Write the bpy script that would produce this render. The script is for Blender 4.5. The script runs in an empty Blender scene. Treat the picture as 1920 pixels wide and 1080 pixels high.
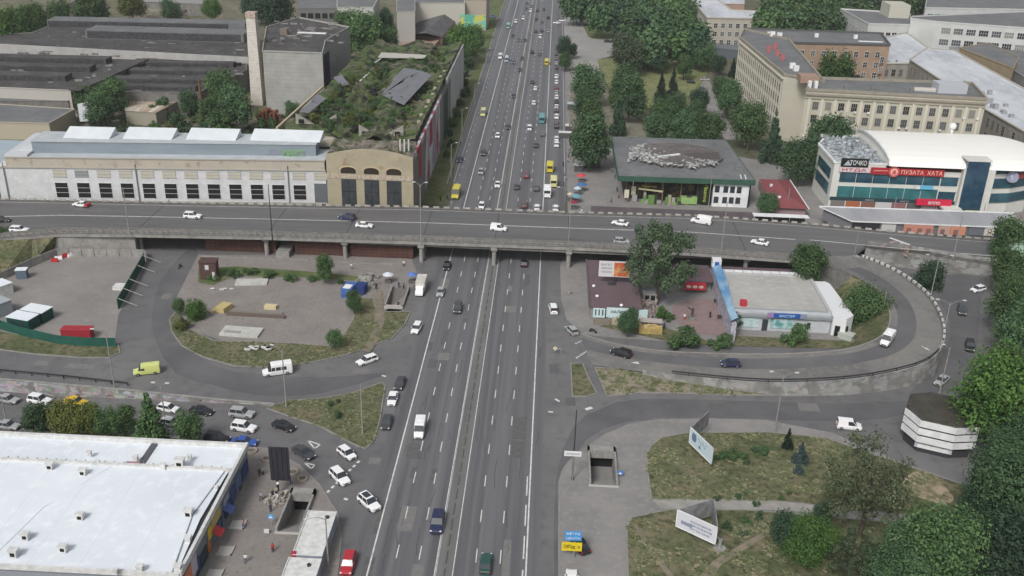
import bpy, bmesh, math, random
from mathutils import Vector, Matrix, noise
from mathutils.geometry import tessellate_polygon
random.seed(7)
R = math.radians
SC = bpy.context.scene
COL = SC.collection

# ------------------------------------------------------------------ camera
CH = 100.0                       # drone height above the road, metres
FPX = 1846.3                     # focal length for a 1920 px wide picture
_v1 = Vector((90, -837, FPX)).normalized()
_dn = Vector((-120, 4060, FPX)).normalized()
_zw = -_dn
_yw = (_v1 - _zw * _v1.dot(_zw)).normalized()
_xw = _yw.cross(_zw).normalized()

def ray(px, py):
    r = Vector((px - 960, py - 540, FPX))
    return Vector((r.dot(_xw), r.dot(_yw), r.dot(_zw)))
def G(px, py, z=0.0):            # ground point (at height z) seen at a place of the photograph
    w = ray(px, py); t = (z - CH) / w.z
    return Vector((w.x * t, w.y * t, z))
def GY(px, py, Y):               # point of the vertical plane y = Y
    w = ray(px, py); t = Y / w.y
    return Vector((w.x * t, Y, CH + w.z * t))
def SCL(p):                      # photo pixels per metre at point p
    return FPX / (p - Vector((0, 0, CH))).length

cam_d = bpy.data.cameras.new('camera'); cam = bpy.data.objects.new('camera', cam_d); COL.objects.link(cam)
cam_d.sensor_width = 36.0; cam_d.lens = 36.0 * FPX / 1920.0
cam_d.clip_start = 1.0; cam_d.clip_end = 6000.0
_r = Vector((_xw.x, _yw.x, _zw.x)); _u = -Vector((_xw.y, _yw.y, _zw.y)); _b = -Vector((_xw.z, _yw.z, _zw.z))
cam.matrix_world = Matrix(((_r.x, _u.x, _b.x, 0), (_r.y, _u.y, _b.y, 0), (_r.z, _u.z, _b.z, CH), (0, 0, 0, 1)))
SC.camera = cam

# ------------------------------------------------------------------ sky and sun (overcast day)
SUN_EL, SUN_ROT = R(46), R(203)
W = bpy.data.worlds.new("World"); SC.world = W; W.use_nodes = True
nt = W.node_tree; nt.nodes.clear()
wo = nt.nodes.new('ShaderNodeOutputWorld'); bg = nt.nodes.new('ShaderNodeBackground')
sk = nt.nodes.new('ShaderNodeTexSky'); sk.sky_type = 'NISHITA'; sk.sun_disc = False
sk.sun_elevation = SUN_EL; sk.sun_rotation = SUN_ROT
sk.air_density = 1.0; sk.dust_density = 4.0; sk.ozone_density = 1.0
hs = nt.nodes.new('ShaderNodeHueSaturation'); hs.inputs['Saturation'].default_value = 0.30
nt.links.new(sk.outputs[0], hs.inputs['Color']); nt.links.new(hs.outputs[0], bg.inputs[0])
bg.inputs[1].default_value = 0.110
nt.links.new(bg.outputs[0], wo.inputs[0])
sun_d = bpy.data.lights.new('sun', 'SUN'); sun = bpy.data.objects.new('sun', sun_d); COL.objects.link(sun)
sun_d.energy = 1.9; sun_d.angle = R(14); sun_d.color = (1.0, 0.98, 0.96)
_sd = Vector((math.sin(SUN_ROT) * math.cos(SUN_EL), math.cos(SUN_ROT) * math.cos(SUN_EL), math.sin(SUN_EL)))
sun.rotation_euler = _sd.to_track_quat('Z', 'Y').to_euler(); sun.location = (0, 0, 200)
SC.view_settings.view_transform = 'Standard'; SC.view_settings.look = 'None'
SC.view_settings.exposure = 0.13; SC.view_settings.gamma = 1.0
SC.cycles.max_bounces = 5; SC.cycles.diffuse_bounces = 3; SC.cycles.glossy_bounces = 2; SC.cycles.transmission_bounces = 2
SC.cycles.transparent_max_bounces = 4

# ------------------------------------------------------------------ materials
MATS = {}
def mat(name, c, rough=0.8, c2=None, scale=1.0, detail=4.0, mix=(0.35, 0.65), metal=0.0, stretch=None,
        c3=None, scale3=None, mix3=(0.5, 0.7), bump=0.0, bscale=None, obj_rand=0.0, coord='Object', spec=0.3):
    if name in MATS: return MATS[name]
    m = bpy.data.materials.new(name); m.use_nodes = True; t = m.node_tree; n = t.nodes; L = t.links
    p = n['Principled BSDF']; p.inputs['Roughness'].default_value = rough; p.inputs['Metallic'].default_value = metal
    p.inputs['Specular IOR Level'].default_value = spec
    col = None
    if c2 is not None:
        tc = n.new('ShaderNodeTexCoord'); mp = n.new('ShaderNodeMapping')
        L.new(tc.outputs[coord], mp.inputs[0])
        if stretch: mp.inputs['Scale'].default_value = stretch
        def layer(prev, cc, sc_, rng):
            nz = n.new('ShaderNodeTexNoise'); nz.inputs['Scale'].default_value = sc_; nz.inputs['Detail'].default_value = detail
            nz.inputs['Roughness'].default_value = 0.6
            L.new(mp.outputs[0], nz.inputs['Vector'])
            mr = n.new('ShaderNodeMapRange'); mr.inputs['From Min'].default_value = rng[0]; mr.inputs['From Max'].default_value = rng[1]
            L.new(nz.outputs['Fac'], mr.inputs['Value'])
            mx = n.new('ShaderNodeMix'); mx.data_type = 'RGBA'
            L.new(mr.outputs[0], mx.inputs['Factor'])
            if prev is None: mx.inputs[6].default_value = (*c, 1)
            else: L.new(prev, mx.inputs[6])
            mx.inputs[7].default_value = (*cc, 1)
            return mx.outputs[2], nz
        col, nz = layer(None, c2, scale, mix)
        if c3 is not None: col, _ = layer(col, c3, scale3 or scale * 7, mix3)
        if bump:
            nb = n.new('ShaderNodeTexNoise'); nb.inputs['Scale'].default_value = bscale or scale * 6
            L.new(mp.outputs[0], nb.inputs['Vector'])
            b = n.new('ShaderNodeBump'); b.inputs['Strength'].default_value = bump; b.inputs['Distance'].default_value = 0.2
            L.new(nb.outputs['Fac'], b.inputs['Height']); L.new(b.outputs[0], p.inputs['Normal'])
    if obj_rand:
        oi = n.new('ShaderNodeObjectInfo'); hv = n.new('ShaderNodeHueSaturation')
        mr = n.new('ShaderNodeMapRange'); mr.inputs['To Min'].default_value = 1 - obj_rand; mr.inputs['To Max'].default_value = 1 + obj_rand
        L.new(oi.outputs['Random'], mr.inputs['Value']); L.new(mr.outputs[0], hv.inputs['Value'])
        if col is None: hv.inputs['Color'].default_value = (*c, 1)
        else: L.new(col, hv.inputs['Color'])
        col = hv.outputs[0]
    if col is None: p.inputs['Base Color'].default_value = (*c, 1)
    else: L.new(col, p.inputs['Base Color'])
    MATS[name] = m; return m
def hexc(r, g, b):               # sRGB 0-255 -> linear
    f = lambda v: (v / 255 / 12.92) if v <= 10 else ((v / 255 + 0.055) / 1.055) ** 2.4
    return (f(r), f(g), f(b))
def add_stripes(m, axis, period, width, color, strength=1.0):
    """a pattern of lines that belongs to the surface (seams, courses, boards)"""
    t = m.node_tree; n = t.nodes; L = t.links; p = n['Principled BSDF']
    tc = n.new('ShaderNodeTexCoord'); sx = n.new('ShaderNodeSeparateXYZ'); L.new(tc.outputs['Object'], sx.inputs[0])
    d = n.new('ShaderNodeMath'); d.operation = 'DIVIDE'; L.new(sx.outputs[axis], d.inputs[0]); d.inputs[1].default_value = period
    fr = n.new('ShaderNodeMath'); fr.operation = 'FRACT'; L.new(d.outputs[0], fr.inputs[0])
    lt = n.new('ShaderNodeMath'); lt.operation = 'LESS_THAN'; L.new(fr.outputs[0], lt.inputs[0]); lt.inputs[1].default_value = width / period
    ml = n.new('ShaderNodeMath'); ml.operation = 'MULTIPLY'; L.new(lt.outputs[0], ml.inputs[0]); ml.inputs[1].default_value = strength
    mx = n.new('ShaderNodeMix'); mx.data_type = 'RGBA'; L.new(ml.outputs[0], mx.inputs['Factor'])
    lk = p.inputs['Base Color'].links
    if lk: L.new(lk[0].from_socket, mx.inputs[6])
    else: mx.inputs[6].default_value = p.inputs['Base Color'].default_value
    mx.inputs[7].default_value = (*color, 1); L.new(mx.outputs[2], p.inputs['Base Color'])
    return m

M_ASPH = mat('asphalt', (0.124, 0.122, 0.125), 0.62, (0.165, 0.162, 0.162), 0.05, 8, (0.35, 0.65), c3=(0.10, 0.10, 0.102), scale3=0.35, mix3=(0.5, 0.75))
M_PAVE = mat('paving', (0.245, 0.235, 0.225), 0.9, (0.19, 0.185, 0.18), 0.12, 8, c3=(0.29, 0.275, 0.26), scale3=0.9, mix3=(0.5, 0.8))
M_PAVEB = mat('brown_paving', (0.205, 0.186, 0.174), 0.9, (0.25, 0.23, 0.213), 0.15, 8, c3=(0.15, 0.135, 0.125), scale3=1.1, mix3=(0.5, 0.8))
M_LOT = mat('lot_concrete', (0.25, 0.235, 0.22), 0.9, (0.20, 0.19, 0.18), 0.1, 8, c3=(0.30, 0.28, 0.26), scale3=0.5, mix3=(0.55, 0.8))
M_DIRT = mat('dirt', (0.24, 0.20, 0.155), 0.95, (0.17, 0.145, 0.115), 0.3, 8, c3=(0.11, 0.12, 0.06), scale3=0.8, mix3=(0.5, 0.7))
M_GRASS = mat('dry_grass', (0.090, 0.108, 0.046), 0.95, (0.19, 0.165, 0.105), 0.16, 12, (0.38, 0.66), c3=(0.042, 0.052, 0.022), scale3=0.9, mix3=(0.45, 0.68), bump=0.8, bscale=2.5)
M_LUSH = mat('lush_grass', (0.080, 0.115, 0.038), 0.95, (0.15, 0.155, 0.075), 0.14, 12, (0.4, 0.65), c3=(0.030, 0.052, 0.018), scale3=0.9, mix3=(0.5, 0.75), bump=0.5, bscale=3)
M_KERB = mat('kerb_stone', (0.27, 0.26, 0.24), 0.9, (0.2, 0.19, 0.18), 0.6)
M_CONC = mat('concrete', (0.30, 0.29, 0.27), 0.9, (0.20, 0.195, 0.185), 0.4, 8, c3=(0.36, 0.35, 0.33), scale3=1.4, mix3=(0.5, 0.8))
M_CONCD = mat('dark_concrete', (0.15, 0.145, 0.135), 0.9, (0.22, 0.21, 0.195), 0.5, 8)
M_PAINT = mat('road_paint', (0.62, 0.62, 0.60), 0.7, (0.38, 0.38, 0.37), 0.9, 6, (0.45, 0.75))
M_WHITE = mat('white_paint', (0.74, 0.75, 0.75), 0.6, (0.60, 0.61, 0.61), 0.5)
M_STEEL = mat('galvanised_steel', (0.33, 0.34, 0.34), 0.5, metal=0.3)
M_DSTEEL = mat('dark_steel', (0.045, 0.045, 0.05), 0.5, metal=0.2)
M_GLASS = mat('window_glass', (0.035, 0.042, 0.05), 0.12, spec=0.6)
M_GLASSB = mat('blue_glass', (0.02, 0.055, 0.085), 0.12, (0.035, 0.11, 0.14), 0.25, 2, spec=0.7)
M_BLACK = mat('black_void', (0.012, 0.012, 0.013), 0.8)
M_BITUM = mat('bitumen_roof', (0.055, 0.053, 0.053), 0.9, (0.095, 0.09, 0.088), 0.12, 8, c3=(0.035, 0.033, 0.033), scale3=0.5, mix3=(0.5, 0.7))
M_GREYROOF = mat('grey_roof', (0.125, 0.13, 0.135), 0.8, (0.175, 0.178, 0.18), 0.1, 8, c3=(0.09, 0.09, 0.095), scale3=0.5, mix3=(0.55, 0.75))
M_TYRE = mat('tyre', (0.015, 0.015, 0.015), 0.85)
M_RIM = mat('wheel_rim', (0.35, 0.35, 0.36), 0.4, metal=0.6)
M_HEAD = mat('headlight', (0.7, 0.72, 0.74), 0.2)
M_TAIL = mat('taillight', (0.35, 0.015, 0.012), 0.3)
M_BARK = mat('bark', (0.10, 0.08, 0.06), 0.95, (0.06, 0.05, 0.04), 2.0)
M_RUST = mat('rusty_steel', (0.12, 0.045, 0.03), 0.9, (0.20, 0.09, 0.05), 0.7, 8)
M_DARKRUB = mat('rubble', (0.12, 0.105, 0.085), 0.95, (0.22, 0.20, 0.17), 0.5, 9, c3=(0.045, 0.06, 0.025), scale3=0.35, mix3=(0.45, 0.6), bump=0.8)
_paint = {}
def paint(name, c, rough=0.35):
    if name not in _paint:
        m = mat('paint_' + name, c, rough, spec=0.5); m.node_tree.nodes['Principled BSDF'].inputs['Coat Weight'].default_value = 0.25
        _paint[name] = m
    return _paint[name]
def plain(name, c, rough=0.7): return mat(name, c, rough)

# ------------------------------------------------------------------ object helpers
def link(o, parent=None):
    COL.objects.link(o)
    if parent is not None: o.parent = parent
    return o
def wm(o):
    m = Matrix.Identity(4)
    while o is not None:
        m = o.matrix_basis @ m; o = o.parent
    return m
def tag(o, label=None, cat=None, group=None, kind=None):
    if label: o['label'] = label
    if cat: o['category'] = cat
    if group: o['group'] = group
    if kind: o['kind'] = kind
    return o
def thing(name, label, cat, loc=(0, 0, 0), rotz=0.0, group=None):
    o = bpy.data.objects.new(name, None); o.empty_display_size = 0.3; link(o)
    o.location = loc; o.rotation_euler = (0, 0, rotz)
    return tag(o, label, cat, group)

class B:
    """collects faces for ONE mesh object"""
    def __init__(s): s.v = []; s.f = []; s.m = []
    def face(s, pts, mi=0):
        k = len(s.v); s.v += [tuple(p) for p in pts]; s.f.append(tuple(range(k, k + len(pts)))); s.m.append(mi)
    def box(s, x0, x1, y0, y1, z0, z1, mi=0, top=None, M=None):
        if x1 < x0: x0, x1 = x1, x0
        if y1 < y0: y0, y1 = y1, y0
        k = len(s.v)
        P = [Vector(p) for p in ((x0,y0,z0),(x1,y0,z0),(x1,y1,z0),(x0,y1,z0),(x0,y0,z1),(x1,y0,z1),(x1,y1,z1),(x0,y1,z1))]
        if M is not None: P = [M @ p for p in P]
        s.v += [tuple(p) for p in P]
        for i, q in enumerate(((0,3,2,1),(4,5,6,7),(0,1,5,4),(1,2,6,5),(2,3,7,6),(3,0,4,7))):
            s.f.append(tuple(k + a for a in q)); s.m.append(top if (i == 1 and top is not None) else mi)
        return s
    def seg(s, p, q, w, h, mi=0, base=0.0):    # upright bar from p to q: width w, height h above the line
        p = Vector(p); q = Vector(q); d = q - p; d2 = Vector((d.x, d.y, 0))
        if d2.length < 1e-6: return s
        n = Vector((-d2.y, d2.x, 0)).normalized() * (w / 2); u0 = Vector((0, 0, base)); u1 = Vector((0, 0, base + h))
        P = [p - n + u0, q - n + u0, q + n + u0, p + n + u0, p - n + u1, q - n + u1, q + n + u1, p + n + u1]
        k = len(s.v); s.v += [tuple(a) for a in P]
        for f in ((0,3,2,1),(4,5,6,7),(0,1,5,4),(1,2,6,5),(2,3,7,6),(3,0,4,7)): s.f.append(tuple(k + a for a in f)); s.m.append(mi)
        return s
    def prism(s, poly, z0, z1, mi=0, top=None, bottom=False):
        poly = [Vector((p[0], p[1], 0)) for p in poly]
        a = sum(poly[i].x * poly[(i+1) % len(poly)].y - poly[(i+1) % len(poly)].x * poly[i].y for i in range(len(poly)))
        if a < 0: poly.reverse()
        n = len(poly); k = len(s.v)
        s.v += [(p.x, p.y, z0) for p in poly] + [(p.x, p.y, z1) for p in poly]
        for i in range(n):
            j = (i + 1) % n; s.f.append((k + i, k + j, k + n + j, k + n + i)); s.m.append(mi)
        for t in tessellate_polygon([poly]):
            s.f.append(tuple(k + n + i for i in t)); s.m.append(mi if top is None else top)
            if bottom: s.f.append(tuple(k + i for i in reversed(t))); s.m.append(mi)
        return s
    def tube(s, p, q, r0, r1=None, n=8, mi=0, caps=True):
        p = Vector(p); q = Vector(q); r1 = r0 if r1 is None else r1
        d = (q - p).normalized(); a = d.orthogonal().normalized(); b = d.cross(a); k = len(s.v)
        for c, r in ((p, r0), (q, r1)):
            for i in range(n):
                t = 2 * math.pi * i / n; s.v.append(tuple(c + a * (r * math.cos(t)) + b * (r * math.sin(t))))
        for i in range(n):
            j = (i + 1) % n; s.f.append((k + i, k + j, k + n + j, k + n + i)); s.m.append(mi)
        if caps:
            s.f.append(tuple(k + i for i in reversed(range(n)))); s.m.append(mi)
            s.f.append(tuple(k + n + i for i in range(n))); s.m.append(mi)
        return s
    def path(s, pts, r0, r1=None, n=7, mi=0):
        r1 = r0 if r1 is None else r1; N = len(pts) - 1
        for i in range(N): s.tube(pts[i], pts[i+1], r0 + (r1 - r0) * i / N, r0 + (r1 - r0) * (i + 1) / N, n, mi)
        return s
    def build(s, name, mats, parent=None, world=True, smooth=False, kind=None, label=None, normals=True):
        me = bpy.data.meshes.new(name)
        V = s.v
        if world and parent is not None:
            inv = wm(parent).inverted(); V = [tuple(inv @ Vector(p)) for p in V]
        me.from_pydata(V, [], s.f)
        if not isinstance(mats, (list, tuple)): mats = [mats]
        for m in mats: me.materials.append(m)
        me.polygons.foreach_set('material_index', s.m)
        if smooth: me.polygons.foreach_set('use_smooth', [True] * len(s.f))
        if normals:
            bm = bmesh.new(); bm.from_mesh(me); bmesh.ops.recalc_face_normals(bm, faces=bm.faces); bm.to_mesh(me); bm.free()
        me.update()
        o = bpy.data.objects.new(name, me); link(o, parent)
        if kind: o['kind'] = kind
        if label: o['label'] = label
        return o
def place(me_or_ob, name, parent, M, world=True):
    me = me_or_ob.data if hasattr(me_or_ob, 'data') else me_or_ob
    o = bpy.data.objects.new(name, me); link(o, parent)
    o.matrix_basis = (wm(parent).inverted() @ M) if (world and parent is not None) else M
    return o
def FR(p, d):                     # frame at p whose local +X runs along d (horizontal), local -Y faces out
    d = Vector((d.x, d.y, 0)).normalized(); n = Vector((-d.y, d.x, 0))
    return Matrix(((d.x, n.x, 0, p.x), (d.y, n.y, 0, p.y), (0, 0, 1, p.z), (0, 0, 0, 1)))
def copy_tree(o, parent=None):
    c = o.copy(); COL.objects.link(c); c.parent = parent
    for ch in list(o.children): copy_tree(ch, c)
    return c

# height of the sunken street in the lower left (0 elsewhere)
WALL_LINE = [(-200, 168.5), (-106, 165.2), (-80, 163.3), (-62, 161.4), (-50, 160.6)]
def hz(x, y):
    if x > -55 or y > 166: return 0.0
    for i in range(len(WALL_LINE) - 1):
        a, b = WALL_LINE[i], WALL_LINE[i+1]
        if a[0] <= x <= b[0]:
            yl = a[1] + (b[1] - a[1]) * (x - a[0]) / (b[0] - a[0])
            if y > yl: return 0.0
    return -2.4 * min(1.0, max(0.0, (-55 - x) / 40.0))
def GT(px, py, dz=0.0):
    z = dz
    for _ in range(6):
        p = G(px, py, z); z = hz(p.x, p.y) + dz
    return Vector((p.x, p.y, z))

def sheet(name, poly, z, m, holes=(), kind='structure', low=False, parent=None):
    P = [[Vector((p[0], p[1], 0)) for p in poly]] + [[Vector((p[0], p[1], 0)) for p in h] for h in holes]
    flat = [p for q in P for p in q]
    tris = tessellate_polygon(P)
    me = bpy.data.meshes.new(name); me.from_pydata([tuple(p) for p in flat], [], [tuple(t) for t in tris])
    bm = bmesh.new(); bm.from_mesh(me)
    if low:
        for x in (-55, -95):
            bmesh.ops.bisect_plane(bm, geom=bm.verts[:] + bm.edges[:] + bm.faces[:], plane_co=(x, 0, 0), plane_no=(1, 0, 0))
    for v in bm.verts:
        v.co.z = z + (-2.4 * min(1.0, max(0.0, (-55 - v.co.x) / 40.0)) if low else 0)
    bmesh.ops.recalc_face_normals(bm, faces=bm.faces)
    for f in bm.faces:
        if f.normal.z < 0: f.normal_flip()
    bm.to_mesh(me); bm.free(); me.materials.append(m)
    o = bpy.data.objects.new(name, me); link(o, parent)
    if kind: o['kind'] = kind
    return o
def smooth_poly(pts, n=4):        # Catmull-Rom through closed px/world points
    out = []; N = len(pts); P = [Vector((p[0], p[1])) for p in pts]
    for i in range(N):
        a, b, c, d = P[i-1], P[i], P[(i+1) % N], P[(i+2) % N]
        for k in range(n):
            t = k / n
            out.append(0.5 * ((2*b) + (c-a)*t + (2*a-5*b+4*c-d)*t*t + (-a+3*b-3*c+d)*t*t*t))
    return out
def smooth_line(pts, n=5):
    P = [Vector(p) for p in pts]; P = [2*P[0]-P[1]] + P + [2*P[-1]-P[-2]]; out = []
    for i in range(1, len(P) - 2):
        a, b, c, d = P[i-1], P[i], P[i+1], P[i+2]
        for k in range(n):
            t = k / n; out.append(0.5 * ((2*b) + (c-a)*t + (2*a-5*b+4*c-d)*t*t + (-a+3*b-3*c+d)*t*t*t))
    out.append(P[-2]); return out
def island(name, px, m=None, z=0.13, smooth=0, kerb=True, low=False, kind='structure', holes=()):
    """raised verge/island: grass top with stone kerb round it"""
    P = [GT(*p) for p in px] if low else [G(*p) for p in px]
    if smooth: P = [Vector((p.x, p.y, 0)) for p in smooth_poly([(q.x, q.y) for q in P], smooth)]
    o = sheet(name, P, z, m or M_GRASS, holes=holes, kind=kind, low=low)
    if kerb:
        b = B(); n = len(P)
        for i in range(n):
            p, q = P[i], P[(i+1) % n]
            p = Vector((p.x, p.y, hz(p.x, p.y) if low else 0)); q = Vector((q.x, q.y, hz(q.x, q.y) if low else 0))
            b.seg(p, q, 0.26, z + 0.05, 0, -0.02)
        k = b.build('kerb', M_KERB, o, world=False)
        k['kind'] = 'structure'
    return o
_fontcache = {}
def text(body, parent, M, height, m, width=None, name='lettering', depth=0.02, shear=0.0):
    """M: frame whose local X runs along the line, local Z is up, -Y faces the reader"""
    cu = bpy.data.curves.new(name, 'FONT'); cu.body = body; cu.align_x = 'CENTER'; cu.align_y = 'CENTER'; cu.extrude = depth; cu.shear = shear
    cu.offset = 0.004
    tmp = bpy.data.objects.new('t', cu); COL.objects.link(tmp)
    dg = bpy.context.evaluated_depsgraph_get(); me = bpy.data.meshes.new_from_object(tmp.evaluated_get(dg))
    bpy.data.objects.remove(tmp); bpy.data.curves.remove(cu)
    xs = [v.co.x for v in me.vertices] or [0, 1]; ys = [v.co.y for v in me.vertices] or [0, 1]
    w0 = max(xs) - min(xs) or 1; h0 = max(ys) - min(ys) or 1; cx = (max(xs)+min(xs))/2; cy = (max(ys)+min(ys))/2
    s = height / h0; sx = (width / w0) if width else s
    for v in me.vertices:
        x, y, z = v.co; v.co = ((x - cx) * sx, -z - 0.02, (y - cy) * s)
    me.materials.clear(); me.materials.append(m)
    o = bpy.data.objects.new(name, me); link(o, parent)
    o.matrix_basis = wm(parent).inverted() @ M
    return o
# ================================================================== GROUND, ROADS
H_S1 = [(-40.0, 123.4), (-36.0, 123.4), (-36.0, 134.0), (-40.0, 134.0)]
H_S2 = [(9.7, 139.9), (14.6, 139.9), (14.6, 150.8), (9.7, 150.8)]
H_S3 = [(-36.2, 205.2), (-31.9, 205.2), (-31.9, 217.0), (-36.2, 217.0)]
LOWZONE = [(-200, 60), (-50, 60), (-50, 160.6), (-62, 161.4), (-80, 163.3), (-106, 165.2), (-200, 168.5)]
M_FAR = mat('park_ground', (0.075, 0.085, 0.045), 0.95, (0.14, 0.125, 0.09), 0.03, 8, c3=(0.04, 0.05, 0.025), scale3=0.2)
sheet('ground', [(-3000, -500), (3000, -500), (3000, 5000), (-3000, 5000)], -0.03, M_FAR, holes=[LOWZONE, H_S1, H_S2, H_S3])
sheet('low_street', LOWZONE, 0.0, M_ASPH, low=True)
sheet('road', [(-200, 168.5), (-106, 165.2), (-80, 163.3), (-62, 161.4), (-50, 160.6), (-50, 60), (170, 60), (170, 262), (-200, 262)], 0.0, M_ASPH, holes=[H_S1, H_S2, H_S3])
# the highway itself: a little bluer, wheel tracks darker, seams between strips
M_HWY = mat('highway_asphalt', (0.142, 0.142, 0.150), 0.52, (0.100, 0.100, 0.106), 0.42, 8, (0.40, 0.62), stretch=(1.0, 0.012, 1.0), c3=(0.175, 0.174, 0.176), scale3=0.9, mix3=(0.5, 0.8))
sheet('highway', [(-27.0, 60), (1.6, 60), (1.6, 258), (5.5, 262), (7.0, 300), (7.0, 1500), (-32.5, 1500), (-32.2, 470), (-31.0, 330), (-28.6, 280), (-28.5, 258), (-27, 232)], 0.012, M_HWY)
# darker, freshly worn strips of the side roads
M_WORN = mat('worn_asphalt', (0.100, 0.099, 0.104), 0.88, (0.135, 0.133, 0.135), 0.1, 8, (0.4, 0.7))
def px_sheet(name, px, z, m, smooth=0, **k):
    P = [G(*p) for p in px]
    if smooth: P = smooth_poly([(q.x, q.y) for q in P], smooth)
    return sheet(name, P, z, m, **k)
px_sheet('worn_lane', [(350,470),(372,470),(352,540),(345,590),(350,635),(380,672),(440,697),(600,708),(700,700),(720,704),(600,738),(480,741),(400,722),(330,700),(292,640),(285,590),(300,530),(330,490)], 0.008, M_WORN, 2)
px_sheet('worn_lane', [(1075,800),(1130,765),(1200,748),(1400,752),(1600,757),(1700,752),(1700,775),(1600,790),(1400,785),(1230,783),(1130,805),(1080,850),(1052,930),(1050,1080),(1040,1080),(1042,900)], 0.008, M_WORN, 2)
px_sheet('worn_lane', [(1750,520),(1850,520),(1840,560),(1835,620),(1820,690),(1770,735),(1700,745),(1740,700),(1775,650),(1780,600)], 0.008, M_WORN, 2)
# pavements
px_sheet('pavement', [(1048,1110),(1048,905),(1054,885),(1066,866),(1100,838),(1135,815),(1180,796),(1230,788),(1330,786),(1440,789),(1560,812),(1690,868),(1800,905),(1960,930),(1960,1110)], 0.10, M_PAVE, holes=[H_S2])
kb = B()
def kerb_line(b, px, z=0.13, w=0.25):
    P = [G(*p) for p in px]
    for i in range(len(P) - 1): b.seg(P[i], P[i+1], w, z, 0)
kerb_line(kb, [(1048,1110),(1048,905),(1054,885),(1066,866),(1100,838),(1135,815),(1180,796),(1230,788),(1330,786),(1440,789)])
px_sheet('plaza', [(462,838),(505,842),(560,872),(598,908),(632,962),(640,1010),(628,1120),(330,1120),(345,1070),(400,960),(440,880)], 0.10, M_PAVEB, holes=[H_S1])
kerb_line(kb, [(462,838),(505,842),(560,872),(598,908),(632,962),(640,1010),(628,1120)])
px_sheet('forecourt', [(0,500),(110,470),(275,470),(262,520),(222,590),(215,640),(60,625),(0,605),(-60,590),(-60,520)], 0.03, M_LOT)
px_sheet('works_yard', [(372,478),(770,480),(785,520),(770,545),(640,650),(420,640),(330,610),(330,560),(350,520)], 0.05, M_PAVEB, holes=[H_S3])
px_sheet('pavement', [(1062,470),(1110,480),(1118,600),(1095,628),(1062,600),(1052,560),(1050,500)], 0.08, M_PAVE)
px_sheet('pavement', [(1095,628),(1118,600),(1200,600),(1250,560),(1230,500),(1345,500),(1400,630),(1330,645),(1240,640),(1150,634)], 0.05, M_PAVE)
px_sheet('plaza', [(1262,575),(1300,562),(1345,565),(1372,600),(1372,622),(1340,630),(1295,622),(1268,600)], 0.09, mat('pink_paving', (0.26, 0.185, 0.18), 0.9, (0.21, 0.16, 0.155), 0.5), 3)
# north of the overpass: pavements, verge, park paths
sheet('pavement', [(7, 262), (30, 262), (88, 262), (88, 330), (60, 345), (18, 345), (9, 480), (14, 700), (7, 700), (7, 300)], 0.04, M_PAVE)
sheet('pavement', [(24, 262), (160, 262), (160, 300), (24, 300)], 0.02, M_PAVEB)
px_sheet('pavement', [(1062,110),(1055,20),(1100,40),(1150,75),(1165,100),(1120,112),(1130,150),(1075,150)], 0.06, mat('light_paving', (0.30, 0.29, 0.275), 0.9, (0.24, 0.235, 0.225), 0.05))
px_sheet('park_path', [(1290,145),(1330,150),(1345,190),(1372,240),(1400,262),(1360,262),(1335,225),(1310,175)], 0.06, M_PAVE)
px_sheet('car_park', [(1100,25),(1240,30),(1262,60),(1240,75),(1110,62)], 0.05, M_PAVE)
px_sheet('lawn', [(1120,112),(1260,100),(1330,130),(1300,185),(1230,235),(1215,200),(1150,180),(1130,140)], 0.08, mat('park_lawn', (.15,.175,.07), .95, (.22,.215,.11), .1, 10, (.4,.65), c3=(.07,.10,.03), scale3=.5))
px_sheet('park_ground', [(1075,150),(1130,150),(1150,200),(1215,235),(1330,262),(1150,262),(1075,300),(1066,200)], 0.05, mat('park_dirt', (.20,.185,.15), .95, (.13,.13,.08), .12, 8, c3=(.25,.235,.21), scale3=.5))
px_sheet('lawn', [(1098,45),(1150,48),(1150,72),(1110,72),(1098,58)], 0.10, M_LUSH, 3)
px_sheet('verge', [(775,385),(800,330),(880,150),(925,0),(948,0),(905,130),(868,240),(838,340),(832,385)], 0.08, M_LUSH)
px_sheet('yard_ground', [(0,290),(560,290),(640,250),(700,120),(900,0),(0,0),(-300,0),(-300,290)], 0.0, mat('factory_ground', (0.10, 0.105, 0.06), 0.95, (0.20, 0.175, 0.13), 0.06, 8, c3=(0.05, 0.07, 0.03), scale3=0.25))
bb = B(); 
kerb_line(bb, [(838,345),(868,245),(905,130),(950,-10)], 0.15, 0.5)
bb.build('kerb', M_KERB)['kind'] = 'structure'
kb.build('kerb', M_KERB)['kind'] = 'structure'
sheet('tramway_strip', [(-13.9, 60), (-11.5, 60), (-11.5, 1500), (-13.9, 1500)], 0.016, mat('median_asphalt', (0.17, 0.169, 0.166), 0.9, (0.125, 0.124, 0.122), 0.4, 8, stretch=(1, .1, 1))).name = 'median'

# grass islands
lawnA = island('lawn', [(1222,836),(1240,822),(1290,813),(1440,812),(1545,822),(1690,872),(1790,905),(1930,940),(1930,985),(1720,968),(1600,957),(1470,942),(1340,938),(1222,938),(1213,880),(1213,850)], z=0.22, kerb=True)
lawnB = island('lawn', [(1178,1110),(1175,990),(1185,972),(1230,962),(1262,957),(1400,958),(1600,975),(1720,986),(1930,1003),(1930,1110)], z=0.22, kerb=True)
px_sheet('footpath', [(1222,939),(1340,939),(1470,943),(1600,958),(1720,969),(1720,985),(1600,974),(1470,959),(1340,957),(1240,957)], 0.24, mat('slab_path', (0.33, 0.32, 0.30), 0.9, (0.25, 0.24, 0.22), 0.4))
px_sheet('dirt_path', [(1310,1085),(1335,1055),(1380,1028),(1430,1000),(1452,984),(1456,992),(1432,1010),(1392,1036),(1352,1062),(1335,1085)], 0.25, M_DIRT)
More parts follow.
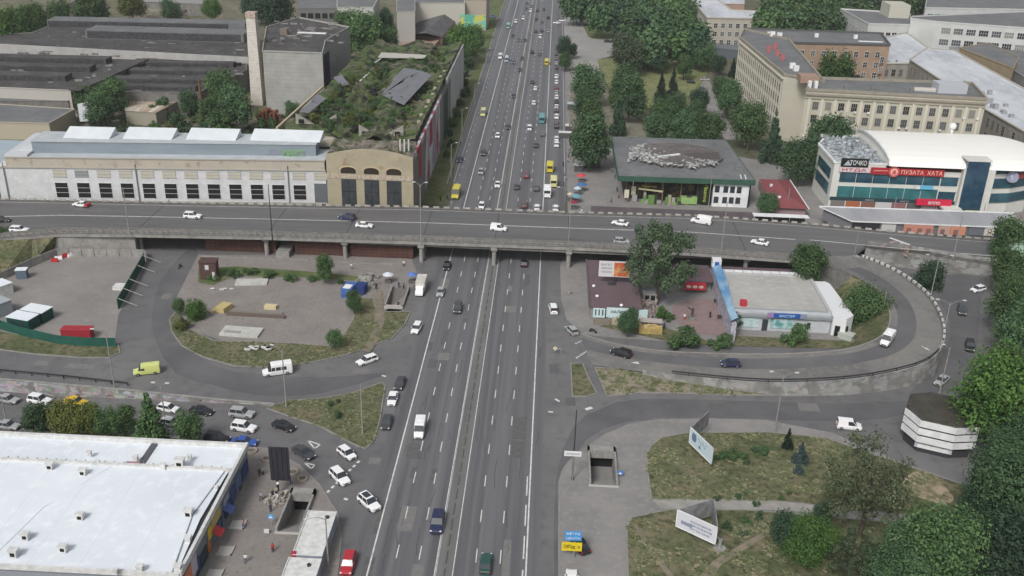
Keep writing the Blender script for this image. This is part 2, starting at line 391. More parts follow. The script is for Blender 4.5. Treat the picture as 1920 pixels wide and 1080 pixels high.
px_sheet('dirt_path', [(1186,984),(1190,982),(1225,1030),(1262,1082),(1252,1084),(1215,1035)], 0.25, M_DIRT)
px_sheet('dirt_patch', [(1690,905),(1722,884),(1750,892),(1772,915),(1788,938),(1770,948),(1740,940),(1712,930)], 0.24, mat('bare_soil', (0.36, 0.29, 0.20), 0.95, (0.15, 0.14, 0.08), 0.5, 8, (.42,.6)), 3)
island('lawn', [(500,766),(540,752),(600,748),(660,738),(716,718),(722,724),(712,790),(700,828),(686,842),(672,838),(600,800),(545,782)], z=0.16)
island('lawn', [(1070,682),(1092,682),(1104,710),(1119,738),(1100,744),(1073,744)], z=0.16)
island('bare_verge', [(1116,690),(1200,694),(1262,702),(1330,716),(1440,733),(1460,741),(1380,742),(1300,738),(1200,737),(1138,743)], mat('dry_soil', (0.22, 0.185, 0.145), 0.95, (0.28, 0.245, 0.19), 0.25, 8, c3=(0.085, 0.10, 0.04), scale3=0.4, mix3=(0.45, 0.6)), z=0.16)
island('lawn', [(318,600),(330,585),(345,612),(400,640),(520,643),(632,650),(662,600),(672,560),(700,560),(705,585),(770,585),(758,610),(735,634),(690,652),(640,668),(560,684),(500,689),(440,687),(380,670),(340,648),(322,622)], z=0.16)
px_sheet('lawn', [(372,505),(440,500),(560,508),(690,520),(680,528),(560,520),(440,518),(400,535),(372,530)], 0.10, M_LUSH)
px_sheet('dirt_path', [(705,545),(716,545),(722,600),(708,640),(695,662),(680,660),(700,620)], 0.20, M_DIRT)
island('verge', [(-40,612),(0,622),(60,632),(160,650),(222,648),(225,662),(205,671),(150,671),(60,664),(0,656),(-40,650)], z=0.16)
px_sheet('lawn', [(1122,612),(1250,640),(1330,648),(1600,655),(1640,640),(1655,600),(1640,560),(1590,520),(1540,505),(1580,560),(1600,625),(1380,628),(1330,640),(1200,600)], 0.07, M_GRASS)
island('verge', [(60,806),(200,812),(380,826),(400,832),(300,834),(60,818)], M_GRASS, z=0.15, low=True)
# embankment grass at the far left, falling from the overpass approach
bk = B()
top = [G(-60, 457, 4.4), G(0, 447, 5.0), G(60, 441, 5.2), G(104, 441, 5.4)]
bot = [G(-60, 548, 0.1), G(0, 522, 0.1), G(60, 494, 0.1), G(106, 474, 0.1)]
for i in range(3): bk.face([bot[i], bot[i+1], top[i+1], top[i]])
bk.build('embankment', M_GRASS)['kind'] = 'structure'

# ------------------------------------------------------------------ painted lines
mk = B()
def line(x, y0, y1, w=0.18, z=0.022): mk.face([(x - w/2, y0, z), (x + w/2, y0, z), (x + w/2, y1, z), (x - w/2, y1, z)])
line(-24.0, 60, 1000, 0.24); line(-0.42, 60, 1000, 0.24)
for a in range(104, 138, 8): line(-0.9, a, a + 5.5, 0.22)
line(-14.05, 60, 1000, 0.14); line(-11.35, 60, 1000, 0.14)
line(-13.85, 60, 1000, 0.07, 0.024)
for k in range(-9, 90):
    y = 139.7 + 9.72 * k
    for x in (-20.25, -16.75, -8.1, -4.4):
        if y > 60: line(x, y - 1.6, y + 1.6, 0.17)
for k in range(0, 40): line(-28.0, 270 + 9 * k, 272.5 + 9 * k, 0.14)
line(-29.2, 300, 900, 0.12); line(6.2, 300, 900, 0.12)
def pline(px, w=0.16, z=0.022, closed=False):
    P = [G(*p) for p in px]
    if closed: P.append(P[0])
    for i in range(len(P) - 1):
        p, q = P[i], P[i+1]; d = (q - p).normalized(); n = Vector((-d.y, d.x, 0)) * (w / 2)
        mk.face([(p - n) + Vector((0,0,z)), (p + n) + Vector((0,0,z)), (q + n) + Vector((0,0,z)), (q - n) + Vector((0,0,z))])
def pdash(a, b, n, w=0.45):
    A, C_ = G(*a), G(*b)
    for i in range(n):
        t0 = (i + 0.15) / n; t1 = (i + 0.7) / n
        p = A.lerp(C_, t0); q = A.lerp(C_, t1); d = (q - p).normalized(); m_ = Vector((-d.y, d.x, 0)) * (w / 2); z = Vector((0, 0, 0.022))
        mk.face([p - m_ + z, q - m_ + z, q + m_ + z, p + m_ + z])
pdash((612,925), (676,862), 8); pdash((1080,672), (1105,655), 7); pdash((1078,645), (1110,630), 6)
pline([(577,826),(590,841),(600,834)], 0.3, closed=True); pline([(571,868),(584,879),(590,872)], 0.3, closed=True)
pline([(1098,768),(1110,764)], 0.8); pline([(1041,748),(1049,753)], 0.5); pline([(1028,772),(1037,773)], 0.5)
pline([(645,935),(652,937)], 0.5); pline([(716,704),(724,706)], 0.5)
mko = mk.build('road_markings', M_PAINT); mko['kind'] = 'structure'
# tar-filled cracks and patches, drain covers
pt = B()
for k in range(46):
    x = random.uniform(-26, 1); y = random.uniform(100, 230); L_ = random.uniform(2, 9); z = 0.0205
    xx = x; yy = y
    for s in range(3):
        nx = xx + random.uniform(-.35, .35); ny = yy + L_ / 3
        pt.face([(xx - .04, yy, z), (xx + .04, yy, z), (nx + .04, ny, z), (nx - .04, ny, z)]); xx, yy = nx, ny
for k in range(30):
    x = random.uniform(-150, 150); y = random.uniform(145, 230); xx, yy = x, y
    if -27 < x < 2: continue
    for s in range(5):
        nx = xx + random.uniform(.5, 2.5); ny = yy + random.uniform(-1.2, 1.2); pt.face([(xx, yy - .04, .0105), (nx, ny - .04, .0105), (nx, ny + .04, .0105), (xx, yy + .04, .0105)]); xx, yy = nx, ny
rp = B(); rp2 = B(); _z = .0135
for (x, y, w, l) in [(-25.5 + 3.72*random.choice((0,1,2,3.5,4.5,5.6)) + .6, random.uniform(95, 225), random.uniform(.8, 2.6), random.uniform(1.5, 9)) for _ in range(34)]:
    w = min(w, 1.2) if -15.5 < x < -13 else w; _z = _z + .0001
    if -15.6 < x+w and x < -11: continue
    (rp if random.random() < .6 else rp2).face([(x, y, _z), (x+w, y, _z), (x+w, y+l, _z), (x, y+l, _z)])
for (px, py, w, l) in [(1180,775,3,2),(1330,768,5,2.5),(1500,770,4,3),(1640,762,3,2),(1790,610,2,3),(1250,765,1.5,1.5),(430,715,3,2),(560,722,4,2),(300,560,2,3),(310,640,2,3),(660,700,3,2),(800,690,2,4),(760,860,3,5),(740,980,2,4),(690,870,2,2),(1060,760,2,3),(1030,700,2,4),(230,780,3,2),(520,775,4,2),(120,690,6,2),(60,685,3,2)]:
    p = GT(px, py); (rp if px % 3 else rp2).face([(p.x, p.y, p.z+.0125), (p.x+w, p.y, hz(p.x+w, p.y)+.0125), (p.x+w, p.y+l, hz(p.x+w, p.y+l)+.0125), (p.x, p.y+l, hz(p.x, p.y+l)+.0125)])
rp.build('asphalt_patches', mat('patch_dark', (0.095, 0.094, 0.097), 0.85, (0.12, .12, .12), 1.0))['kind'] = 'structure'
rp2.build('asphalt_patches', mat('patch_light', (0.19, 0.185, 0.18), 0.9, (0.16, .155, .15), 1.0))['kind'] = 'structure'
pt.build('tar_seams', mat('tar', (0.055, 0.055, 0.057), 0.7))['kind'] = 'structure'

# drain slots along the median, with low concrete divider blocks between the two ways
mb = B()
for k in range(0, 170):
    y = 62 + k * 4.0
    mb.box(-12.83, -12.57, y, y + 2.9, 0.016, 0.22)
mo = mb.build('median_kerb', plain('dark_median', (0.13, 0.13, 0.127)))
mo['kind'] = 'structure'

# ================================================================== OVERPASS
DECK = [((-60,456,4.8),(-60,374,4.8)), ((0,446,5.4),(0,376,5.4)), ((110,437,6),(110,378,6)), ((250,438,6),(250,381,6)), ((500,443,6),(500,386,6)),
        ((791,452,6),(791,391,6)), ((927,457,6),(927,396,6)), ((1065,462,6),(1065,401,6)), ((1300,473,6),(1300,407,6)),
        ((1480,486,6),(1500,421,6)), ((1600,478,6),(1600,430,6)), ((1625,458,5.9),(1640,434,5.9)), ((1700,466,5.4),(1720,441,5.4)), ((1852,490,4.0),(1860,452,4.0)), ((1990,512,2.8),(1990,467,2.8))]
DS = [G(*a) for a, b in DECK]; DN = [G(*b) for a, b in DECK]
M_DECK = mat('overpass_asphalt', (0.130, 0.128, 0.128), 0.6, (0.105, 0.104, 0.106), 0.25, 8, (0.35, 0.65), stretch=(0.06, 1, 1), c3=(0.17, 0.165, 0.16), scale3=0.8, mix3=(0.5, 0.8))
ov = thing('overpass', 'long grey concrete road overpass crossing above the highway', 'overpass', (-13, 245, 0))
b = B()
n = len(DECK)
for i in range(n - 1):
    b.face([DS[i], DS[i+1], DN[i+1], DN[i]])
b.build('road_surface', M_DECK, ov)
b = B()      # slab below, cross beams
dz = Vector((0, 0, -0.02)); th = Vector((0, 0, -1.0))
for i in range(n - 1):
    A, Bq, Cq, D = DS[i] + dz, DS[i+1] + dz, DN[i+1] + dz, DN[i] + dz
    b.face([A + th, Bq + th, Cq + th, D + th])
    b.face([A, Bq, Bq + th, A + th]); b.face([D, Cq, Cq + th, D + th])
b.build('deck_slab', M_CONC, ov)
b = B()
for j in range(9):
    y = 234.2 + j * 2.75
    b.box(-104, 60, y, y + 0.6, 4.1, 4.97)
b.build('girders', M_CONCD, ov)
# outer parapet, footway and inner barrier on the south side; striped barrier on the north side
M_PARA = mat('parapet_concrete', (0.21, 0.205, 0.19), 0.9, (0.13, 0.125, 0.115), 0.5, 8, c3=(0.29, 0.28, 0.26), scale3=2.0, mix3=(0.5, 0.8))
b = B(); b2 = B(); b3 = B()
for i in range(1, 9):
    p, q = DS[i], DS[i+1]; off = Vector((0, 1.9, 0))
    b.seg(p, q, 0.35, 0.22, 0)                                    # edge kerb
    b.seg(p, q, 0.16, 0.12, 0, 1.0)                               # top rail
    L_ = (q - p).length; m_ = max(1, int(L_ / 1.6))
    for k in range(m_):
        c = p.lerp(q, (k + .5) / m_); b.box(c.x - .18, c.x + .18, c.y - .06, c.y + .06, c.z + .2, c.z + 1.0)
    b2.seg(p + off, q + off, 0.3, 0.75, 0)
    b3.face([p + Vector((0, .15, .18)), q + Vector((0, .15, .18)), q + off + Vector((0, -.1, .18)), p + off + Vector((0, -.1, .18))])
b.build('railing', M_PARA, ov); b2.build('barrier', M_PARA, ov); b3.build('footway', M_PAVE, ov)
b = B()
for i in range(0, n - 1):
    p, q = DN[i], DN[i+1]; L_ = (q - p).length; m_ = max(1, int(L_ / 2.6))
    for k in range(m_):
        a_ = p.lerp(q, k / m_); c_ = p.lerp(q, (k + 1) / m_)
        lo = a_.lerp(c_, 0.10); hi = a_.lerp(c_, 0.68)
        b.seg(a_, c_, 0.5, 0.35, 1); b.seg(lo, hi, 0.28, 0.8, 0)
b.build('striped_barrier', [mat('barrier_white', (0.42, 0.41, 0.38), 0.9, (0.24, 0.23, 0.21), 0.6), mat('barrier_black', (0.10, 0.095, 0.09), 0.9, (0.16, 0.15, 0.14), 0.6)], ov)
b = B()      # centre line, edge lines painted on the deck
for i in range(0, n - 1):
    for f, w in ((0.545, 0.16), (0.80, 0.12), (0.31, 0.12)):
        if f == 0.545 or (i < 0):
            p = DS[i].lerp(DN[i], f); q = DS[i+1].lerp(DN[i+1], f)
            if i >= 9: p = DN[i] + Vector((0, -11.5, 0)); q = DN[i+1] + Vector((0, -11.5, 0))
            z = Vector((0, 0, .02)); w_ = Vector((0, w, 0)); b.face([p + z - w_, q + z - w_, q + z + w_, p + z + w_])
    p = DN[i] + Vector((0, -1.2, .02)); q = DN[i+1] + Vector((0, -1.2, .02)); w_ = Vector((0, .09, 0)); b.face([p - w_, q - w_, q + w_, p + w_])
b.build('lane_line', M_PAINT, ov)
for x in (-104.6, -71, -51, -31, -12.4, 6.8, 30, 52):
    B().box(x - .15, x + .15, 234.6, 256.5, 6.004, 6.012).build('expansion_joint', plain('joint_tar', (0.07, 0.07, 0.07)), ov)
for x in (-104.6, -71.5, -51, -31.2, -12.4, 6.8, 30, 52):
    for y in ((234.0, 237.3, 240.6, 246, 252, 256.5) if x in (-31.2, -12.4, 6.8) else (234.0, 245, 256)):
        b = B(); b.tube((x, y, 0), (x, y, 4.4), 0.55, n=12); b.box(x - .8, x + .8, y - .9, y + .9, 4.1, 4.9)
        b.build('pier', M_CONC, ov)
b = B()      # west abutment
b.prism([(-260, 229), (-123, 228.8), (-104.8, 231.2), (-104.8, 232.5), (-118, 250), (-260, 246)], 0, 4.9)
b.build('abutment', M_CONC, ov)
b = B()
for i in range(9, n - 1):
    p, q = DS[i], DS[i+1]; pz, qz = Vector((p.x, p.y, 0)), Vector((q.x, q.y, 0))
    if i >= 11: b.face([pz, qz, q + Vector((0,0,.9)), p + Vector((0,0,.9))]); b.face([pz + Vector((0,.3,0)), qz + Vector((0,.3,0)), q + Vector((0,.3,.9)), p + Vector((0,.3,.9))]); b.face([p + Vector((0,0,.9)), q + Vector((0,0,.9)), q + Vector((0,.3,.9)), p + Vector((0,.3,.9))])
def graffiti_mat(name, base, base2, sat=0.5, k=0.5, sc=0.45):
    m = mat(name, base, 0.9, base2, 0.4, 8); t = m.node_tree; n_ = t.nodes; L = t.links; p = n_['Principled BSDF']
    tc = n_.new('ShaderNodeTexCoord'); mp = n_.new('ShaderNodeMapping'); mp.inputs['Scale'].default_value = (0.6, 0.6, 1.3); L.new(tc.outputs['Object'], mp.inputs[0])
    dn = n_.new('ShaderNodeTexNoise'); dn.inputs['Scale'].default_value = 1.2; L.new(mp.outputs[0], dn.inputs['Vector'])
    ad = n_.new('ShaderNodeVectorMath'); ad.operation = 'MULTIPLY_ADD'; L.new(dn.outputs['Color'], ad.inputs[0]); ad.inputs[1].default_value = (1.6, 1.6, 1.6); L.new(mp.outputs[0], ad.inputs[2])
    vo = n_.new('ShaderNodeTexVoronoi'); vo.inputs['Scale'].default_value = sc * 3; L.new(ad.outputs[0], vo.inputs['Vector'])
    hv = n_.new('ShaderNodeHueSaturation'); hv.inputs['Saturation'].default_value = sat; hv.inputs['Value'].default_value = 0.55; L.new(vo.outputs['Color'], hv.inputs['Color'])
    ns = n_.new('ShaderNodeTexNoise'); ns.inputs['Scale'].default_value = 0.35; L.new(tc.outputs['Object'], ns.inputs['Vector'])
    mr = n_.new('ShaderNodeMapRange'); mr.inputs['From Min'].default_value = 0.42; mr.inputs['From Max'].default_value = 0.52; mr.inputs['To Max'].default_value = k; L.new(ns.outputs['Fac'], mr.inputs['Value'])
    mx = n_.new('ShaderNodeMix'); mx.data_type = 'RGBA'; L.new(mr.outputs[0], mx.inputs['Factor'])
    L.new(p.inputs['Base Color'].links[0].from_socket, mx.inputs[6]); L.new(hv.outputs[0], mx.inputs[7]); L.new(mx.outputs[2], p.inputs['Base Color'])
    return m
M_GRAF = graffiti_mat('graffiti_concrete', (0.24, 0.23, 0.22), (0.16, 0.155, 0.15), 0.35, 0.7)
M_GRAFL = graffiti_mat('faint_graffiti_concrete', (0.22, 0.215, 0.20), (0.16, 0.155, 0.145), 0.2, 0.35)
b.build('approach_wall', M_GRAFL, ov)
eb = B(); k9 = 9
for i in range(9, n - 1):
    p, q = DN[i], DN[i+1]; eb.face([Vector((p.x, p.y, 0)), Vector((q.x, q.y, 0)), q, p])
eb.build('approach_wall', M_CONCD, ov)

# brown boarded stalls under the west spans
M_BOARD = mat('brown_boards', (0.10, 0.045, 0.035), 0.9, (0.065, 0.035, 0.03), 0.5); add_stripes(M_BOARD, 0, 1.35, 0.12, (0.035, 0.02, 0.018)); 
add_stripes(M_BOARD, 2, 0.8, 0.08, (0.16, 0.09, 0.07), 0.6)
for (x0, x1, g) in ((-88, -69.5, 'long brown boarded stall under the overpass behind the rusty watch hut'), (-64.5, -51.8, 'brown boarded stall under the overpass beside the grey concrete ramp'), (-50, -33.5, 'brown boarded stall under the overpass nearest the highway pier')):
    t = thing('boarded_stall', g, 'stall', ((x0+x1)/2, 236, 0), group='boarded stalls under the overpass')
    B().box(x0, x1, 235.4, 238, 0, 4.0).build('board_wall', M_BOARD, t)
    bx = B(); k = int((x1-x0)/1.7)
    for i in range(k):
        x = x0 + (i+.3)*(x1-x0)/k; bx.seg((x, 235.35, 3.5), (x + .9, 235.35, 3.5), .3, .12, 0); bx.face([(x, 234.7, 3.4), (x+1.1, 234.7, 3.4), (x+1.1, 235.4, 4.1), (x, 235.4, 4.1)])
    bx.build('awning', plain('dark_awning', (0.05, 0.04, 0.04)), t)
    B().box(x0-.2, x1+.2, 234.9, 238.2, 4.0, 4.1).build('roof', plain('stall_tin', (0.2, 0.19, 0.18)), t)
bx = B().prism([(-68.8, 232.6), (-65.4, 232.6), (-65.4, 240), (-68.8, 240)], 0, 1.6).build('loading_ramp', M_CONC); tag(bx, 'grey concrete loading ramp between brown stalls under the overpass', 'ramp')
bx = B()
for a, c in (((-88, 231.2), (-60, 231.5)), ((-58, 230.8), (-38, 231.0))): bx.seg((*a, 0), (*c, 0), .4, .35)
tag(bx.build('kerb_beam', M_KERB), kind='structure')

# ================================================================== LOOP RAMP (east)
RP = [((1480,487,5.99),(1600,480,5.99)), ((1545,497,5.97),(1628,489,5.97)), ((1600,517,5.9),(1668,506,5.9)), ((1640,545,5.7),(1708,530,5.7)), ((1664,575,5.4),(1742,560,5.4)),
      ((1668,605,5.1),(1764,600,5.1)), ((1650,632,4.7),(1768,642,4.7)), ((1600,652,4.1),(1742,677,4.1)), ((1530,661,3.4),(1680,699,3.5)), ((1440,664,2.6),(1580,715,2.9)),
      ((1340,663,1.8),(1440,720,2.2)), ((1240,658,1.0),(1290,708,1.2)), ((1150,644,.4),(1180,694,.4)), ((1085,625,.03),(1110,684,.03))]
RI = smooth_line([G(*a) for a, c in RP], 4); RO = smooth_line([G(*c) for a, c in RP], 4)
M_RAMP = mat('ramp_asphalt', (0.185, 0.178, 0.168), 0.9, (0.125, 0.122, 0.12), 0.12, 8, (0.4, 0.62), c3=(0.22, 0.21, 0.195), scale3=0.8, mix3=(0.5, 0.8))
b = B()
for i in range(len(RI) - 1):
    for k in range(4):
        z = Vector((0, 0, .015)); f = lambda a, c, t: a.lerp(c, t) + z
        b.face([f(RI[i], RO[i], k/4), f(RI[i+1], RO[i+1], k/4), f(RI[i+1], RO[i+1], (k+1)/4), f(RI[i], RO[i], (k+1)/4)])
b.build('ramp_road', M_RAMP, smooth=True)['kind'] = 'structure'
b = B()       # wheel-darkened lane on the ramp
for i in range(6, len(RI) - 1):
    z = Vector((0, 0, .03)); t0, t1 = 0.16, 0.52
    b.face([RI[i].lerp(RO[i], t0) + z, RI[i+1].lerp(RO[i+1], t0) + z, RI[i+1].lerp(RO[i+1], t1) + z, RI[i].lerp(RO[i], t1) + z])
b.build('worn_lane', M_WORN)['kind'] = 'structure'
b = B()       # grass slope on the inner side
for i in range(8, len(RI) - 1):
    def ins(j):
        d = (RI[j] - RO[j]); d.z = 0; d.normalize(); w = 0.4 + 1.5 * RI[j].z; return Vector((RI[j].x + d.x * w, RI[j].y + d.y * w, 0.06))
    b.face([RI[i], RI[i+1], ins(i+1), ins(i)])
b.build('ramp_bank', M_GRASS)['kind'] = 'structure'
b = B()
for i in range(8, len(RI) - 1): b.seg(RI[i], RI[i+1], 0.3, 0.16, 0)
b.build('kerb', M_KERB)['kind'] = 'structure'
rw = thing('retaining_wall', 'curved grey concrete retaining wall carrying the loop ramp at right', 'wall', (*RO[20].xy, 0))
b = B()
for i in range(0, len(RO) - 6):
    p, q = RO[i], RO[i+1]; d = (RO[i] - RI[i]); d.z = 0; d.normalize(); w = d * 0.35; u = Vector((0, 0, .45))
    pz, qz = Vector((p.x, p.y, -.05)), Vector((q.x, q.y, -.05)); bat = d * (0.12 * p.z)
    b.face([pz + w + bat, qz + w + bat, q + w, p + w]); 
    b.face([p + w, q + w, q + w + u, p + w + u]); b.face([p + u, q + u, q + w + u, p + w + u]); b.face([p, q, q + u, p + u])
b.build('wall_face', M_GRAFL, rw)
gr = thing('guard_rail', 'dark steel guard rail along the outer edge of the loop ramp', 'guard rail', (*RO[30].xy, RO[30].z))
b = B(); pb = B()
for i in range(24, len(RO) - 8):
    p, q = RO[i], RO[i+1]; b.seg(p, q, .12, .28, 0, .95); b.seg(p, q, .08, .1, 0, .6)
    if i % 2 == 0: pb.box(p.x - .08, p.x + .08, p.y - .08, p.y + .08, p.z + .4, p.z + 1.1)
b.build('rail', M_DSTEEL, gr); pb.build('posts', M_DSTEEL, gr)['kind'] = 'stuff'
gr2 = thing('striped_barrier', 'black and white painted concrete barrier round the bend of the loop ramp', 'barrier', (*RO[12].xy, RO[12].z))
b = B()
for i in range(2, 26):
    p, q = RO[i], RO[i+1]; L_ = (q-p).length; m_ = max(1, round(L_/2.9))
    for k in range(m_):
        a_ = p.lerp(q, k/m_); c_ = p.lerp(q, (k+1)/m_)
        b.seg(a_, a_.lerp(c_, .36), .38, .55, 1, .46); b.seg(a_.lerp(c_, .36), c_, .45, .6, 0, .46)
b.build('barrier_blocks', [mat('worn_white', (.55,.55,.53), .8, (.38,.38,.36), 1.0), plain('black_blocks', (0.09, 0.09, 0.088))], gr2)
b = B()       # inner railing of the ramp start
for i in range(1, 12): b.seg(RI[i], RI[i+1], .08, .08, 0, 1.0); b.seg(RI[i], RI[i+1], .3, .3, 0); b.box(RI[i].x-.05, RI[i].x+.05, RI[i].y-.05, RI[i].y+.05, RI[i].z, RI[i].z+1.0); b.face([Vector((RI[i].x, RI[i].y, 0)), Vector((RI[i+1].x, RI[i+1].y, 0)), RI[i+1], RI[i]])
ir = b.build('ramp_railing', M_PARA); tag(ir, 'low grey railing on the inner side of the loop ramp start', 'railing')
# arrows on the ramp
b = B()
def arrow(px, py, z, ang, s=1.0):
    p = G(px, py, z); c, s_ = math.cos(ang), math.sin(ang)
    T = lambda x, y: (p.x + (x * c - y * s_) * s, p.y + (x * s_ + y * c) * s, z + .06)
    b.face([T(-2.2, -.14), T(.3, -.14), T(.3, .14), T(-2.2, .14)]); b.face([T(.3, -.55), T(2.0, 0), T(.3, .55)])
arrow(1204, 681, .55, math.pi, 1.2); arrow(1192, 659, .45, math.pi, .8); arrow(1733, 652, 4.5, math.radians(-60), .8)
b.build('road_markings', M_PAINT)['kind'] = 'structure'

# ================================================================== LEFT RETAINING WALL (graffiti) with rail
lw = thing('retaining_wall', 'low graffiti covered retaining wall between the slip road and the parking street', 'wall', (-80, 163.3, 0))
b = B()
for i in range(len(WALL_LINE) - 1):
    p, q = Vector((*WALL_LINE[i], 0)), Vector((*WALL_LINE[i+1], 0))
    for k in range(4):
        a_, c_ = p.lerp(q, k/4), p.lerp(q, (k+1)/4); b.seg(Vector((a_.x, a_.y, -2.6)), Vector((c_.x, c_.y, -2.6)), .35, 2.62 + .35)
b.build('wall_face', M_GRAF, lw)
b = B()
for i in range(len(WALL_LINE) - 1): b.seg((*WALL_LINE[i], .35), (*WALL_LINE[i+1], .35), .55, .12)
b.build('coping', M_CONC, lw)
lr = thing('guard_rail', 'dark steel guard rail above the graffiti wall beside the slip road', 'guard rail', (-90, 167, 0))
P0 = [G(-60, 694), G(0, 699), G(120, 710), G(240, 724)]
b = B(); pb = B()
for i in range(3):
    b.seg(P0[i], P0[i+1], .1, .3, 0, .6); L_ = (P0[i+1]-P0[i]).length; m_ = int(L_/3.2)
    for k in range(m_ + 1): c = P0[i].lerp(P0[i+1], k/m_); pb.box(c.x-.08, c.x+.08, c.y-.08, c.y+.08, 0, .85)
b.build('rail', M_DSTEEL, lr); pb.build('posts', M_DSTEEL, lr)['kind'] = 'stuff'

# ================================================================== UNDERPASS ENTRANCES
def stairwell(hole, label, flip=False, deep=3.4, floor=None):
    (x0, y0), (x1, _), (_, y1), _ = hole
    t = thing('underpass_entrance', label, 'underpass entrance', ((x0+x1)/2, (y0+y1)/2, 0), group='stairways down to the pedestrian underpass')
    w = .3; zt = 0.85
    B().box(x0-.05, x0+w, y0, y1, -deep, zt).build('side_wall', M_CONC, t)
    B().box(x1-w, x1+.05, y0, y1, -deep, zt).build('side_wall', M_CONC, t)
    s = B(); n_ = 20
    ys, ye = (y0, y1 - 4.2) if not flip else (y1, y0 + 2.6)
    for i in range(n_):
        a_ = ys + (ye - ys) * i / n_; c_ = ys + (ye - ys) * (i + 1) / n_
        s.box(x0 + w, x1 - w, a_, c_, -deep, 0.08 - deep * (i + 1) / n_ + .1)
    s.box(x0 + w, x1 - w, min(ye, y1 if not flip else y0), max(ye, y1 if not flip else y0), -deep - .2, -deep + .05)
    s.build('stairs', floor or M_PAVE, t)
    yb = y1 if not flip else y0
    if not flip:
        B().box(x0-.05, x1+.05, y1 - 1.6, y1 + .05, -.7, zt).build('lintel', M_CONC, t)
        B().box(x0+w, x1-w, y1 - .3, y1 - .2, -deep, -.7).build('passage', M_BLACK, t)
        B().box(x0-.1, x1+.1, y0 - .5, y0, .1, .16).build('threshold', mat('pale_step', (0.42, 0.41, 0.38), 0.9), t)
    else:
        B().box(x0-.05, x1+.05, y0 - .05, y0 + .5, -deep, zt).build('end_wall', mat('pale_concrete', (0.40, 0.38, 0.34), 0.9), t)
    return t
stairwell(H_S1, 'underpass stairway sunk in the plaza beside the white kiosks')
stairwell(H_S2, 'underpass stairway in the pavement right of the highway, blue sign beside it')
stairwell(H_S3, 'underpass stairway near the white box truck by the overpass', flip=True, deep=1.6, floor=mat('grey_ramp', (0.16, 0.15, 0.135), 0.9))
# ================================================================== VEHICLES (local: +Y forward, z up, origin on the ground)
def loft(b, st, mi=0, sec=None):
    """st: (y, halfwidth, zbottom, ztop, roundness) from rear to front"""
    rings = []
    for (y, w, zb, zt, r) in st:
        h = zt - zb; k = len(b.v)
        pts = [(-w*.90, zb), (-w, zb + h*.30), (-w, zt - h*.28), (-w*(1-.10*r), zt - h*.04*r), (-w*(.72), zt), (w*.72, zt), (w*(1-.10*r), zt - h*.04*r), (w, zt - h*.28), (w, zb + h*.30), (w*.90, zb)]
        b.v += [(x, y, z) for x, z in pts]; rings.append(k)
    N = 10
    for a, c in zip(rings, rings[1:]):
        for i in range(N):
            j = (i + 1) % N; b.f.append((a + i, a + j, c + j, c + i)); b.m.append(mi)
    b.f.append(tuple(rings[0] + i for i in reversed(range(N)))); b.m.append(mi)
    b.f.append(tuple(rings[-1] + i for i in range(N))); b.m.append(mi)
def frustum(b, lo, hi, z0, z1, mi_side=0, mi_top=None):
    """lo/hi = (yrear, yfront, halfwidth)"""
    P = []
    for (yr, yf, w), z in ((lo, z0), (hi, z1)): P += [Vector((-w, yr, z)), Vector((w, yr, z)), Vector((w, yf, z)), Vector((-w, yf, z))]
    for q in ((0,1,5,4), (1,2,6,5), (2,3,7,6), (3,0,4,7)): b.face([P[i] for i in q], mi_side)
    b.face([P[i] for i in (4,5,6,7)], mi_side if mi_top is None else mi_top)
# kind: L, W, belt z, roof z, hood z, cabin base (rear,front), cabin top (rear,front), tail z
SPEC = dict(
 sedan=dict(L=4.6, W=.90, belt=.92, H=1.45, hood=.90, cb=(-1.75, 1.05), ct=(-1.0, .35), tail=.98, wh=.33, wb=1.38),
 hatch=dict(L=4.1, W=.88, belt=.95, H=1.50, hood=.93, cb=(-1.95, 1.15), ct=(-1.55, .40), tail=.98, wh=.33, wb=1.27),
 wagon=dict(L=4.7, W=.90, belt=.94, H=1.50, hood=.92, cb=(-2.22, 1.05), ct=(-1.95, .35), tail=.96, wh=.33, wb=1.40),
 suv=dict(L=4.7, W=.95, belt=1.10, H=1.75, hood=1.08, cb=(-2.20, 1.05), ct=(-1.90, .35), tail=1.10, wh=.38, wb=1.38),
 small_van=dict(L=4.4, W=.90, belt=1.08, H=1.85, hood=1.05, cb=(-2.12, 1.30), ct=(-2.05, .55), tail=1.1, wh=.33, wb=1.35),
)
VEH = {}
def wheels_for(t, W_, wb, r, wide=.22, far=False):
    for sx in (-1, 1):
        for sy in (-1, 1):
            b = B(); b.tube((sx*(W_-wide*.9), sy*wb, r), (sx*(W_+.015), sy*wb, r), r, n=14, mi=0)
            w = b.build('wheel', M_TYRE, t, world=False)
            c = B(); c.tube((sx*(W_+.01), sy*wb, r), (sx*(W_+.03), sy*wb, r), r*.58, n=10)
            c.build('rim', M_RIM, w, world=False)
def lights_for(t, yf, yr, W_, zf, zr, mesh=None):
    for s in (-1, 1):
        B().box(s*W_*.62, s*W_*.95, yf - .16, yf + .03, zf - .09, zf + .07).build('headlight', M_HEAD, t, world=False)
        B().box(s*W_*.70, s*W_*.96, yr - .03, yr + .12, zr - .12, zr + .10).build('taillight', M_TAIL, t, world=False)
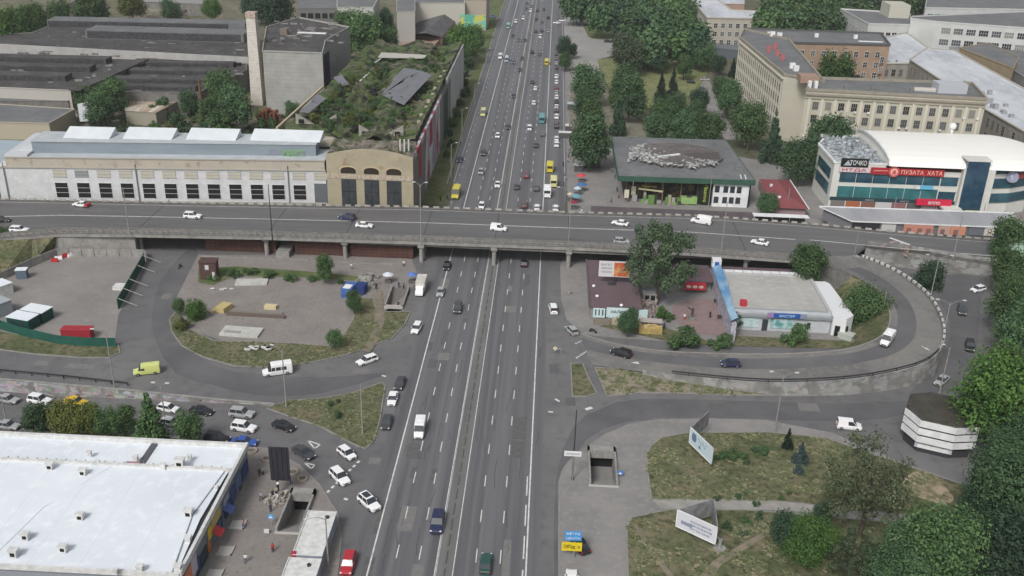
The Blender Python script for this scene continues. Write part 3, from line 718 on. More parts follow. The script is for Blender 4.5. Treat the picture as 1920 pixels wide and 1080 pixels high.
def make_car(kind, far=False):
    s = SPEC[kind]; L2 = s['L']/2; W_ = s['W']; bt = s['belt']; H = s['H']
    t = thing(kind + '_proto', None, None)
    b = B()
    z0 = .22
    loft(b, [(-L2, W_*.84, .38, s['tail']*.86, 1), (-L2+.10, W_*.93, .28, s['tail'], 1), (s['cb'][0], W_, z0, bt+.02, .8), (0, W_, z0, bt, .6),
             (s['cb'][1], W_, z0, bt-.02, .8), (L2-.35, W_*.95, z0+.02, s['hood']-.10, 1), (L2-.07, W_*.86, .28, s['hood']-.20, 1), (L2, W_*.76, .36, s['hood']-.32, 1)], 0)
    ct, cb = s['ct'], s['cb']; wt = W_*.76
    # roof with pillars in body colour
    b.box(-wt, wt, ct[0], ct[1], H-.05, H, 0)
    b.box(-wt*.86, wt*.86, ct[0]+.12, ct[1]-.10, H, H+.035, 0)
    for sx in (-1, 1):
        for yb_, yt_ in ((cb[0]+.12, ct[0]+.02), (cb[1]-.06, ct[1]-.02), ((cb[0]+cb[1])/2-.05, (ct[0]+ct[1])/2)):
            P = [Vector((sx*W_*.925, yb_-.05, bt-.03)), Vector((sx*W_*.925, yb_+.05, bt-.03)), Vector((sx*(wt+.012), yt_+.045, H-.03)), Vector((sx*(wt+.012), yt_-.045, H-.03))]
            b.face(P, 0)
    if kind == 'small_van':
        for sx in (-1, 1):
            b.face([Vector((sx*W_*.93, cb[0]+.05, bt-.05)), Vector((sx*W_*.93, -.25, bt-.05)), Vector((sx*(wt+.05), -.35, H-.03)), Vector((sx*(wt+.05), ct[0], H-.03))], 0)
    if far:
        pass
    b.box(-W_*.35, W_*.35, L2-.03, L2+.02, .42, .54, 1); b.box(-W_*.5, W_*.5, L2-.10, L2+.005, .55, .66, 1)
    b.box(-.26, .26, -L2-.02, -L2+.02, .60, .72, 1)
    for sx in (-1, 1): b.box(sx*(W_+.0), sx*(W_+.16), cb[1]-.55, cb[1]-.40, bt-.02, bt+.12, 0)
    g = B(); frustum(g, (cb[0], cb[1], W_*.91), (ct[0]-.02, ct[1]+.02, wt*.985), bt-.04, H-.04)
    if far:
        k = len(b.v); b.v += g.v; b.f += [tuple(i + k for i in f) for f in g.f]; b.m += [2] * len(g.f)
        for sx in (-1, 1):
            for sy in (-1, 1): b.tube((sx*(W_-.2), sy*s['wb'], s['wh']), (sx*(W_+.02), sy*s['wb'], s['wh']), s['wh'], n=8, mi=3)
            b.box(sx*W_*.62, sx*W_*.95, L2-.16, L2+.03, s['hood']-.34, s['hood']-.2, 4); b.box(sx*W_*.70, sx*W_*.96, -L2-.03, -L2+.1, s['tail']-.25, s['tail']-.05, 5)
        o = b.build('car_body', [M_WHITE, M_DSTEEL, M_GLASS, M_TYRE, M_HEAD, M_TAIL], None, world=False)
        bpy.data.objects.remove(t); return o
    body = b.build('body', [M_WHITE, M_DSTEEL], t, world=False)
    g.build('windows', M_GLASS, t, world=False)
    wheels_for(t, W_, s['wb'], s['wh']); lights_for(t, L2-.05, -L2, W_*.93, s['hood']-.25, s['tail']-.15)
    return t
def make_van(kind, far=False):
    P = dict(van=dict(L=5.6, H=2.35, win=0), minibus=dict(L=5.9, H=2.6, win=1), bus=dict(L=7.6, H=2.8, win=1), coach=dict(L=10.5, H=3.1, win=1))[kind]
    L2 = P['L']/2; W_ = 1.0 if kind in ('van', 'minibus') else 1.15; H = P['H']
    t = thing(kind + '_proto', None, None); b = B()
    nose = 1.15 if kind in ('van', 'minibus') else .25
    loft(b, [(-L2, W_*.93, .35, H-.08, .6), (-L2+.12, W_, .28, H, .6), (L2-nose-1.0, W_, .28, H, .6), (L2-nose-.55, W_*.98, .28, H-.10, .7)], 0)
    if nose > 1: loft(b, [(L2-nose-.55, W_, .28, 1.30, .8), (L2-nose, W_*.99, .28, 1.25, .9), (L2-.25, W_*.92, .30, 1.02, 1), (L2, W_*.80, .36, .80, 1)], 0)
    else: loft(b, [(L2-nose-.55, W_, .28, 1.2, .8), (L2-.1, W_*.98, .28, 1.15, .8), (L2, W_*.92, .36, 1.0, 1)], 0)
    b.box(-W_*.55, W_*.55, L2-.1, L2+.02, .42, .62, 1)
    b.box(-.35, .35, -1.2, -.5, H-.01, H+.10, 0)
    g = B(); yw = L2-nose-.56
    zb = 1.22
    g.face([Vector((-W_*.92, yw+ (.62 if nose > 1 else .50), zb)), Vector((W_*.92, yw+(.62 if nose > 1 else .50), zb)), Vector((W_*.84, yw+.02, H-.12)), Vector((-W_*.84, yw+.02, H-.12))])
    for sx in (-1, 1):
        g.face([Vector((sx*W_*.97, yw, zb)), Vector((sx*W_*.92, yw+(.60 if nose > 1 else .48), zb)), Vector((sx*W_*.84, yw+.02, H-.12)), Vector((sx*W_*.88, yw-.0, H-.12))])
        e = .008
        g.face([Vector((sx*(W_+e), yw-.75, zb+.05)), Vector((sx*(W_+e), yw-.02, zb+.05)), Vector((sx*(W_+e), yw-.10, H-.55)), Vector((sx*(W_+e), yw-.75, H-.55))])
        if P['win']:
            y = yw - .9
            while y - 1.0 > -L2 + .2:
                g.face([Vector((sx*(W_+e), y-1.0, zb+.05)), Vector((sx*(W_+e), y, zb+.05)), Vector((sx*(W_+e), y, H-.55)), Vector((sx*(W_+e), y-1.0, H-.55))]); y -= 1.12
    g.box(-W_*.8, W_*.8, -L2-.02, -L2+.02, 1.35, H-.5)
    body = b.build('body', [M_WHITE, M_DSTEEL], t, world=False); g.build('windows', M_GLASS, t, world=False)
    wheels_for(t, W_, L2-1.05, .36 if L2 < 3.2 else .45); lights_for(t, L2-.05, -L2, W_*.95, .85, 1.0)
    return t
def make_truck():
    t = thing('truck_proto', None, None); L2 = 3.6; b = B()
    loft(b, [(1.55, 1.0, .45, 2.25, .7), (2.2, 1.0, .4, 2.3, .7), (2.75, .98, .4, 1.7, .8), (3.5, .92, .4, 1.15, .9), (3.6, .86, .5, 1.0, 1)], 0)
    b.box(-.45, .45, -3.4, 3.0, .45, .62, 1)
    b.build('body', [M_WHITE, M_DSTEEL], t, world=False)
    c = B(); c.box(-1.12, 1.12, -3.6, 1.45, .75, 3.0); c.box(-1.14, 1.14, -3.62, 1.47, 2.92, 3.03); c.build('cargo_box', mat('cream_box', (0.58, 0.57, 0.51), .6, (.45, .44, .40), .7), t, world=False)
    g = B(); g.face([(-.92, 2.82, 1.62), (.92, 2.82, 1.62), (.84, 2.24, 2.22), (-.84, 2.24, 2.22)])
    for s in (-1, 1): g.face([(s*1.01, 1.65, 1.5), (s*1.01, 2.35, 1.5), (s*1.01, 2.15, 2.1), (s*1.01, 1.65, 2.1)])
    g.build('windows', M_GLASS, t, world=False); wheels_for(t, 1.0, 2.35, .42); lights_for(t, 3.55, -3.6, .98, .95, .8)
    return t
def make_motorbike():
    t = thing('motorbike_proto', None, None)
    b = B(); b.box(-.13, .13, -.5, .35, .45, .85); b.box(-.16, .16, -.75, .0, .78, .92); b.path([(-.35, .55, 1.05), (0, .48, 1.0), (.35, .55, 1.05)], .03)
    b.path([(0, .45, .95), (0, .72, .35)], .05); b.build('frame', M_DSTEEL, t, world=False)
    for y in (-.68, .72):
        w = B(); w.tube((-.06, y, .3), (.06, y, .3), .3, n=12); w.build('wheel', M_TYRE, t, world=False)
    return t
PAINT = dict(white=(.80,.80,.80), silver=(.36,.365,.37), grey=(.12,.12,.125), dgrey=(.055,.057,.062), black=(.014,.014,.016), navy=(.022,.028,.075), blue=(.03,.09,.36),
  green=(.02,.075,.065), red=(.42,.025,.035), dred=(.18,.025,.035), lime=(.60,.65,.22), yellow=(.60,.52,.05), paleyellow=(.62,.60,.28), teal=(.10,.30,.30), pteal=(.25,.50,.47), lblue=(.42,.52,.56), taxi=(.62,.42,.03), rust=(.12,.06,.055))
for k in SPEC: VEH[k] = make_car(k)
for k in SPEC: VEH['far_' + k] = make_car(k, far=True)
for k in ('van', 'minibus', 'bus', 'coach'): VEH[k] = make_van(k)
VEH['truck'] = make_truck(); VEH['motorcycle'] = make_motorbike()
CATN = dict(sedan='car', hatch='car', wagon='car', suv='car', small_van='van', van='van', minibus='minibus', bus='bus', coach='bus', truck='truck', motorcycle='motorcycle')
NAMEN = dict(sedan='sedan_car', hatch='hatchback_car', wagon='estate_car', suv='suv_car', small_van='small_van', van='van', minibus='minibus', bus='bus', coach='bus', truck='box_truck', motorcycle='motorcycle')
HD = dict(S=math.pi, N=0.0, E=-math.pi/2, W=math.pi/2)
def vehicle(kind, color, px, py, head, label, group, z=0.0, far=False, scale=1.0, tilt=None):
    p = GT(px, py, 0.75 + z); p.z -= 0.75
    rot = HD[head] if isinstance(head, str) else None
    if rot is None:
        q = GT(head[0], head[1], 0.6 + z); d = q - p; rot = math.atan2(d.y, d.x) - math.pi/2
    far = far and kind in SPEC
    src = VEH[('far_' if far else '') + kind]; c = copy_tree(src)
    c.name = NAMEN[kind]; c.location = p; c.rotation_euler = (0, 0, rot); c.scale = (scale,) * 3
    tag(c, label, CATN[kind], group)
    m = paint(color, PAINT[color])
    tgt = [c] if c.type == 'MESH' else [o for o in c.children if o.name.startswith('body') or o.name.startswith('frame')]
    for o in tgt:
        if o.name.startswith('frame'): continue
        o.material_slots[0].link = 'OBJECT'; o.material_slots[0].material = m
    return c

# ================================================================== PEOPLE
def ellip(b, c, r, n=8, k=6, mi=0):
    k0 = len(b.v)
    for i in range(1, k):
        a = math.pi * i / k
        for j in range(n):
            t = 2 * math.pi * j / n; b.v.append((c[0] + r[0]*math.sin(a)*math.cos(t), c[1] + r[1]*math.sin(a)*math.sin(t), c[2] + r[2]*math.cos(a)))
    for i in range(k - 2):
        for j in range(n):
            b.f.append((k0+i*n+j, k0+i*n+(j+1)%n, k0+(i+1)*n+(j+1)%n, k0+(i+1)*n+j)); b.m.append(mi)
    b.f.append(tuple(k0+j for j in range(n))); b.m.append(mi); b.f.append(tuple(k0+(k-2)*n+j for j in reversed(range(n)))); b.m.append(mi)
def skin_person(pose):
    """one continuous skinned body: joints, radii"""
    st = pose   # stride and arm swing
    J = {'pel': (0,0,.95,.145), 'wst': (0,.0,1.12,.125), 'chs': (0,0,1.34,.155), 'nck': (0,.01,1.49,.06), 'hd1': (0,.02,1.60,.082), 'hd2': (0,.03,1.70,.075)}
    E = [('pel','wst'), ('wst','chs'), ('chs','nck'), ('nck','hd1'), ('hd1','hd2')]
    for s, n in ((-1, 'l'), (1, 'r')):
        f = st['step'] * s
        J['hip'+n] = (s*.10, 0, .88, .10); J['kne'+n] = (s*.11, f*.5+.02, .50, .068); J['ank'+n] = (s*.11, f - .03, .09, .045); J['toe'+n] = (s*.12, f + .14, .04, .04)
        E += [('pel','hip'+n), ('hip'+n,'kne'+n), ('kne'+n,'ank'+n), ('ank'+n,'toe'+n)]
        a = st['arm'] * -s; w = st.get('bend', 0)
        J['sho'+n] = (s*.19, 0, 1.41, .062); J['elb'+n] = (s*.25, a*.4 - .02, 1.13, .045); J['wri'+n] = (s*.25, a + .06 + w*.22, .90 + w*.22, .032); J['han'+n] = (s*.245, a*1.1 + .08 + w*.32, .80 + w*.28, .036)
        E += [('chs','sho'+n), ('sho'+n,'elb'+n), ('elb'+n,'wri'+n), ('wri'+n,'han'+n)]
        for q, off in enumerate((-.03, -.01, .01, .03)):
            J['f%d'%q+n] = (s*.245 + off*.3, a*1.1 + .09 + off + w*.42, .715 + abs(off)*.3 + w*.27, .009); E.append(('han'+n, 'f%d'%q+n))
        J['th'+n] = (s*.20, a*1.1 + .13 + w*.36, .77 + w*.28, .010); E.append(('han'+n, 'th'+n))
    names = list(J); me = bpy.data.meshes.new('p'); me.from_pydata([J[k][:3] for k in names], [(names.index(a), names.index(c)) for a, c in E], [])
    ob = bpy.data.objects.new('p', me); COL.objects.link(ob)
    md = ob.modifiers.new('s', 'SKIN'); md.use_smooth_shade = True
    if not me.skin_vertices: 
        bm = bmesh.new(); bm.from_mesh(me); bm.verts.layers.skin.verify(); bm.to_mesh(me); bm.free()
    for i, k in enumerate(names):
        sv = me.skin_vertices[0].data[i]; r = J[k][3]; sv.radius = (r, r * (.72 if k in ('pel','wst','chs') else 1)); sv.use_root = (k == 'pel')
    sb = ob.modifiers.new('u', 'SUBSURF'); sb.levels = 1; sb.render_levels = 1
    dg = bpy.context.evaluated_depsgraph_get(); out = bpy.data.meshes.new_from_object(ob.evaluated_get(dg))
    bpy.data.objects.remove(ob)
    out.materials.clear()
    for m in (plain('skin', (.42, .26, .19)), plain('shoe', (.03, .03, .03))): out.materials.append(m)
    for p in out.polygons: p.use_smooth = True; p.material_index = 1 if p.center.z < .11 else 0
    return out
def shell(src, test, grow, name):
    """garment: the faces of the body that pass the test, pushed outward"""
    bm = bmesh.new(); bm.from_mesh(src); bm.normal_update()
    for v in bm.verts: v.co += v.normal * grow
    bmesh.ops.delete(bm, geom=[f for f in bm.faces if not test(f.calc_center_median())], context='FACES')
    me = bpy.data.meshes.new(name); bm.to_mesh(me); bm.free(); me.materials.clear(); me.materials.append(M_WHITE)
    for p in me.polygons: p.material_index = 0
    return me
POSES = []
for pz in (dict(step=.26, arm=.16), dict(step=.04, arm=.03), dict(step=.0, arm=.0, bend=1)):
    bm_ = skin_person(pz)
    shirt = shell(bm_, lambda c: (c.z > .93 and c.z < 1.47) and not (abs(c.x) > .20 and c.z < 1.16), .018, 'shirt')
    trous = shell(bm_, lambda c: c.z <= 1.0 and c.z > .10 and abs(c.x) < .19, .016, 'trousers')
    hair = shell(bm_, lambda c: c.z > 1.665 or (c.z > 1.56 and c.y < .0), .016, 'hair')
    face = B()
    ellip(face, (0, .105, 1.645), (.014, .02, .022), 6, 4, 0)
    for s in (-1, 1): face.box(s*.022, s*.042, .092, .104, 1.672, 1.684, 1); ellip(face, (s*.085, .02, 1.645), (.012, .02, .03), 5, 4, 0)
    face.box(-.025, .025, .088, .1, 1.600, 1.608, 1)
    POSES.append((bm_, shirt, trous, hair, face))
CLOTH = dict(white=(.7,.7,.68), black=(.02,.02,.022), navy=(.03,.04,.10), red=(.45,.04,.04), blue=(.08,.18,.45), grey=(.2,.2,.2), beige=(.4,.35,.26), olive=(.10,.10,.06), pink=(.55,.25,.28), jeans=(.07,.10,.18), lilac=(.35,.30,.45))
_face = {}
def person(px, py, rot, shirt, trousers, label, pose=0, z=0.0, group=None):
    p = GT(px, py, z); bm_, sh, tr, hr, fc = POSES[pose]
    o = bpy.data.objects.new('person', bm_); link(o); o.location = p; o.rotation_euler = (0, 0, R(rot)); tag(o, label, 'person', group)
    for me, n_, c in ((sh, 'shirt', shirt), (tr, 'trousers', trousers), (hr, 'hair', None)):
        q = bpy.data.objects.new(n_, me); link(q, o)
        m = plain('cloth_' + c, CLOTH[c], .9) if c else plain('dark_hair', (.03, .02, .015))
        q.material_slots[0].link = 'OBJECT'; q.material_slots[0].material = m
    if pose not in _face: _face[pose] = fc.build('face', [plain('skin', None), M_BLACK], o, world=False)
    else: link(bpy.data.objects.new('face', _face[pose].data), o)
    return o

# ================================================================== LAMPS
M_POLE = mat('pole_concrete', (.30, .295, .28), .85, (.22, .215, .2), 1.0)
def lamp(base, top, label, arms=2, arm=2.2, z0=0.0, dark=False, rot=0.0, head=True, group='street lamps', steel=False, low=False):
    """base and top given in photo px; the pole stands upright at the base, as tall as the photo shows"""
    p = GT(base[0], base[1], z0) if not z0 else G(base[0], base[1], z0)
    q = GY(top[0], top[1], p.y); h = max(3.0, q.z - p.z)
    t = thing('street_lamp' if head else 'street_pole', label, 'street lamp' if head else 'pole', p, rot, group)
    m = M_DSTEEL if dark else M_POLE
    b = B(); b.tube((0, 0, 0), (0, 0, h), .15, .09, 9); b.tube((0, 0, 0), (0, 0, .6), .20, .17, 9); b.build('pole', m, t, world=False)
    ang = {1: [0], 2: [0, math.pi], 0: []}[arms]
    for a in ang:
        c, s = math.cos(a), math.sin(a)
        b = B(); b.path([(0, 0, h - .8), (c*arm*.45, s*arm*.45, h + .15), (c*arm, s*arm, h + .45)], .055, .04, 6); am = b.build('arm', m, t, world=False)
        if head:
            b = B(); loft_ = [(c*arm, s*arm)]
            bb_ = B(); Mx = Matrix.Translation((c*(arm+.3), s*(arm+.3), h + .48)) @ Matrix.Rotation(a, 4, 'Z')
            bb_.box(-.38, .38, -.17, .17, -.03, .09, M=Mx); bb_.box(-.30, .34, -.13, .13, -.08, -.03, 1, M=Mx)
            bb_.build('lamp_head', [mat('lamp_shell', (.55, .55, .53), .5), mat('lamp_lens', (.75, .75, .7), .3)], am, world=False)
    return t

# ================================================================== TREES
def leaf_mat(name, c, c2, c3):
    m = mat(name, c, .75, c2, 2.0, 3, (0.38, 0.62), c3=c3, scale3=4.5, mix3=(0.48, 0.66), obj_rand=0.25)
    return m
LM = dict(
 green=leaf_mat('leaves_green', (.052, .106, .036), (.094, .160, .054), (.025, .058, .024)),
 bright=leaf_mat('leaves_bright', (.050, .112, .022), (.085, .165, .036), (.024, .058, .014)),
 dark=leaf_mat('leaves_dark', (.028, .062, .034), (.048, .092, .046), (.015, .036, .022)),
 deep=leaf_mat('leaves_deep', (.044, .094, .040), (.080, .142, .058), (.022, .052, .026)),
 blue=leaf_mat('needles_blue', (.055, .095, .09), (.09, .14, .135), (.03, .055, .055)),
 fir=leaf_mat('needles_dark', (.014, .030, .020), (.028, .048, .030), (.008, .018, .013)),
 grey=leaf_mat('leaves_greyish', (.060, .088, .046), (.105, .138, .074), (.028, .046, .025)),
 willow=leaf_mat('leaves_willow', (.050, .086, .042), (.085, .128, .064), (.026, .050, .027)),
 brown=leaf_mat('leaves_brownish', (.070, .095, .046), (.13, .155, .082), (.034, .052, .027)),
 yellow=leaf_mat('leaves_yellowish', (.085, .115, .025), (.16, .165, .04), (.042, .068, .02)),
)
def crown_mesh(name, kind, seed, n, leaf=.42):
    """unit crown: radius 1 in x and y, from z=-1 to 1; many leaf-cluster faces in lumps"""
    rnd = random.Random(seed); V = []; F = []
    lumps = []
    if kind == 'round':
        for i in range(22):
            a = rnd.uniform(0, 2*math.pi); u = rnd.uniform(-.75, .85); r = math.sqrt(max(0, 1-u*u)) * rnd.uniform(.35, .72)
            lumps.append((r*math.cos(a), r*math.sin(a), u*.68, rnd.uniform(.26, .44)))
        lumps.append((0, 0, 0, .62)); lumps.append((0, 0, -.3, .55))
    elif kind == 'shrub':
        for i in range(11):
            a = rnd.uniform(0, 2*math.pi); r = rnd.uniform(.2, .85); lumps.append((r*math.cos(a), r*math.sin(a), rnd.uniform(-.7, .8-.7*r), rnd.uniform(.20, .42)))
    elif kind == 'loose':
        for i in range(70):
            a = rnd.uniform(0, 2*math.pi); u = rnd.uniform(-.8, .9); r = math.sqrt(max(0, 1-u*u)) * rnd.uniform(.25, .95)
            lumps.append((r*math.cos(a), r*math.sin(a), u*.75, rnd.uniform(.08, .20)))
    elif kind == 'tall':
        for i in range(26):
            a = rnd.uniform(0, 2*math.pi); u = rnd.uniform(-.9, .85); r = (1 - max(0, u)**2*.7) * rnd.uniform(.25, .65)
            lumps.append((r*math.cos(a), r*math.sin(a), u*.85, rnd.uniform(.24, .40)))
        for u in (-.5, 0, .4): lumps.append((0, 0, u, .5))
    elif kind == 'cone':
        for i in range(30):
            u = rnd.uniform(-1, .95); a = rnd.uniform(0, 2*math.pi); r = (1-u)/2*.72
            lumps.append((r*math.cos(a), r*math.sin(a), u, .10 + .22*(1-u)/2))
        for u in (-.7, -.3, .1, .5): lumps.append((0, 0, u, .12 + .42*(1-u)/2))
    tot = sum(l[3]**2 for l in lumps)
    for (lx, ly, lz, lr) in lumps:
        cnt = int(n * lr*lr / tot)
        for _ in range(cnt):
            while True:
                d = Vector((rnd.gauss(0, 1), rnd.gauss(0, 1), rnd.gauss(0, 1)))
                if d.length > .01: break
            d.normalize(); rr = lr * (rnd.uniform(.45, 1.0) ** .5) * (1 + .25*rnd.gauss(0, .9))
            c = Vector((lx, ly, lz)) + d * rr
            nn = (d * .9 + Vector((rnd.gauss(0, .5), rnd.gauss(0, .5), rnd.gauss(0, .5) + .35))).normalized()
            a_ = nn.orthogonal().normalized(); a_.rotate(Matrix.Rotation(rnd.uniform(0, 6.28), 3, nn)); b_ = nn.cross(a_)
            s = leaf * rnd.uniform(.06, .14); s2 = s * rnd.uniform(.5, .8); k = len(V)
            V += [c - a_*s, c - b_*s2 + nn*s*.2, c + a_*s, c + b_*s2 + nn*s*.2]; F.append((k, k+1, k+2, k+3))
    rr = sorted(math.hypot(v[0], v[1]) for v in V); q = rr[int(len(rr)*.97)]; zz = sorted(v[2] for v in V); zl, zh = zz[int(len(zz)*.01)], zz[int(len(zz)*.99)]
    V = [Vector((v[0]/q, v[1]/q, (v[2]-(zl+zh)/2)/((zh-zl)/2))) for v in V]
    me = bpy.data.meshes.new(name); me.from_pydata([tuple(v) for v in V], [], F); me.materials.append(LM['green']); me.update()
    return me
CR = {'round': [crown_mesh('crown_round', 'round', s, 6200, .48) for s in (1, 2, 3, 4)], 'loose': [crown_mesh('crown_loose', 'loose', s, 9000, .30) for s in (5, 6)], 'sparse': [crown_mesh('crown_sparse', 'loose', 61, 6500, .24)], 'big': [crown_mesh('crown_big', 'round', s, 15000, .30) for s in (41, 42)],
      'tall': [crown_mesh('crown_tall', 'tall', s, 7000, .48) for s in (8, 9, 10)], 'cone': [crown_mesh('crown_cone', 'cone', s, 3000, .7) for s in (11, 12)],
      'far': [crown_mesh('crown_far', 'round', s, 1500, 1.15) for s in (21, 22, 23, 24)], 'shrub': [crown_mesh('crown_shrub', 'shrub', s, 2200, .75) for s in (31, 32, 33, 34)]}
TR = []
for s in (1, 2, 3):
    rnd = random.Random(s*13); b = B(); b.path([(0, 0, -.05), (.03, .02, .35), (.0, .04, .7), (.05, 0, 1.0)], .055, .02, 7)
    for i in range(7):
        a = i*2.4 + s; h = .35 + .07*i; r = .42 + .1*rnd.random(); b.path([(0, 0, h), (r*.5*math.cos(a), r*.5*math.sin(a), h + .18), (r*math.cos(a), r*math.sin(a), h + .34)], .028, .008, 5)
    o = b.build('trunk', M_BARK, None, world=False); TR.append(o.data); bpy.data.objects.remove(o)
_tr = random.Random(99)
def tree(px, py, wpx, label, kind='round', col='green', h=None, trunk=.28, name='tree', cat='tree', group=None, zc=None, asp=None, z0=0.0, low=False, far=False):
    """px,py = centre of the crown in the photo, wpx = its width"""
    r = wpx / 2 / SCL(G(px, py, 3.0)); r = wpx / 2 / SCL(G(px, py, 3.0 + r))
    aspect = asp if asp is not None else {'round': .95, 'loose': .9, 'sparse': .8, 'tall': 1.12, 'cone': 2.2, 'shrub': .75}[kind]
    rz = r * aspect; z = (zc if zc is not None else rz + (.6*r if kind not in ('shrub', 'cone') else 0))
    p = GT(px, py, z) if low else G(px, py, z)
    gz = hz(p.x, p.y) if low else z0
    if low: z = p.z - gz
    t = thing(name, label, cat, (p.x, p.y, gz), _tr.uniform(0, 6.28), group)
    pool = CR['far'] if far else CR['big'] if (kind == 'round' and wpx > 84) else CR[kind]
    me = pool[_tr.randrange(len(pool))]
    o = bpy.data.objects.new('crown', me); link(o, t); z = z if low else z - gz; o.location = (0, 0, z); o.scale = (r, r * (_tr.uniform(.7, 1.25) if kind == 'shrub' else _tr.uniform(.85, 1.08)), rz); o.rotation_euler = (0, 0, 0)
    o.material_slots[0].link = 'OBJECT'; o.material_slots[0].material = LM[col]
    if kind != 'shrub':
        o2 = bpy.data.objects.new('trunk', TR[_tr.randrange(3)]); link(o2, t); o2.scale = (r*.9, r*.9, z + rz*.35)
    return t
# ================================================================== BUILDINGS
_winc = {}
def win_mesh(w, h, nx=2, nz=2, frame=None, glass=None, deep=.10):
    key = (w, h, nx, nz, frame.name if frame else '', glass.name if glass else '')
    if key in _winc: return _winc[key]
    b = B(); f = .09
    b.box(-w/2, w/2, -.04, .05, 0, h, 1)
    b.box(-w/2-f, -w/2, -deep, .05, -f, h+f); b.box(w/2, w/2+f, -deep, .05, -f, h+f); b.box(-w/2, w/2, -deep, .05, -f, 0); b.box(-w/2, w/2, -deep, .05, h, h+f)
    for i in range(1, nx): x = -w/2 + w*i/nx; b.box(x-.045, x+.045, -deep*.7, -.04, 0, h)
    for i in range(1, nz): z = h*i/nz; b.box(-w/2, w/2, -deep*.68, -.04, z-.04, z+.04)
    o = b.build('window', [frame or M_WHITE, glass or M_GLASSV], None, world=False); me = o.data; bpy.data.objects.remove(o); _winc[key] = me
    return me
M_GLASSV = mat('office_glass', (.05, .055, .06), .15, obj_rand=.6, c2=(.05, .055, .06), spec=.6)
_wr = random.Random(17)
GLV = [M_GLASSV, M_GLASSV, plain('dark_pane', (.02,.02,.022), .2), plain('curtain_pane', (.20,.20,.18), .4), plain('grey_pane', (.10,.105,.11), .3)]
M_OLDFRAME = plain('old_frame', (.30, .28, .24))
def windows(parent, p0, p1, rows, nx, me, margin=.5, name='window', skip=()):
    p0 = Vector(p0); p1 = Vector(p1); d = p1 - p0; L_ = d.length; u = d.normalized(); n = parent.get('_w', 0); extra = []
    for z in rows:
        for i in range(nx):
            if (i, rows.index(z)) in skip: continue
            p = p0 + u * (margin + (L_ - 2*margin) * (i + .5) / nx); M = FR(Vector((p.x, p.y, z)), u)
            if n < 99:
                o = place(me, name, parent, M); n += 1
                if me.materials[1] == M_GLASSV: o.material_slots[1].link = 'OBJECT'; o.material_slots[1].material = _wr.choice(GLV)
            else: extra.append(M)
    parent['_w'] = n
    if extra:
        b = B(); 
        for M in extra:
            k = len(b.v); b.v += [tuple(M @ v.co) for v in me.vertices]
            for f in me.polygons: b.f.append(tuple(k + i for i in f.vertices)); b.m.append(f.material_index)
        b.build(name, list(me.materials), parent, kind='stuff')
def building(name, label, poly, z1, wall, roof, cat='building', z0=0.0, parapet=.5, pw=.35, group=None, cornice=None):
    cx = sum(p[0] for p in poly)/len(poly); cy = sum(p[1] for p in poly)/len(poly)
    t = thing(name, label, cat, (cx, cy, max(z0, 0) if z0 > -1 else z0), 0, group)
    B().prism(poly, z0, z1).build('wall', wall, t)
    sheet_poly = [Vector((p[0], p[1], 0)) for p in poly]
    b = B(); P = [Vector((p[0], p[1], z1 + .02)) for p in sheet_poly]
    for tri in tessellate_polygon([P]): b.face([P[i] for i in tri])
    b.build('roof', roof, t)
    if parapet:
        b = B(); n = len(P)
        for i in range(n): b.seg(P[i] - Vector((0,0,.05)), P[(i+1) % n] - Vector((0,0,.05)), pw*2 if cornice else pw, parapet)
        b.build('parapet', cornice or wall, t)
    return t
def rect(x0, x1, y0, y1): return [(x0, y0), (x1, y0), (x1, y1), (x0, y1)]
def addbox(parent, name, x0, x1, y0, y1, z0, z1, m, label=None, rz=0):
    b = B()
    if rz:
        c = Vector(((x0+x1)/2, (y0+y1)/2, 0)); M = Matrix.Translation(c) @ Matrix.Rotation(rz, 4, 'Z') @ Matrix.Translation(-c); b.box(x0, x1, y0, y1, z0, z1, M=M)
    else: b.box(x0, x1, y0, y1, z0, z1)
    return b.build(name, m, parent, label=label)

# ---- market hall with the big white roof, lower left
M_ROOFW = mat('white_roof_membrane', (.70, .745, .785), .85, (.63, .675, .715), .06, 9, c3=(.74, .78, .81), scale3=.5); add_stripes(M_ROOFW, 0, 7.3, .07, (.45,.48,.51), .5)
M_MARKW = mat('market_cladding', (.20, .22, .25), .6, (.15, .165, .19), .3)
t = thing('market_hall', 'wide low market hall with a pale blue-white flat roof at lower left', 'building', (-85, 122, -2.4))
B().box(-130, -48.6, 106.2, 138.6, -2.5, 5.2).build('wall', M_MARKW, t)
rf = B().box(-130, -48.9, 130.9, 138.2, 5.2, 5.35).build('rear_roof', M_ROOFW, t)
rf = B(); rf.face([(-130, 106.3, 5.75), (-49.0, 106.3, 5.75), (-49.6, 118, 6.0), (-49.2, 131.0, 5.85), (-130, 131.0, 5.85)]); rf.build('main_roof', M_ROOFW, t)
M_WTRIM = mat('white_trim', (.66, .67, .66), .6, (.50, .50, .48), 1.0, 6)
b = B(); b.box(-130, -48.3, 138.1, 138.7, 4.6, 6.1); b.build('rear_parapet', M_WTRIM, t)
b = B(); b.box(-130, -48.8, 130.5, 131.1, 5.2, 6.25); 
b.build('step_parapet', M_WTRIM, t)
b = B(); b.box(-130, -49.5, 131.1, 131.16, 5.4, 5.5)
for k in range(50): b.box(-129+k*1.6, -128.88+k*1.6, 131.1, 131.5, 5.36, 6.2)
b.build('parapet_struts', plain('strut_grey', (.3,.3,.3)), t)
b = B(); b.seg((-48.5, 106.2, 5.2), (-48.5, 138.7, 5.2), .5, 1.0); b.seg((-130, 106.2, 5.2), (-48.5, 106.2, 5.2), .4, .75); b.build('edge_parapet', M_WTRIM, t)
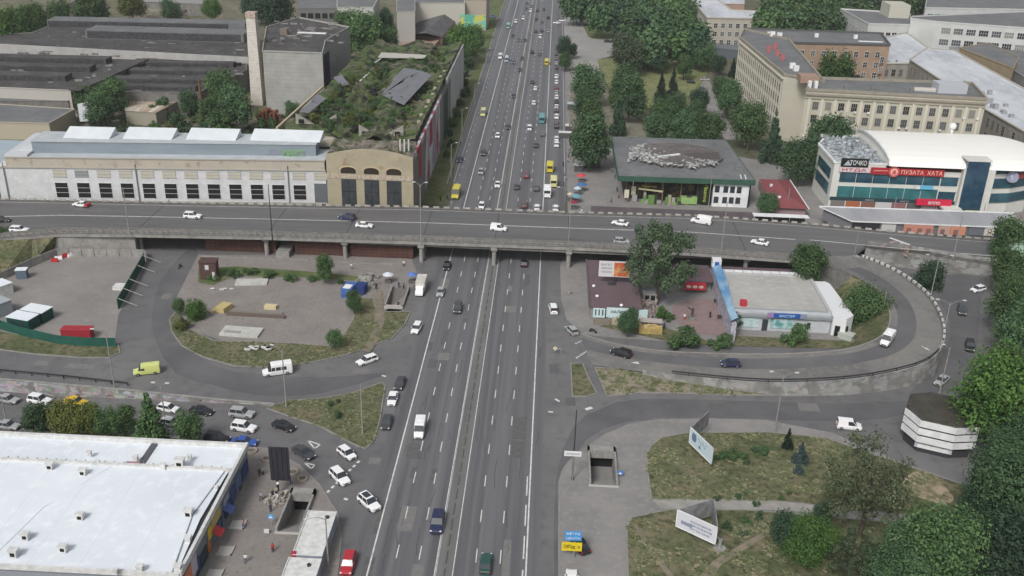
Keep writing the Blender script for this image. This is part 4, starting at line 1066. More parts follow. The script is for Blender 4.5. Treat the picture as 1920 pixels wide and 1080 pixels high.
b = B(); b.seg((-49.6, 106.4, 5.9), (-51, 119, 6.03), .12, .12); b.seg((-51, 119, 6.03), (-49.7, 131, 5.9), .12, .12); b.build('roof_cable', plain('cable', (.25,.26,.27)), t)
b = B(); b.seg((-68, 131, 5.87), (-74, 119, 5.93), .05, .02); b.seg((-74, 119, 5.9), (-76, 106.5, 5.76), .05, .02); b.build('roof_seam', plain('seam', (.42,.45,.48)), t)
for (px, py, s) in ((93,872,1.0),(155,883,1.0),(150,966,1.0),(47,1003,1.0),(25,1035,1.1),(118,1026,1.0),(353,960,1.1),(352,1007,.8),(262,1062,.8),(167,846,.6),(355,853,.6),(337,867,1.3),(305,872,.8),(254,855,.7),(183,862,.5),(405,910,.5),(333,1062,.9),(215,1068,.7)):
    p = G(px, py, 6.6); b = B(); b.box(p.x-.5*s, p.x+.5*s, p.y-.4*s, p.y+.4*s, 5.9, 5.9+.95*s)
    b.box(p.x-.62*s, p.x+.62*s, p.y-.5*s, p.y+.5*s, 5.9+.95*s, 6.0+1.05*s); v = b.build('roof_vent', M_WTRIM, t)
    if s >= 1: B().box(p.x-.30*s, p.x+.30*s, p.y-.43*s, p.y-.40*s, 6.1, 6.1+.55*s).build('vent_opening', M_BLACK, v)
b = B(); b.box(-64.6, -63.6, 131.6, 137.9, 5.36, 5.62); b.build('roof_duct', plain('duct_dark', (.10,.10,.11)), t)
addbox(t, 'duct_patch', -66.5, -64.2, 131.3, 132.2, 5.36, 5.8, plain('dull_pink', (.35,.18,.2)))
# shop signs along the east front
X = -48.55
def fsign(y0, y1, z0, z1, c, name='shop_sign', d=.12):
    return addbox(t, name, X, X+d, y0, y1, z0, z1, plain('sign_%d_%d_%d' % tuple(int(v*100) for v in c), c, .6))
NB = (.03,.06,.16)
for (y0, y1, z0, z1, c) in ((134.5,138,1.0,3.4,NB),(131.2,134,1.2,4.0,(.10,.14,.24)),(128.5,130.8,.8,3.6,(.05,.08,.18)),(125,128,.9,2.8,NB),(125.2,127.6,3.0,4.1,(.30,.33,.38)),
    (119.5,123.5,2.9,4.6,(.50,.38,.12)),(120.0,120.8,4.7,5.1,(.55,.2,.15)),(117.6,119.2,2.2,4.4,(.62,.48,.05)),(117.0,118.2,.6,2.4,(.50,.16,.03)),(121.5,123.2,.5,2.4,(.05,.09,.2)),
    (113.6,116.6,.4,2.6,(.03,.05,.06)),(112.6,113.4,.6,3.2,(.04,.07,.2)),(110.2,112.4,1.6,4.6,(.5,.45,.5)),(107.6,110.2,1.2,4.4,(.60,.20,.10)),(107.2,107.8,.5,2.4,(.5,.3,.08))):
    fsign(y0, y1, z0, z1, c)
for y in (134, 129.5, 126.5, 123.8, 116.2, 112.9): addbox(t, 'shop_window', X, X+.08, y-.9, y+.1, .3, 2.3, M_GLASS)
for (y, c) in ((119.8, (.45,.05,.05)), (125.4, (.08,.12,.3))):
    b = B(); b.face([(X, y-1, 3.0), (X+1.5, y-1, 2.3), (X+1.5, y+1, 2.3), (X, y+1, 3.0)]); b.face([(X+1.5, y-1, 2.3), (X+1.5, y-1, 2.0), (X+1.5, y+1, 2.0), (X+1.5, y+1, 2.3)]); b.build('awning', plain('awn%d' % int(c[0]*100), c), t)
for (y, h) in ((124.6, .3), (118.3, .3), (113.0, .3)):
    b = B(); b.box(X+1.1, X+3.3, y-1, y+1, .1, .22); b.box(X+1.0, X+3.4, y-1.1, y-.95, .1, .4); b.box(X+3.25, X+3.4, y-1.1, y+1.1, .1, .4); b.build('entrance_step', mat('pale_step', None), t)
b = B(); b.box(-100, -50, 105.9, 106.15, 3.9, 4.9); b.build('south_sign_band', plain('band_grey', (.25,.27,.29)), t)
for i, c in enumerate(((.45,.07,.1),(.5,.48,.2),(.12,.3,.42),(.3,.3,.3),(.55,.55,.5),(.08,.1,.2),(.4,.12,.1))):
    addbox(t, 'shop_sign', -93+i*5.6, -88.5+i*5.6, 105.7, 105.9, 2.2, 3.8, plain('sgn%d' % i, c))

# ---- white kiosks beside the stairwell
for i, (px_, y0, y1, lab) in enumerate((((-34.9, -30.7), 114.9, 125.3, 'long white-roofed kiosk beside the plaza stairway'), ((-35.2, -30.6), 101, 114.1, 'white-roofed kiosk at the bottom edge, behind the stairway kiosk'))):
    x0, x1 = px_; t = thing('kiosk', lab, 'kiosk', ((x0+x1)/2, (y0+y1)/2, .1), group='white kiosks on the plaza')
    B().box(x0, x1, y0, y1, .1, 2.9).build('wall', mat('kiosk_wall', (.30,.33,.38), .6, (.22,.25,.30), .8), t)
    b = B(); b.box(x0-.15, x1+.15, y0-.1, y1+.1, 2.9, 3.02); b.seg((x0-.1, y0, 3.0), (x0-.1, y1, 3.0), .15, .18); b.seg((x1+.1, y0, 3.0), (x1+.1, y1, 3.0), .15, .18); b.build('roof', M_WTRIM, t)
    b = B(); b.tube((x0+3.2, y1-1.6, 3.0), (x0+3.2, y1-1.6, 3.35), .28, n=8); b.build('roof_vent', M_DSTEEL, t)
    for k in range(4): addbox(t, 'kiosk_window', x0-.05, x0, y0+.8+k*2.4, y0+2.6+k*2.4, 1.1, 2.4, M_GLASS)
    addbox(t, 'red_corner_panel', x0-.3, x0+.35, y0-.05, y0+.5, 1.8, 3.2, plain('corner_red', (.4,.02,.05)))

# ---- polygonal kiosk building with white louvred bands
PK = [G(1440+a/4, 650+c/4, 7.0).xy for a, c in ((1035,450),(1150,545),(1420,605),(1590,598),(1545,480),(1400,372),(1230,330),(1070,345))]
cx = sum(p[0] for p in PK)/8; cy = sum(p[1] for p in PK)/8
t = thing('pavilion', 'dark-roofed faceted pavilion wrapped in three white bands beside big trees', 'building', (cx, cy, 0))
ins = [((p[0]-cx)*.90+cx, (p[1]-cy)*.90+cy) for p in PK]; ins2 = [((p[0]-cx)*.90+cx, (p[1]-cy)*.90+cy) for p in PK]
B().prism(ins, 0, 6.2).build('wall', mat('pav_dark', (.04,.04,.045), .7), t)
b = B()
for i in range(8):
    p, q = Vector((*PK[i], 0)), Vector((*PK[(i+1) % 8], 0))
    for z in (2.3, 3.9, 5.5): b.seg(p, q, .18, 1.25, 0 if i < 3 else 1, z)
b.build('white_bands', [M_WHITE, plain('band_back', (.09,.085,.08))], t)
P = [Vector((p[0], p[1], 6.72)) for p in ins2]; b = B()
for tri in tessellate_polygon([P]): b.face([P[i] for i in tri])
b.build('roof', mat('dark_brown_roof', (.045,.04,.035), .9, (.08,.072,.06), .3, 8, c3=(.03,.045,.02), scale3=.6), t)
b = B()
for i in range(8):
    p, q = Vector((*PK[i], 0)), Vector((*PK[(i+1) % 8], 0)); a_, c_ = Vector((*ins2[i], 0)), Vector((*ins2[(i+1) % 8], 0))
    b.face([p + Vector((0,0,6.3)), q + Vector((0,0,6.3)), c_ + Vector((0,0,6.7)), a_ + Vector((0,0,6.7))])
b.build('roof_rim', mat('rim_dark', (.05,.047,.045), .9, (.10,.09,.085), 1.0), t)
p0, p1 = Vector((*ins[0], 0)), Vector((*ins[1], 0)); p2 = Vector((*ins[2], 0))
for k in range(5):
    M = FR(p1.lerp(p2, (k+.5)/5), p2 - p1); b = B(); b.box(-1.0, 1.0, -.1, 0, .9, 2.1); o = b.build('poster_panel', plain('poster_grey', (.42,.44,.46)), None, world=False); o.parent = t; o.matrix_basis = wm(t).inverted() @ M

for k in range(9):
    p = p1.lerp(p2, (k+.5)/9); addbox(t, 'notice', p.x-.3, p.x+.3, p.y-.12, p.y, .9, 1.7, M_WHITE, rz=math.atan2(p2.y-p1.y, p2.x-p1.x))
# ---- supermarket inside the loop
M_SROOF = mat('pale_roofing', (.40, .395, .37), .85, (.34, .335, .315), .12, 8, c3=(.45, .44, .41), scale3=.6)
t = thing('supermarket', 'low supermarket with pale grey roof and blue striped fin inside the loop ramp', 'building', (55, 212, 0))
B().prism(rect(43.4, 65.6, 202.2, 224.6), 0, 4.8).build('wall', mat('shop_white', (.52,.54,.56), .6, (.42,.44,.46), .5), t)
b = B(); b.box(43.6, 65.4, 203.4, 223, 4.8, 4.9); b.build('roof', M_SROOF, t)
b = B(); b.face([(43.4, 201.6, 4.2), (65.6, 201.6, 4.2), (65.4, 203.6, 5.0), (43.6, 203.6, 5.0)]); b.box(43.4, 65.6, 201.6, 202.2, 3.6, 4.2); b.build('canopy', mat('grey_fascia', (.26,.28,.29), .6, (.22,.24,.25), .5), t)
b = B(); b.box(43.4, 65.7, 222.9, 224.7, 4.8, 5.35); b.box(65.0, 65.7, 203, 224.7, 4.8, 5.3); b.build('parapet', plain('parapet_grey', (.42,.42,.42)), t)
for i in range(9): addbox(t, 'roof_panel', 44.9+i*2.25, 46.9+i*2.25, 223.1, 224.5, 5.36, 5.42, M_WHITE)
cv = B(); cpts = [(65.8, 201.2), (68.6, 200.6), (70.6, 202.6), (70.4, 206), (69.6, 220), (68.8, 221.2), (65.8, 221.2)]
cv.prism(cpts, 0, 4.7); cv.build('side_annex', mat('annex_white', (.66,.67,.68), .6), t)
for x in (66.4, 68.2): addbox(t, 'door', x, x+1.1, 200.75, 201.3, .3, 2.7, M_BLACK)
addbox(t, 'shop_window', 44.6, 49.6, 202.0, 202.16, .9, 3.3, mat('teal_poster', (.36,.50,.52), .4, (.52,.60,.60), 1.2, 4, (.45,.55)))
addbox(t, 'shop_window', 52.2, 57.4, 202.0, 202.16, .9, 3.3, mat('teal_display', (.10,.28,.27), .4, (.42,.56,.56), .6, 3, (.42,.58)))
addbox(t, 'entrance_door', 50.4, 51.6, 201.9, 202.16, .2, 3.0, M_GLASS)
addbox(t, 'small_window', 60.4, 61.2, 202.0, 202.16, 1.2, 2.6, M_GLASS)
sg = addbox(t, 'shop_sign', 52.6, 58.4, 201.3, 201.55, 3.9, 4.95, plain('sign_blue', (.02,.09,.32)))
addbox(t, 'sign_panel', 51.2, 52.55, 201.3, 201.55, 3.9, 4.95, plain('sign_violet', (.28,.18,.36))); addbox(t, 'sign_panel', 58.45, 59.8, 201.3, 201.55, 3.9, 4.95, plain('sign_greyblue', (.22,.25,.36)))
text('МАСТЕР', sg, FR(Vector((55.5, 201.28, 4.42)), Vector((1, 0, 0))), .6, plain('letter_cyan', (.45,.65,.85)), 3.4)
b = B(); N_ = 14
for i in range(N_):
    y0, y1 = 227 - i*31.4/N_, 227 - (i+1)*31.4/N_
    b.box(42.2, 43.3, y1, y0, .1, 4.9 + .6*math.sin(i*.25), 0)
b.build('fin_wall', mat('fin_poster', (.30,.30,.36), .6, (.52,.50,.55), .7, 4, (.4,.6), c3=(.12,.14,.24), scale3=1.0), t)
M_FIN = mat('fin_blue', (.10, .24, .42), .7, (.28, .42, .54), .25, 3, (.42, .58), stretch=(1, .25, 1))
b = B()
for i in range(N_):
    y0, y1 = 227 - i*31.4/N_, 227 - (i+1)*31.4/N_; w0 = 1.5 + .4*math.sin(i*.4); w1 = 1.5 + .4*math.sin((i+1)*.4)
    b.face([(42.0, y0, 5.4), (42.0, y1, 5.4), (42.2 + w1, y1, 6.3), (42.2 + w0, y0, 6.3)]); b.face([(42.2+w0, y0, 6.3), (42.2+w1, y1, 6.3), (42.2+w1, y1, 5.0), (42.2+w0, y0, 5.0)]); b.face([(42.0, y0, 5.4), (42.0, y1, 5.4), (42.2, y1, 4.8), (42.2, y0, 4.8)])
b.build('blue_fin', M_FIN, t)
b = B(); b.box(42.0, 44.2, 225.6, 227.4, 5.2, 7.4); b.build('corner_cube', M_WHITE, t)
addbox(t, 'cube_emblem', 42.6, 43.6, 225.45, 225.6, 5.8, 6.8, plain('sign_blue', None))
b = B(); b.box(45.5, 46.9, 204.4, 205.4, 4.9, 6.3); b.build('red_roof_sign', plain('sign_red', (.45,.03,.05)), t)
b = B(); b.prism(rect(42.8, 70.6, 200.0, 202.0), 0.05, .22); b.prism([(42.8,199),(70.6,199),(70.6,200.0),(42.8,200.0)], .04, .14); b.build('front_step', M_PAVE, t)
for x in (51.4, 52.6): 
    pass
bx = B(); bx.box(-1.6, 1.6, -1.1, 1.1, 0, 1.2); bx.box(-1.7, 1.7, -1.2, 1.2, 1.2, 1.3)
o = bx.build('rubbish_container', mat('pale_green', (.40,.43,.38), .7), None, world=False); o.location = G(1586, 634, .1); o.rotation_euler = (0,0,R(-35)); tag(o, 'pale green box container at the corner of the supermarket', 'container')

# ---- maroon roofed kiosks
M_MAR = mat('maroon_roof', (.135, .095, .105), .7, (.115, .08, .09), .3, 6); add_stripes(M_MAR, 0, 1.1, .07, (.09, .065, .07), .7)
t = thing('shop_row', 'flat maroon-roofed shop row with pale cyan fronts below the billboard', 'building', (17, 217, 0))
B().box(11.6, 23.2, 204.2, 231, 0, 3.3).build('wall', plain('dull_wall', (.22,.22,.2)), t)
b = B(); b.face([(11.2, 203.8, 3.3), (23.4, 203.8, 3.3), (23.4, 231.2, 3.6), (11.2, 231.2, 3.6)]); b.box(11.2, 23.4, 203.8, 231.2, 3.2, 3.28); b.build('roof', M_MAR, t)
b = B(); b.seg((11.2, 203.8, 3.3), (11.2, 231.2, 3.55), .3, .3); b.build('roof_edge', plain('edge_brown', (.12,.10,.10)), t)
for (x, y) in ((12.6, 215), (13.2, 209.3), (18.6, 204.8)):
    b = B(); ellip(b, (x, y, 3.7), (.45, .45, .35), 8, 5); b.build('roof_cowl', M_WHITE, t, smooth=True)
for (x0, x1) in ((12.2, 14.9), (15.6, 19.9), (22.6, 24.6)): addbox(t, 'shop_front', x0, x1, 203.5, 204.1, .9, 3.2, mat('pale_cyan', (.46,.60,.60), .6, (.55,.66,.66), .8))
b = B(); b.prism([(15.2,203.4),(20.2,203.4),(20.2,203.6),(15.2,203.6)], 1.2, 3.6); s_ = b.build('sign_board', plain('cyan_board', (.52,.64,.64)), t)
text('НАЛИВ', s_, FR(Vector((17.9, 203.3, 2.7)), Vector((1, 0, 0))), .7, plain('letter_dark', (.06,.10,.14)), 3.4)
for i in range(3): addbox(t, 'picture_bottle', 12.6+i*.8, 12.9+i*.8, 203.42, 203.5, 1.6, 3.0, plain('letter_dark', None))
addbox(t, 'counter', 12.3, 16.2, 201.6, 202.4, 0.1, 1.3, plain('counter_brown', (.20,.17,.14))); addbox(t, 'counter', 16.4, 19.4, 201.8, 202.6, .1, 1.5, plain('counter_sand', (.36,.31,.22)))
t = thing('canopy_shop', 'small maroon-roofed shop with a red sign under the big tree', 'building', (39, 225, 0))
B().box(33.8, 42.0, 223.5, 230.5, 0, 3.0).build('wall', plain('dull_wall', None), t)
b = B(); b.face([(33.4, 221.5, 3.1), (42.0, 221.5, 3.1), (42.0, 230.6, 3.7), (33.4, 230.6, 3.7)]); b.box(33.4, 42.0, 221.5, 230.6, 3.0, 3.08); b.build('roof', M_MAR, t)
sg = addbox(t, 'red_sign', 35.2, 40.2, 221.0, 221.3, 1.0, 3.0, plain('sign_red', None))
for i in range(3): 
    b = B(); ellip(b, (36.1+i*1.5, 220.95, 1.9), (.6, .06, .45), 8, 5); b.build('sign_roundel', plain('cream_disc', (.6,.52,.42)), sg)
t = thing('rear_shed', 'long narrow maroon-roofed shed between supermarket and overpass', 'shed', (56, 228.5, 0))
B().box(44.6, 67, 226, 230.6, 0, 3.4).build('wall', plain('dull_wall', None), t)
b = B(); b.box(44.4, 67.2, 225.8, 230.8, 3.4, 3.55); b.build('roof', M_MAR, t)
# small grey kiosk under the tree
p = G(1217, 566, 0); t = thing('kiosk', 'small grey glazed kiosk standing under the big tree', 'kiosk', p)
b = B(); b.box(-1.5, 1.5, -1, 1, 0, 2.3); b.box(-1.65, 1.65, -1.15, 1.15, 2.3, 2.45); b.build('body', plain('kiosk_grey', (.30,.29,.28)), t, world=False)
b = B(); b.box(-1.2, -.2, -1.05, -1, .4, 2.1); b.box(.2, 1.2, -1.05, -1, .9, 2.1); b.build('window', M_BLACK, t, world=False)

# ---- food pavilion, dark roof with green fascia
t = thing('food_hall', 'square grey-roofed hall with dark green fascia and a heap of debris on its roof', 'building', (42, 305, 0))
roofp = [(21.9, 284.8), (62.9, 285.6), (60.8, 329.5), (21.9, 328)]
B().prism([(24.6, 290.5), (46.5, 290.5), (46.5, 288), (61.8, 288), (60, 328.5), (24.6, 327)], 0, 8.2).build('wall', plain('hall_dark', (.03,.03,.035)), t)
b = B(); b.prism(roofp, 8.2, 9.0, bottom=True); b.build('roof', M_GREYROOF, t)
b = B()
for i in range(4): b.seg((*roofp[i], 7.4), (*roofp[(i+1) % 4], 7.4), .35, 1.62)
b.build('fascia', mat('green_fascia', (.035,.085,.06), .5, (.05,.11,.08), .3), t)
b = B(); b.box(50.9, 62.0, 286.2, 288.2, 0, 7.5); b.box(61.6, 62.0, 286.2, 300, 0, 7.5); b.build('white_wing', M_WHITE, t)
for z in (4.6, 1.2):
    for x in (52.0, 54.6, 56.6, 58.6): addbox(t, 'window', x-.7, x+.7, 286.1, 286.25, z, z+2.0, M_GLASS)
bn = addbox(t, 'banner', 47.2, 50.2, 286.6, 287.6, .6, 7.2, plain('banner_black', (.015,.02,.012)))
text('Пікантно', bn, FR(Vector((48.7, 286.5, 3.9)), Vector((1, 0, 0))) @ Matrix.Rotation(R(90), 4, 'Y'), 1.1, plain('letter_lime', (.45,.55,.1)), 5.2)
for x in (24.8, 30.5, 36, 41.5, 46.6): addbox(t, 'column', x-.2, x+.2, 288.4, 288.8, 0, 8.2, plain('column_brown', (.16,.12,.07)))
b = B(); b.box(28.5, 36, 288.0, 288.2, 3.6, 4.1, M=Matrix.Translation((32, 288, 3.8)) @ Matrix.Rotation(R(5), 4, 'Y') @ Matrix.Translation((-32, -288, -3.8))); b.build('light_strip', plain('cream_strip', (.62,.58,.36)), t)
text('Бурунчик', bn.parent, FR(Vector((31.8, 287.9, 5.0)), Vector((1, 0, 0))), 1.0, plain('letter_gold', (.45,.38,.08)), 4.6)
rnd = random.Random(4)
b = B(); b.box(41.5, 46.4, 286.4, 288.4, .4, 2.4); b.build('green_counter', mat('green_counter', (.18,.38,.10), .6, (.32,.42,.18), 1.2), t)
for i in range(26):
    x = rnd.uniform(25.5, 46); y = rnd.uniform(285.2, 288); z = rnd.uniform(0, .3); c = rnd.choice([(.12,.22,.06), (.3,.3,.28), (.05,.05,.05), (.2,.3,.1), (.32,.30,.2), (.1,.06,.04)])
    addbox(t, 'stall_goods', x, x+rnd.uniform(.6, 2), y, y+.8, z, z+rnd.uniform(.8, 3.0), plain('goods%d%d' % (int(c[0]*100), int(c[1]*100)), c))
for i in range(9):
    x = 25.5 + i*2.3; addbox(t, 'glazing', x, x+1.9, 290.3, 290.45, .5, 7.0, mat('hall_glazing', (.03,.028,.03), .2, (.12,.09,.05), .5, 3, (.45, .6)))
# broken round skylight
cxo, cyo = 42.3, 307.5; b = B(); prof = []
for k in range(28):
    a = 2*math.pi*k/28; prof.append((cxo + 14.0*math.cos(a), cyo + 12.5*math.sin(a)))
b.prism(prof, 9.0, 9.9); b.build('round_platform', mat('worn_roofing', (.10,.092,.09), .9, (.17,.15,.145), .25, 8, c3=(.06,.05,.05), scale3=.8), t)
b = B(); b.prism([(46,303),(55,303.5),(55.5,311),(44,308)], 9.9, 10.05); b.build('brown_patch', plain('patch_brown', (.085,.07,.07)), t)
b = B()
for i in range(150):
    a = rnd.uniform(2.3, 5.6); r_ = rnd.gauss(1.0, .07) if rnd.random() < .75 else rnd.uniform(.3, 1); x = cxo + 14.2*r_*math.cos(a); y = cyo + 12.6*r_*math.sin(a); s = rnd.uniform(.2, .75)
    M = Matrix.Translation((x, y, 10.0)) @ Matrix.Rotation(rnd.uniform(0, 3), 4, 'Z') @ Matrix.Rotation(rnd.uniform(-.4, .4), 4, 'X'); b.box(-s*1.4, s*1.4, -s*.5, s*.5, -.05, .25, M=M)
for i in range(60):
    x = 30.5 + rnd.gauss(0, 1.8); y = 304 + rnd.gauss(0, 2.6); s = rnd.uniform(.3, .9); M = Matrix.Translation((x, y, 9.9)) @ Matrix.Rotation(rnd.uniform(0, 3), 4, 'Z'); b.box(-s, s, -s*.5, s*.5, -.4, rnd.uniform(.1, .9), M=M)
d_ = b.build('roof_debris', mat('debris_white', (.50,.50,.49), .8, (.20,.20,.195), .8, 4, (.4,.55)), t); d_['kind'] = 'stuff'
b = B(); b.seg((33, 301.5, 9.9), (42.5, 306.6, 9.9), .9, .35); b.build('fallen_beam', M_WHITE, t)
for (x, y, s) in ((57, 322, 1.4), (53.5, 317.5, .9), (31, 316.5, .7), (60, 297, 1.2), (59.5, 294.8, 1.2)): addbox(t, 'roof_hatch', x-s, x+s, y-s*.6, y+s*.6, 9, 9.5+.2*s, M_GREYROOF)
for (x) in (59.2, 60.6): b = B(); b.seg((x, 290.5, 9.02), (x-.3, 286.5, 9.02), .3, .12); b.build('roof_rib', M_WHITE, t)
# plaza ramp roof in front of hall (dark maroon)
t = thing('low_stalls', 'low dark maroon-roofed stalls between food hall and overpass', 'stall', (43, 272, 0))
B().box(14, 60, 264, 272.5, 0, 2.7).build('wall', plain('dull_wall', None), t)
b = B(); b.face([(13.6, 263.6, 2.8), (60.4, 263.6, 2.8), (60.4, 273, 3.3), (13.6, 273, 3.3)]); b.box(13.6, 60.4, 263.6, 273, 2.7, 2.78); b.build('roof', mat('dark_maroon', (.085,.07,.075), .8, (.11,.09,.095), .4), t)

# ---- red roofed kiosk and white canopy
t = thing('red_roof_kiosk', 'kiosk with a faded red hipped metal roof beside the office mall', 'kiosk', (73, 292, 0))
B().box(68.4, 77.6, 279.6, 305, 0, 3).build('wall', plain('red_wall', (.30,.22,.22)), t)
M_RED = mat('red_tin', (.24, .065, .07), .8, (.19, .065, .07), .3); add_stripes(M_RED, 0, .8, .06, (.15,.04,.045))
b = B(); b.face([(67.8, 278.6, 3.0), (78.2, 278.6, 3.0), (73, 286, 5.0)]); b.face([(67.8, 278.6, 3), (73, 286, 5), (73, 300, 5), (68.6, 306, 3)]); b.face([(78.2, 278.6, 3), (78.4, 306, 3), (73, 300, 5), (73, 286, 5)]); b.face([(68.6, 306, 3), (73, 300, 5), (78.4, 306, 3)])
b.build('roof', M_RED, t)
b = B(); b.seg((78.2, 278.6, 3.0), (78.4, 306, 3.0), .3, .2); b.build('gutter', M_WHITE, t)
for (x, y) in ((70.2, 284.5), (70, 296)): addbox(t, 'roof_vent', x, x+.8, y, y+.7, 3.6, 4.6, M_WHITE)
t = thing('canopy', 'narrow white flat canopy in front of the red-roofed kiosk', 'canopy', (68, 272, 0))
B().box(60.6, 76.6, 270.8, 273.4, 2.9, 3.05).build('roof', M_WHITE, t); B().box(61.5, 76, 273, 273.2, 0, 2.9).build('wall', plain('dark_shop', (.05,.05,.05)), t)
b = B(); 
for x in (61, 66, 71, 76): B().box(x-.08, x+.08, 270.9, 271.06, 0, 2.9).build('post', M_STEEL, t)

# ---- shopping mall
M_MALL = mat('mall_cladding', (.62, .62, .57), .55, (.56, .56, .52), .3)
t = thing('shopping_mall', 'cream shopping mall with vaulted white roof, glass bands and red signs', 'building', (112, 300, 0))
FM = [(86.3, 288.0), (124.3, 288.0), (131.2, 288.0), (140, 289.5), (147.5, 293.5), (152.2, 299.5), (154, 307), (152, 316), (148, 322), (90, 322), (88.9, 312.4), (86.0, 307)]
B().prism(FM, 0, 14.6).build('wall', M_MALL, t)
def inset(P, d):
    c0 = Vector((sum(p[0] for p in P)/len(P), sum(p[1] for p in P)/len(P))); return [(p[0] + (p[0]-c0.x)/abs(p[0]-c0.x+.01)*0, p[1]) for p in P]
b = B()      # glass bands run round the front, standing a little proud of the cladding
def band(x0, x1, z0, z1, y=287.93, m=M_GLASSB, name='glass_band', d=.1): return B().box(x0, x1, y-d, y+.1, z0, z1).build(name, m, t)
for i in range(6):   # panes of the two long bands
    x0 = 88.4 + i*5.0; band(x0, x0+4.8, 8.9, 12.0); band(x0, x0+4.8, 4.2, 7.6, m=mat('teal_glass', (.035,.12,.13), .12, (.05,.19,.20), .2, 2, spec=.7))
band(118.6, 123.6, 8.9, 11.9, m=M_GLASSB); band(118.6, 123.6, 4.2, 7.2, m=M_GLASSB)
P_ = [Vector((p[0], p[1], 0)) for p in FM[2:7]]
for z0, z1 in ((13.1, 14.2), (8.6, 11.6), (4.0, 6.9)):
    b = B()
    for i in range(len(P_)-1): b.seg(P_[i] + Vector((.8 if i == 0 else 0, 0, 0)), P_[i+1], .5, z1-z0, 0, z0)
    b.build('curved_glass_band', M_GLASSB, t)
band(101.6, 123.8, 13.3, 14.5, m=mat('dark_glass', (.012,.016,.018), .2))
b = B(); b.box(86.5, 124, 287.9, 288, 3.0, 4.1); b.build('dark_fascia', plain('navy_fascia', (.02,.05,.06)), t)
for i, c in enumerate(((.18,.16,.15),(.35,.12,.05),(.2,.1,.08),(.5,.5,.5),(.25,.12,.12),(.1,.1,.1),(.35,.3,.3),(.15,.15,.15))): addbox(t, 'shop_front', 87+i*4.6, 91.2+i*4.6, 287.7, 287.95, .2, 2.9, plain('sf%d' % i, c))
# glazed stair tower
b = B(); b.box(124.6, 131.0, 285.8, 290, 0, 17.4); tw = b.build('stair_tower', mat('tower_glass', (.015,.04,.075), .12, (.03,.08,.12), .35, 4, spec=.7), t)
b = B(); b.box(124.2, 131.4, 285.6, 290.5, 17.4, 17.8); b.box(131.0, 133.4, 286.4, 289, 0, 14.8); b.box(124.0, 124.6, 286.2, 289, 0, 15); b.build('tower_frame', M_MALL, t)
# vaulted roof with rounded east end
b = B(); NX, NT = 20, 10
def vault(i, k):
    f = i/NX; x = 102.3 + f*51.5; prof_ = 1.0 if f < .74 else math.sqrt(max(0, 1 - ((f-.74)/.26)**2)); yc, hw = 304.5 + (f > .74) * (f-.74)*9, 18.0*max(.02, prof_)
    a = math.pi*k/NT; return (x, yc - hw*math.cos(a), 14.75 + 3.3*math.sin(a)**.8*(.25+.75*prof_))
for i in range(NX):
    for k in range(NT): b.face([vault(i, k), vault(i+1, k), vault(i+1, k+1), vault(i, k+1)])
b.face([vault(0, k) for k in range(NT+1)])
b.build('vault_roof', mat('vault_cream', (.80, .79, .74), .5), t, smooth=False)
b = B()
for k in range(NT): 
    p, q = Vector(vault(0, k)), Vector(vault(0, k+1)); b.box(-.2, .2, -(q-p).length/2, (q-p).length/2, -.1, .5, M=Matrix.Translation((p+q)/2 + Vector((-.3,0,0))) @ (q-p).to_track_quat('Y', 'Z').to_matrix().to_4x4())
b.build('vault_rim', M_WHITE, t)
b = B(); b.prism([(86.6, 288.4), (102, 288.4), (102, 319), (90.4, 319), (86.6, 307)], 14.62, 14.7); b.build('terrace_roof', mat('terrace_clutter', (.30,.33,.34), .8, (.12,.14,.15), .35, 9, (.42, .56), c3=(.5,.53,.55), scale3=.9, mix3=(.5, .6)), t)
rnd = random.Random(8); b = B()
for i in range(70):
    x = rnd.uniform(90, 101); y = rnd.uniform(291, 316); s = rnd.uniform(.3, 1.1); h = rnd.uniform(.2, 1.1)
    if rnd.random() < .4: ellip(b, (x, y, 14.8+h*.4), (s, s*.8, h), 8, 5)
    else: b.box(-s, s, -s*.6, s*.6, 0, h, M=Matrix.Translation((x, y, 14.7)) @ Matrix.Rotation(rnd.uniform(0, 3), 4, 'Z'))
c_ = b.build('terrace_equipment', mat('equip', (.42,.46,.49), .5, (.16,.18,.19), .6, 3, (.4, .6)), t); c_['kind'] = 'stuff'
b = B(); P2 = [(86.3, 288.0), (102.0, 288.0)]; b.seg((86.2, 288.1, 14.6), (101.8, 288.1, 14.6), .5, .5); b.seg((86.2, 288, 14.6), (86.0, 307, 14.6), .6, .7); b.seg((86.0, 307, 14.6), (89, 313, 14.6), .6, .7); b.build('terrace_parapet', M_WHITE, t)
# west side openings
for z0, z1 in ((9.0, 12.2), (4.2, 7.6)):
    B().box(86.0, 86.25, 290.5, 305, z0, z1).build('side_glass_band', M_GLASSB, t)
F_ = lambda x, z: FR(Vector((x, 287.6, z)), Vector((1, 0, 0)))
sg = addbox(t, 'black_sign', 88.0, 96.0, 287.2, 287.6, 13.9, 16.4, M_BLACK); text('ТОЧКО', sg, F_(93.0, 15.2) @ Matrix.Translation((0, -.42, 0)), 1.5, M_WHITE, 5.0)
b = B(); b.face([(88.7, 287.1, 14.3), (91.0, 287.1, 14.3), (89.9, 287.1, 16.0)]); b.build('sign_emblem', plain('emblem_grey', (.35,.4,.45)), sg)
sg = addbox(t, 'pink_sign', 87.8, 96.8, 287.3, 287.7, 12.2, 13.7, plain('sign_palepink', (.62,.5,.52))); text('НТДА', sg, F_(92.2, 12.9) @ Matrix.Translation((0, -.34, 0)), 1.0, plain('letter_red', (.32,.02,.04)), 7.2)
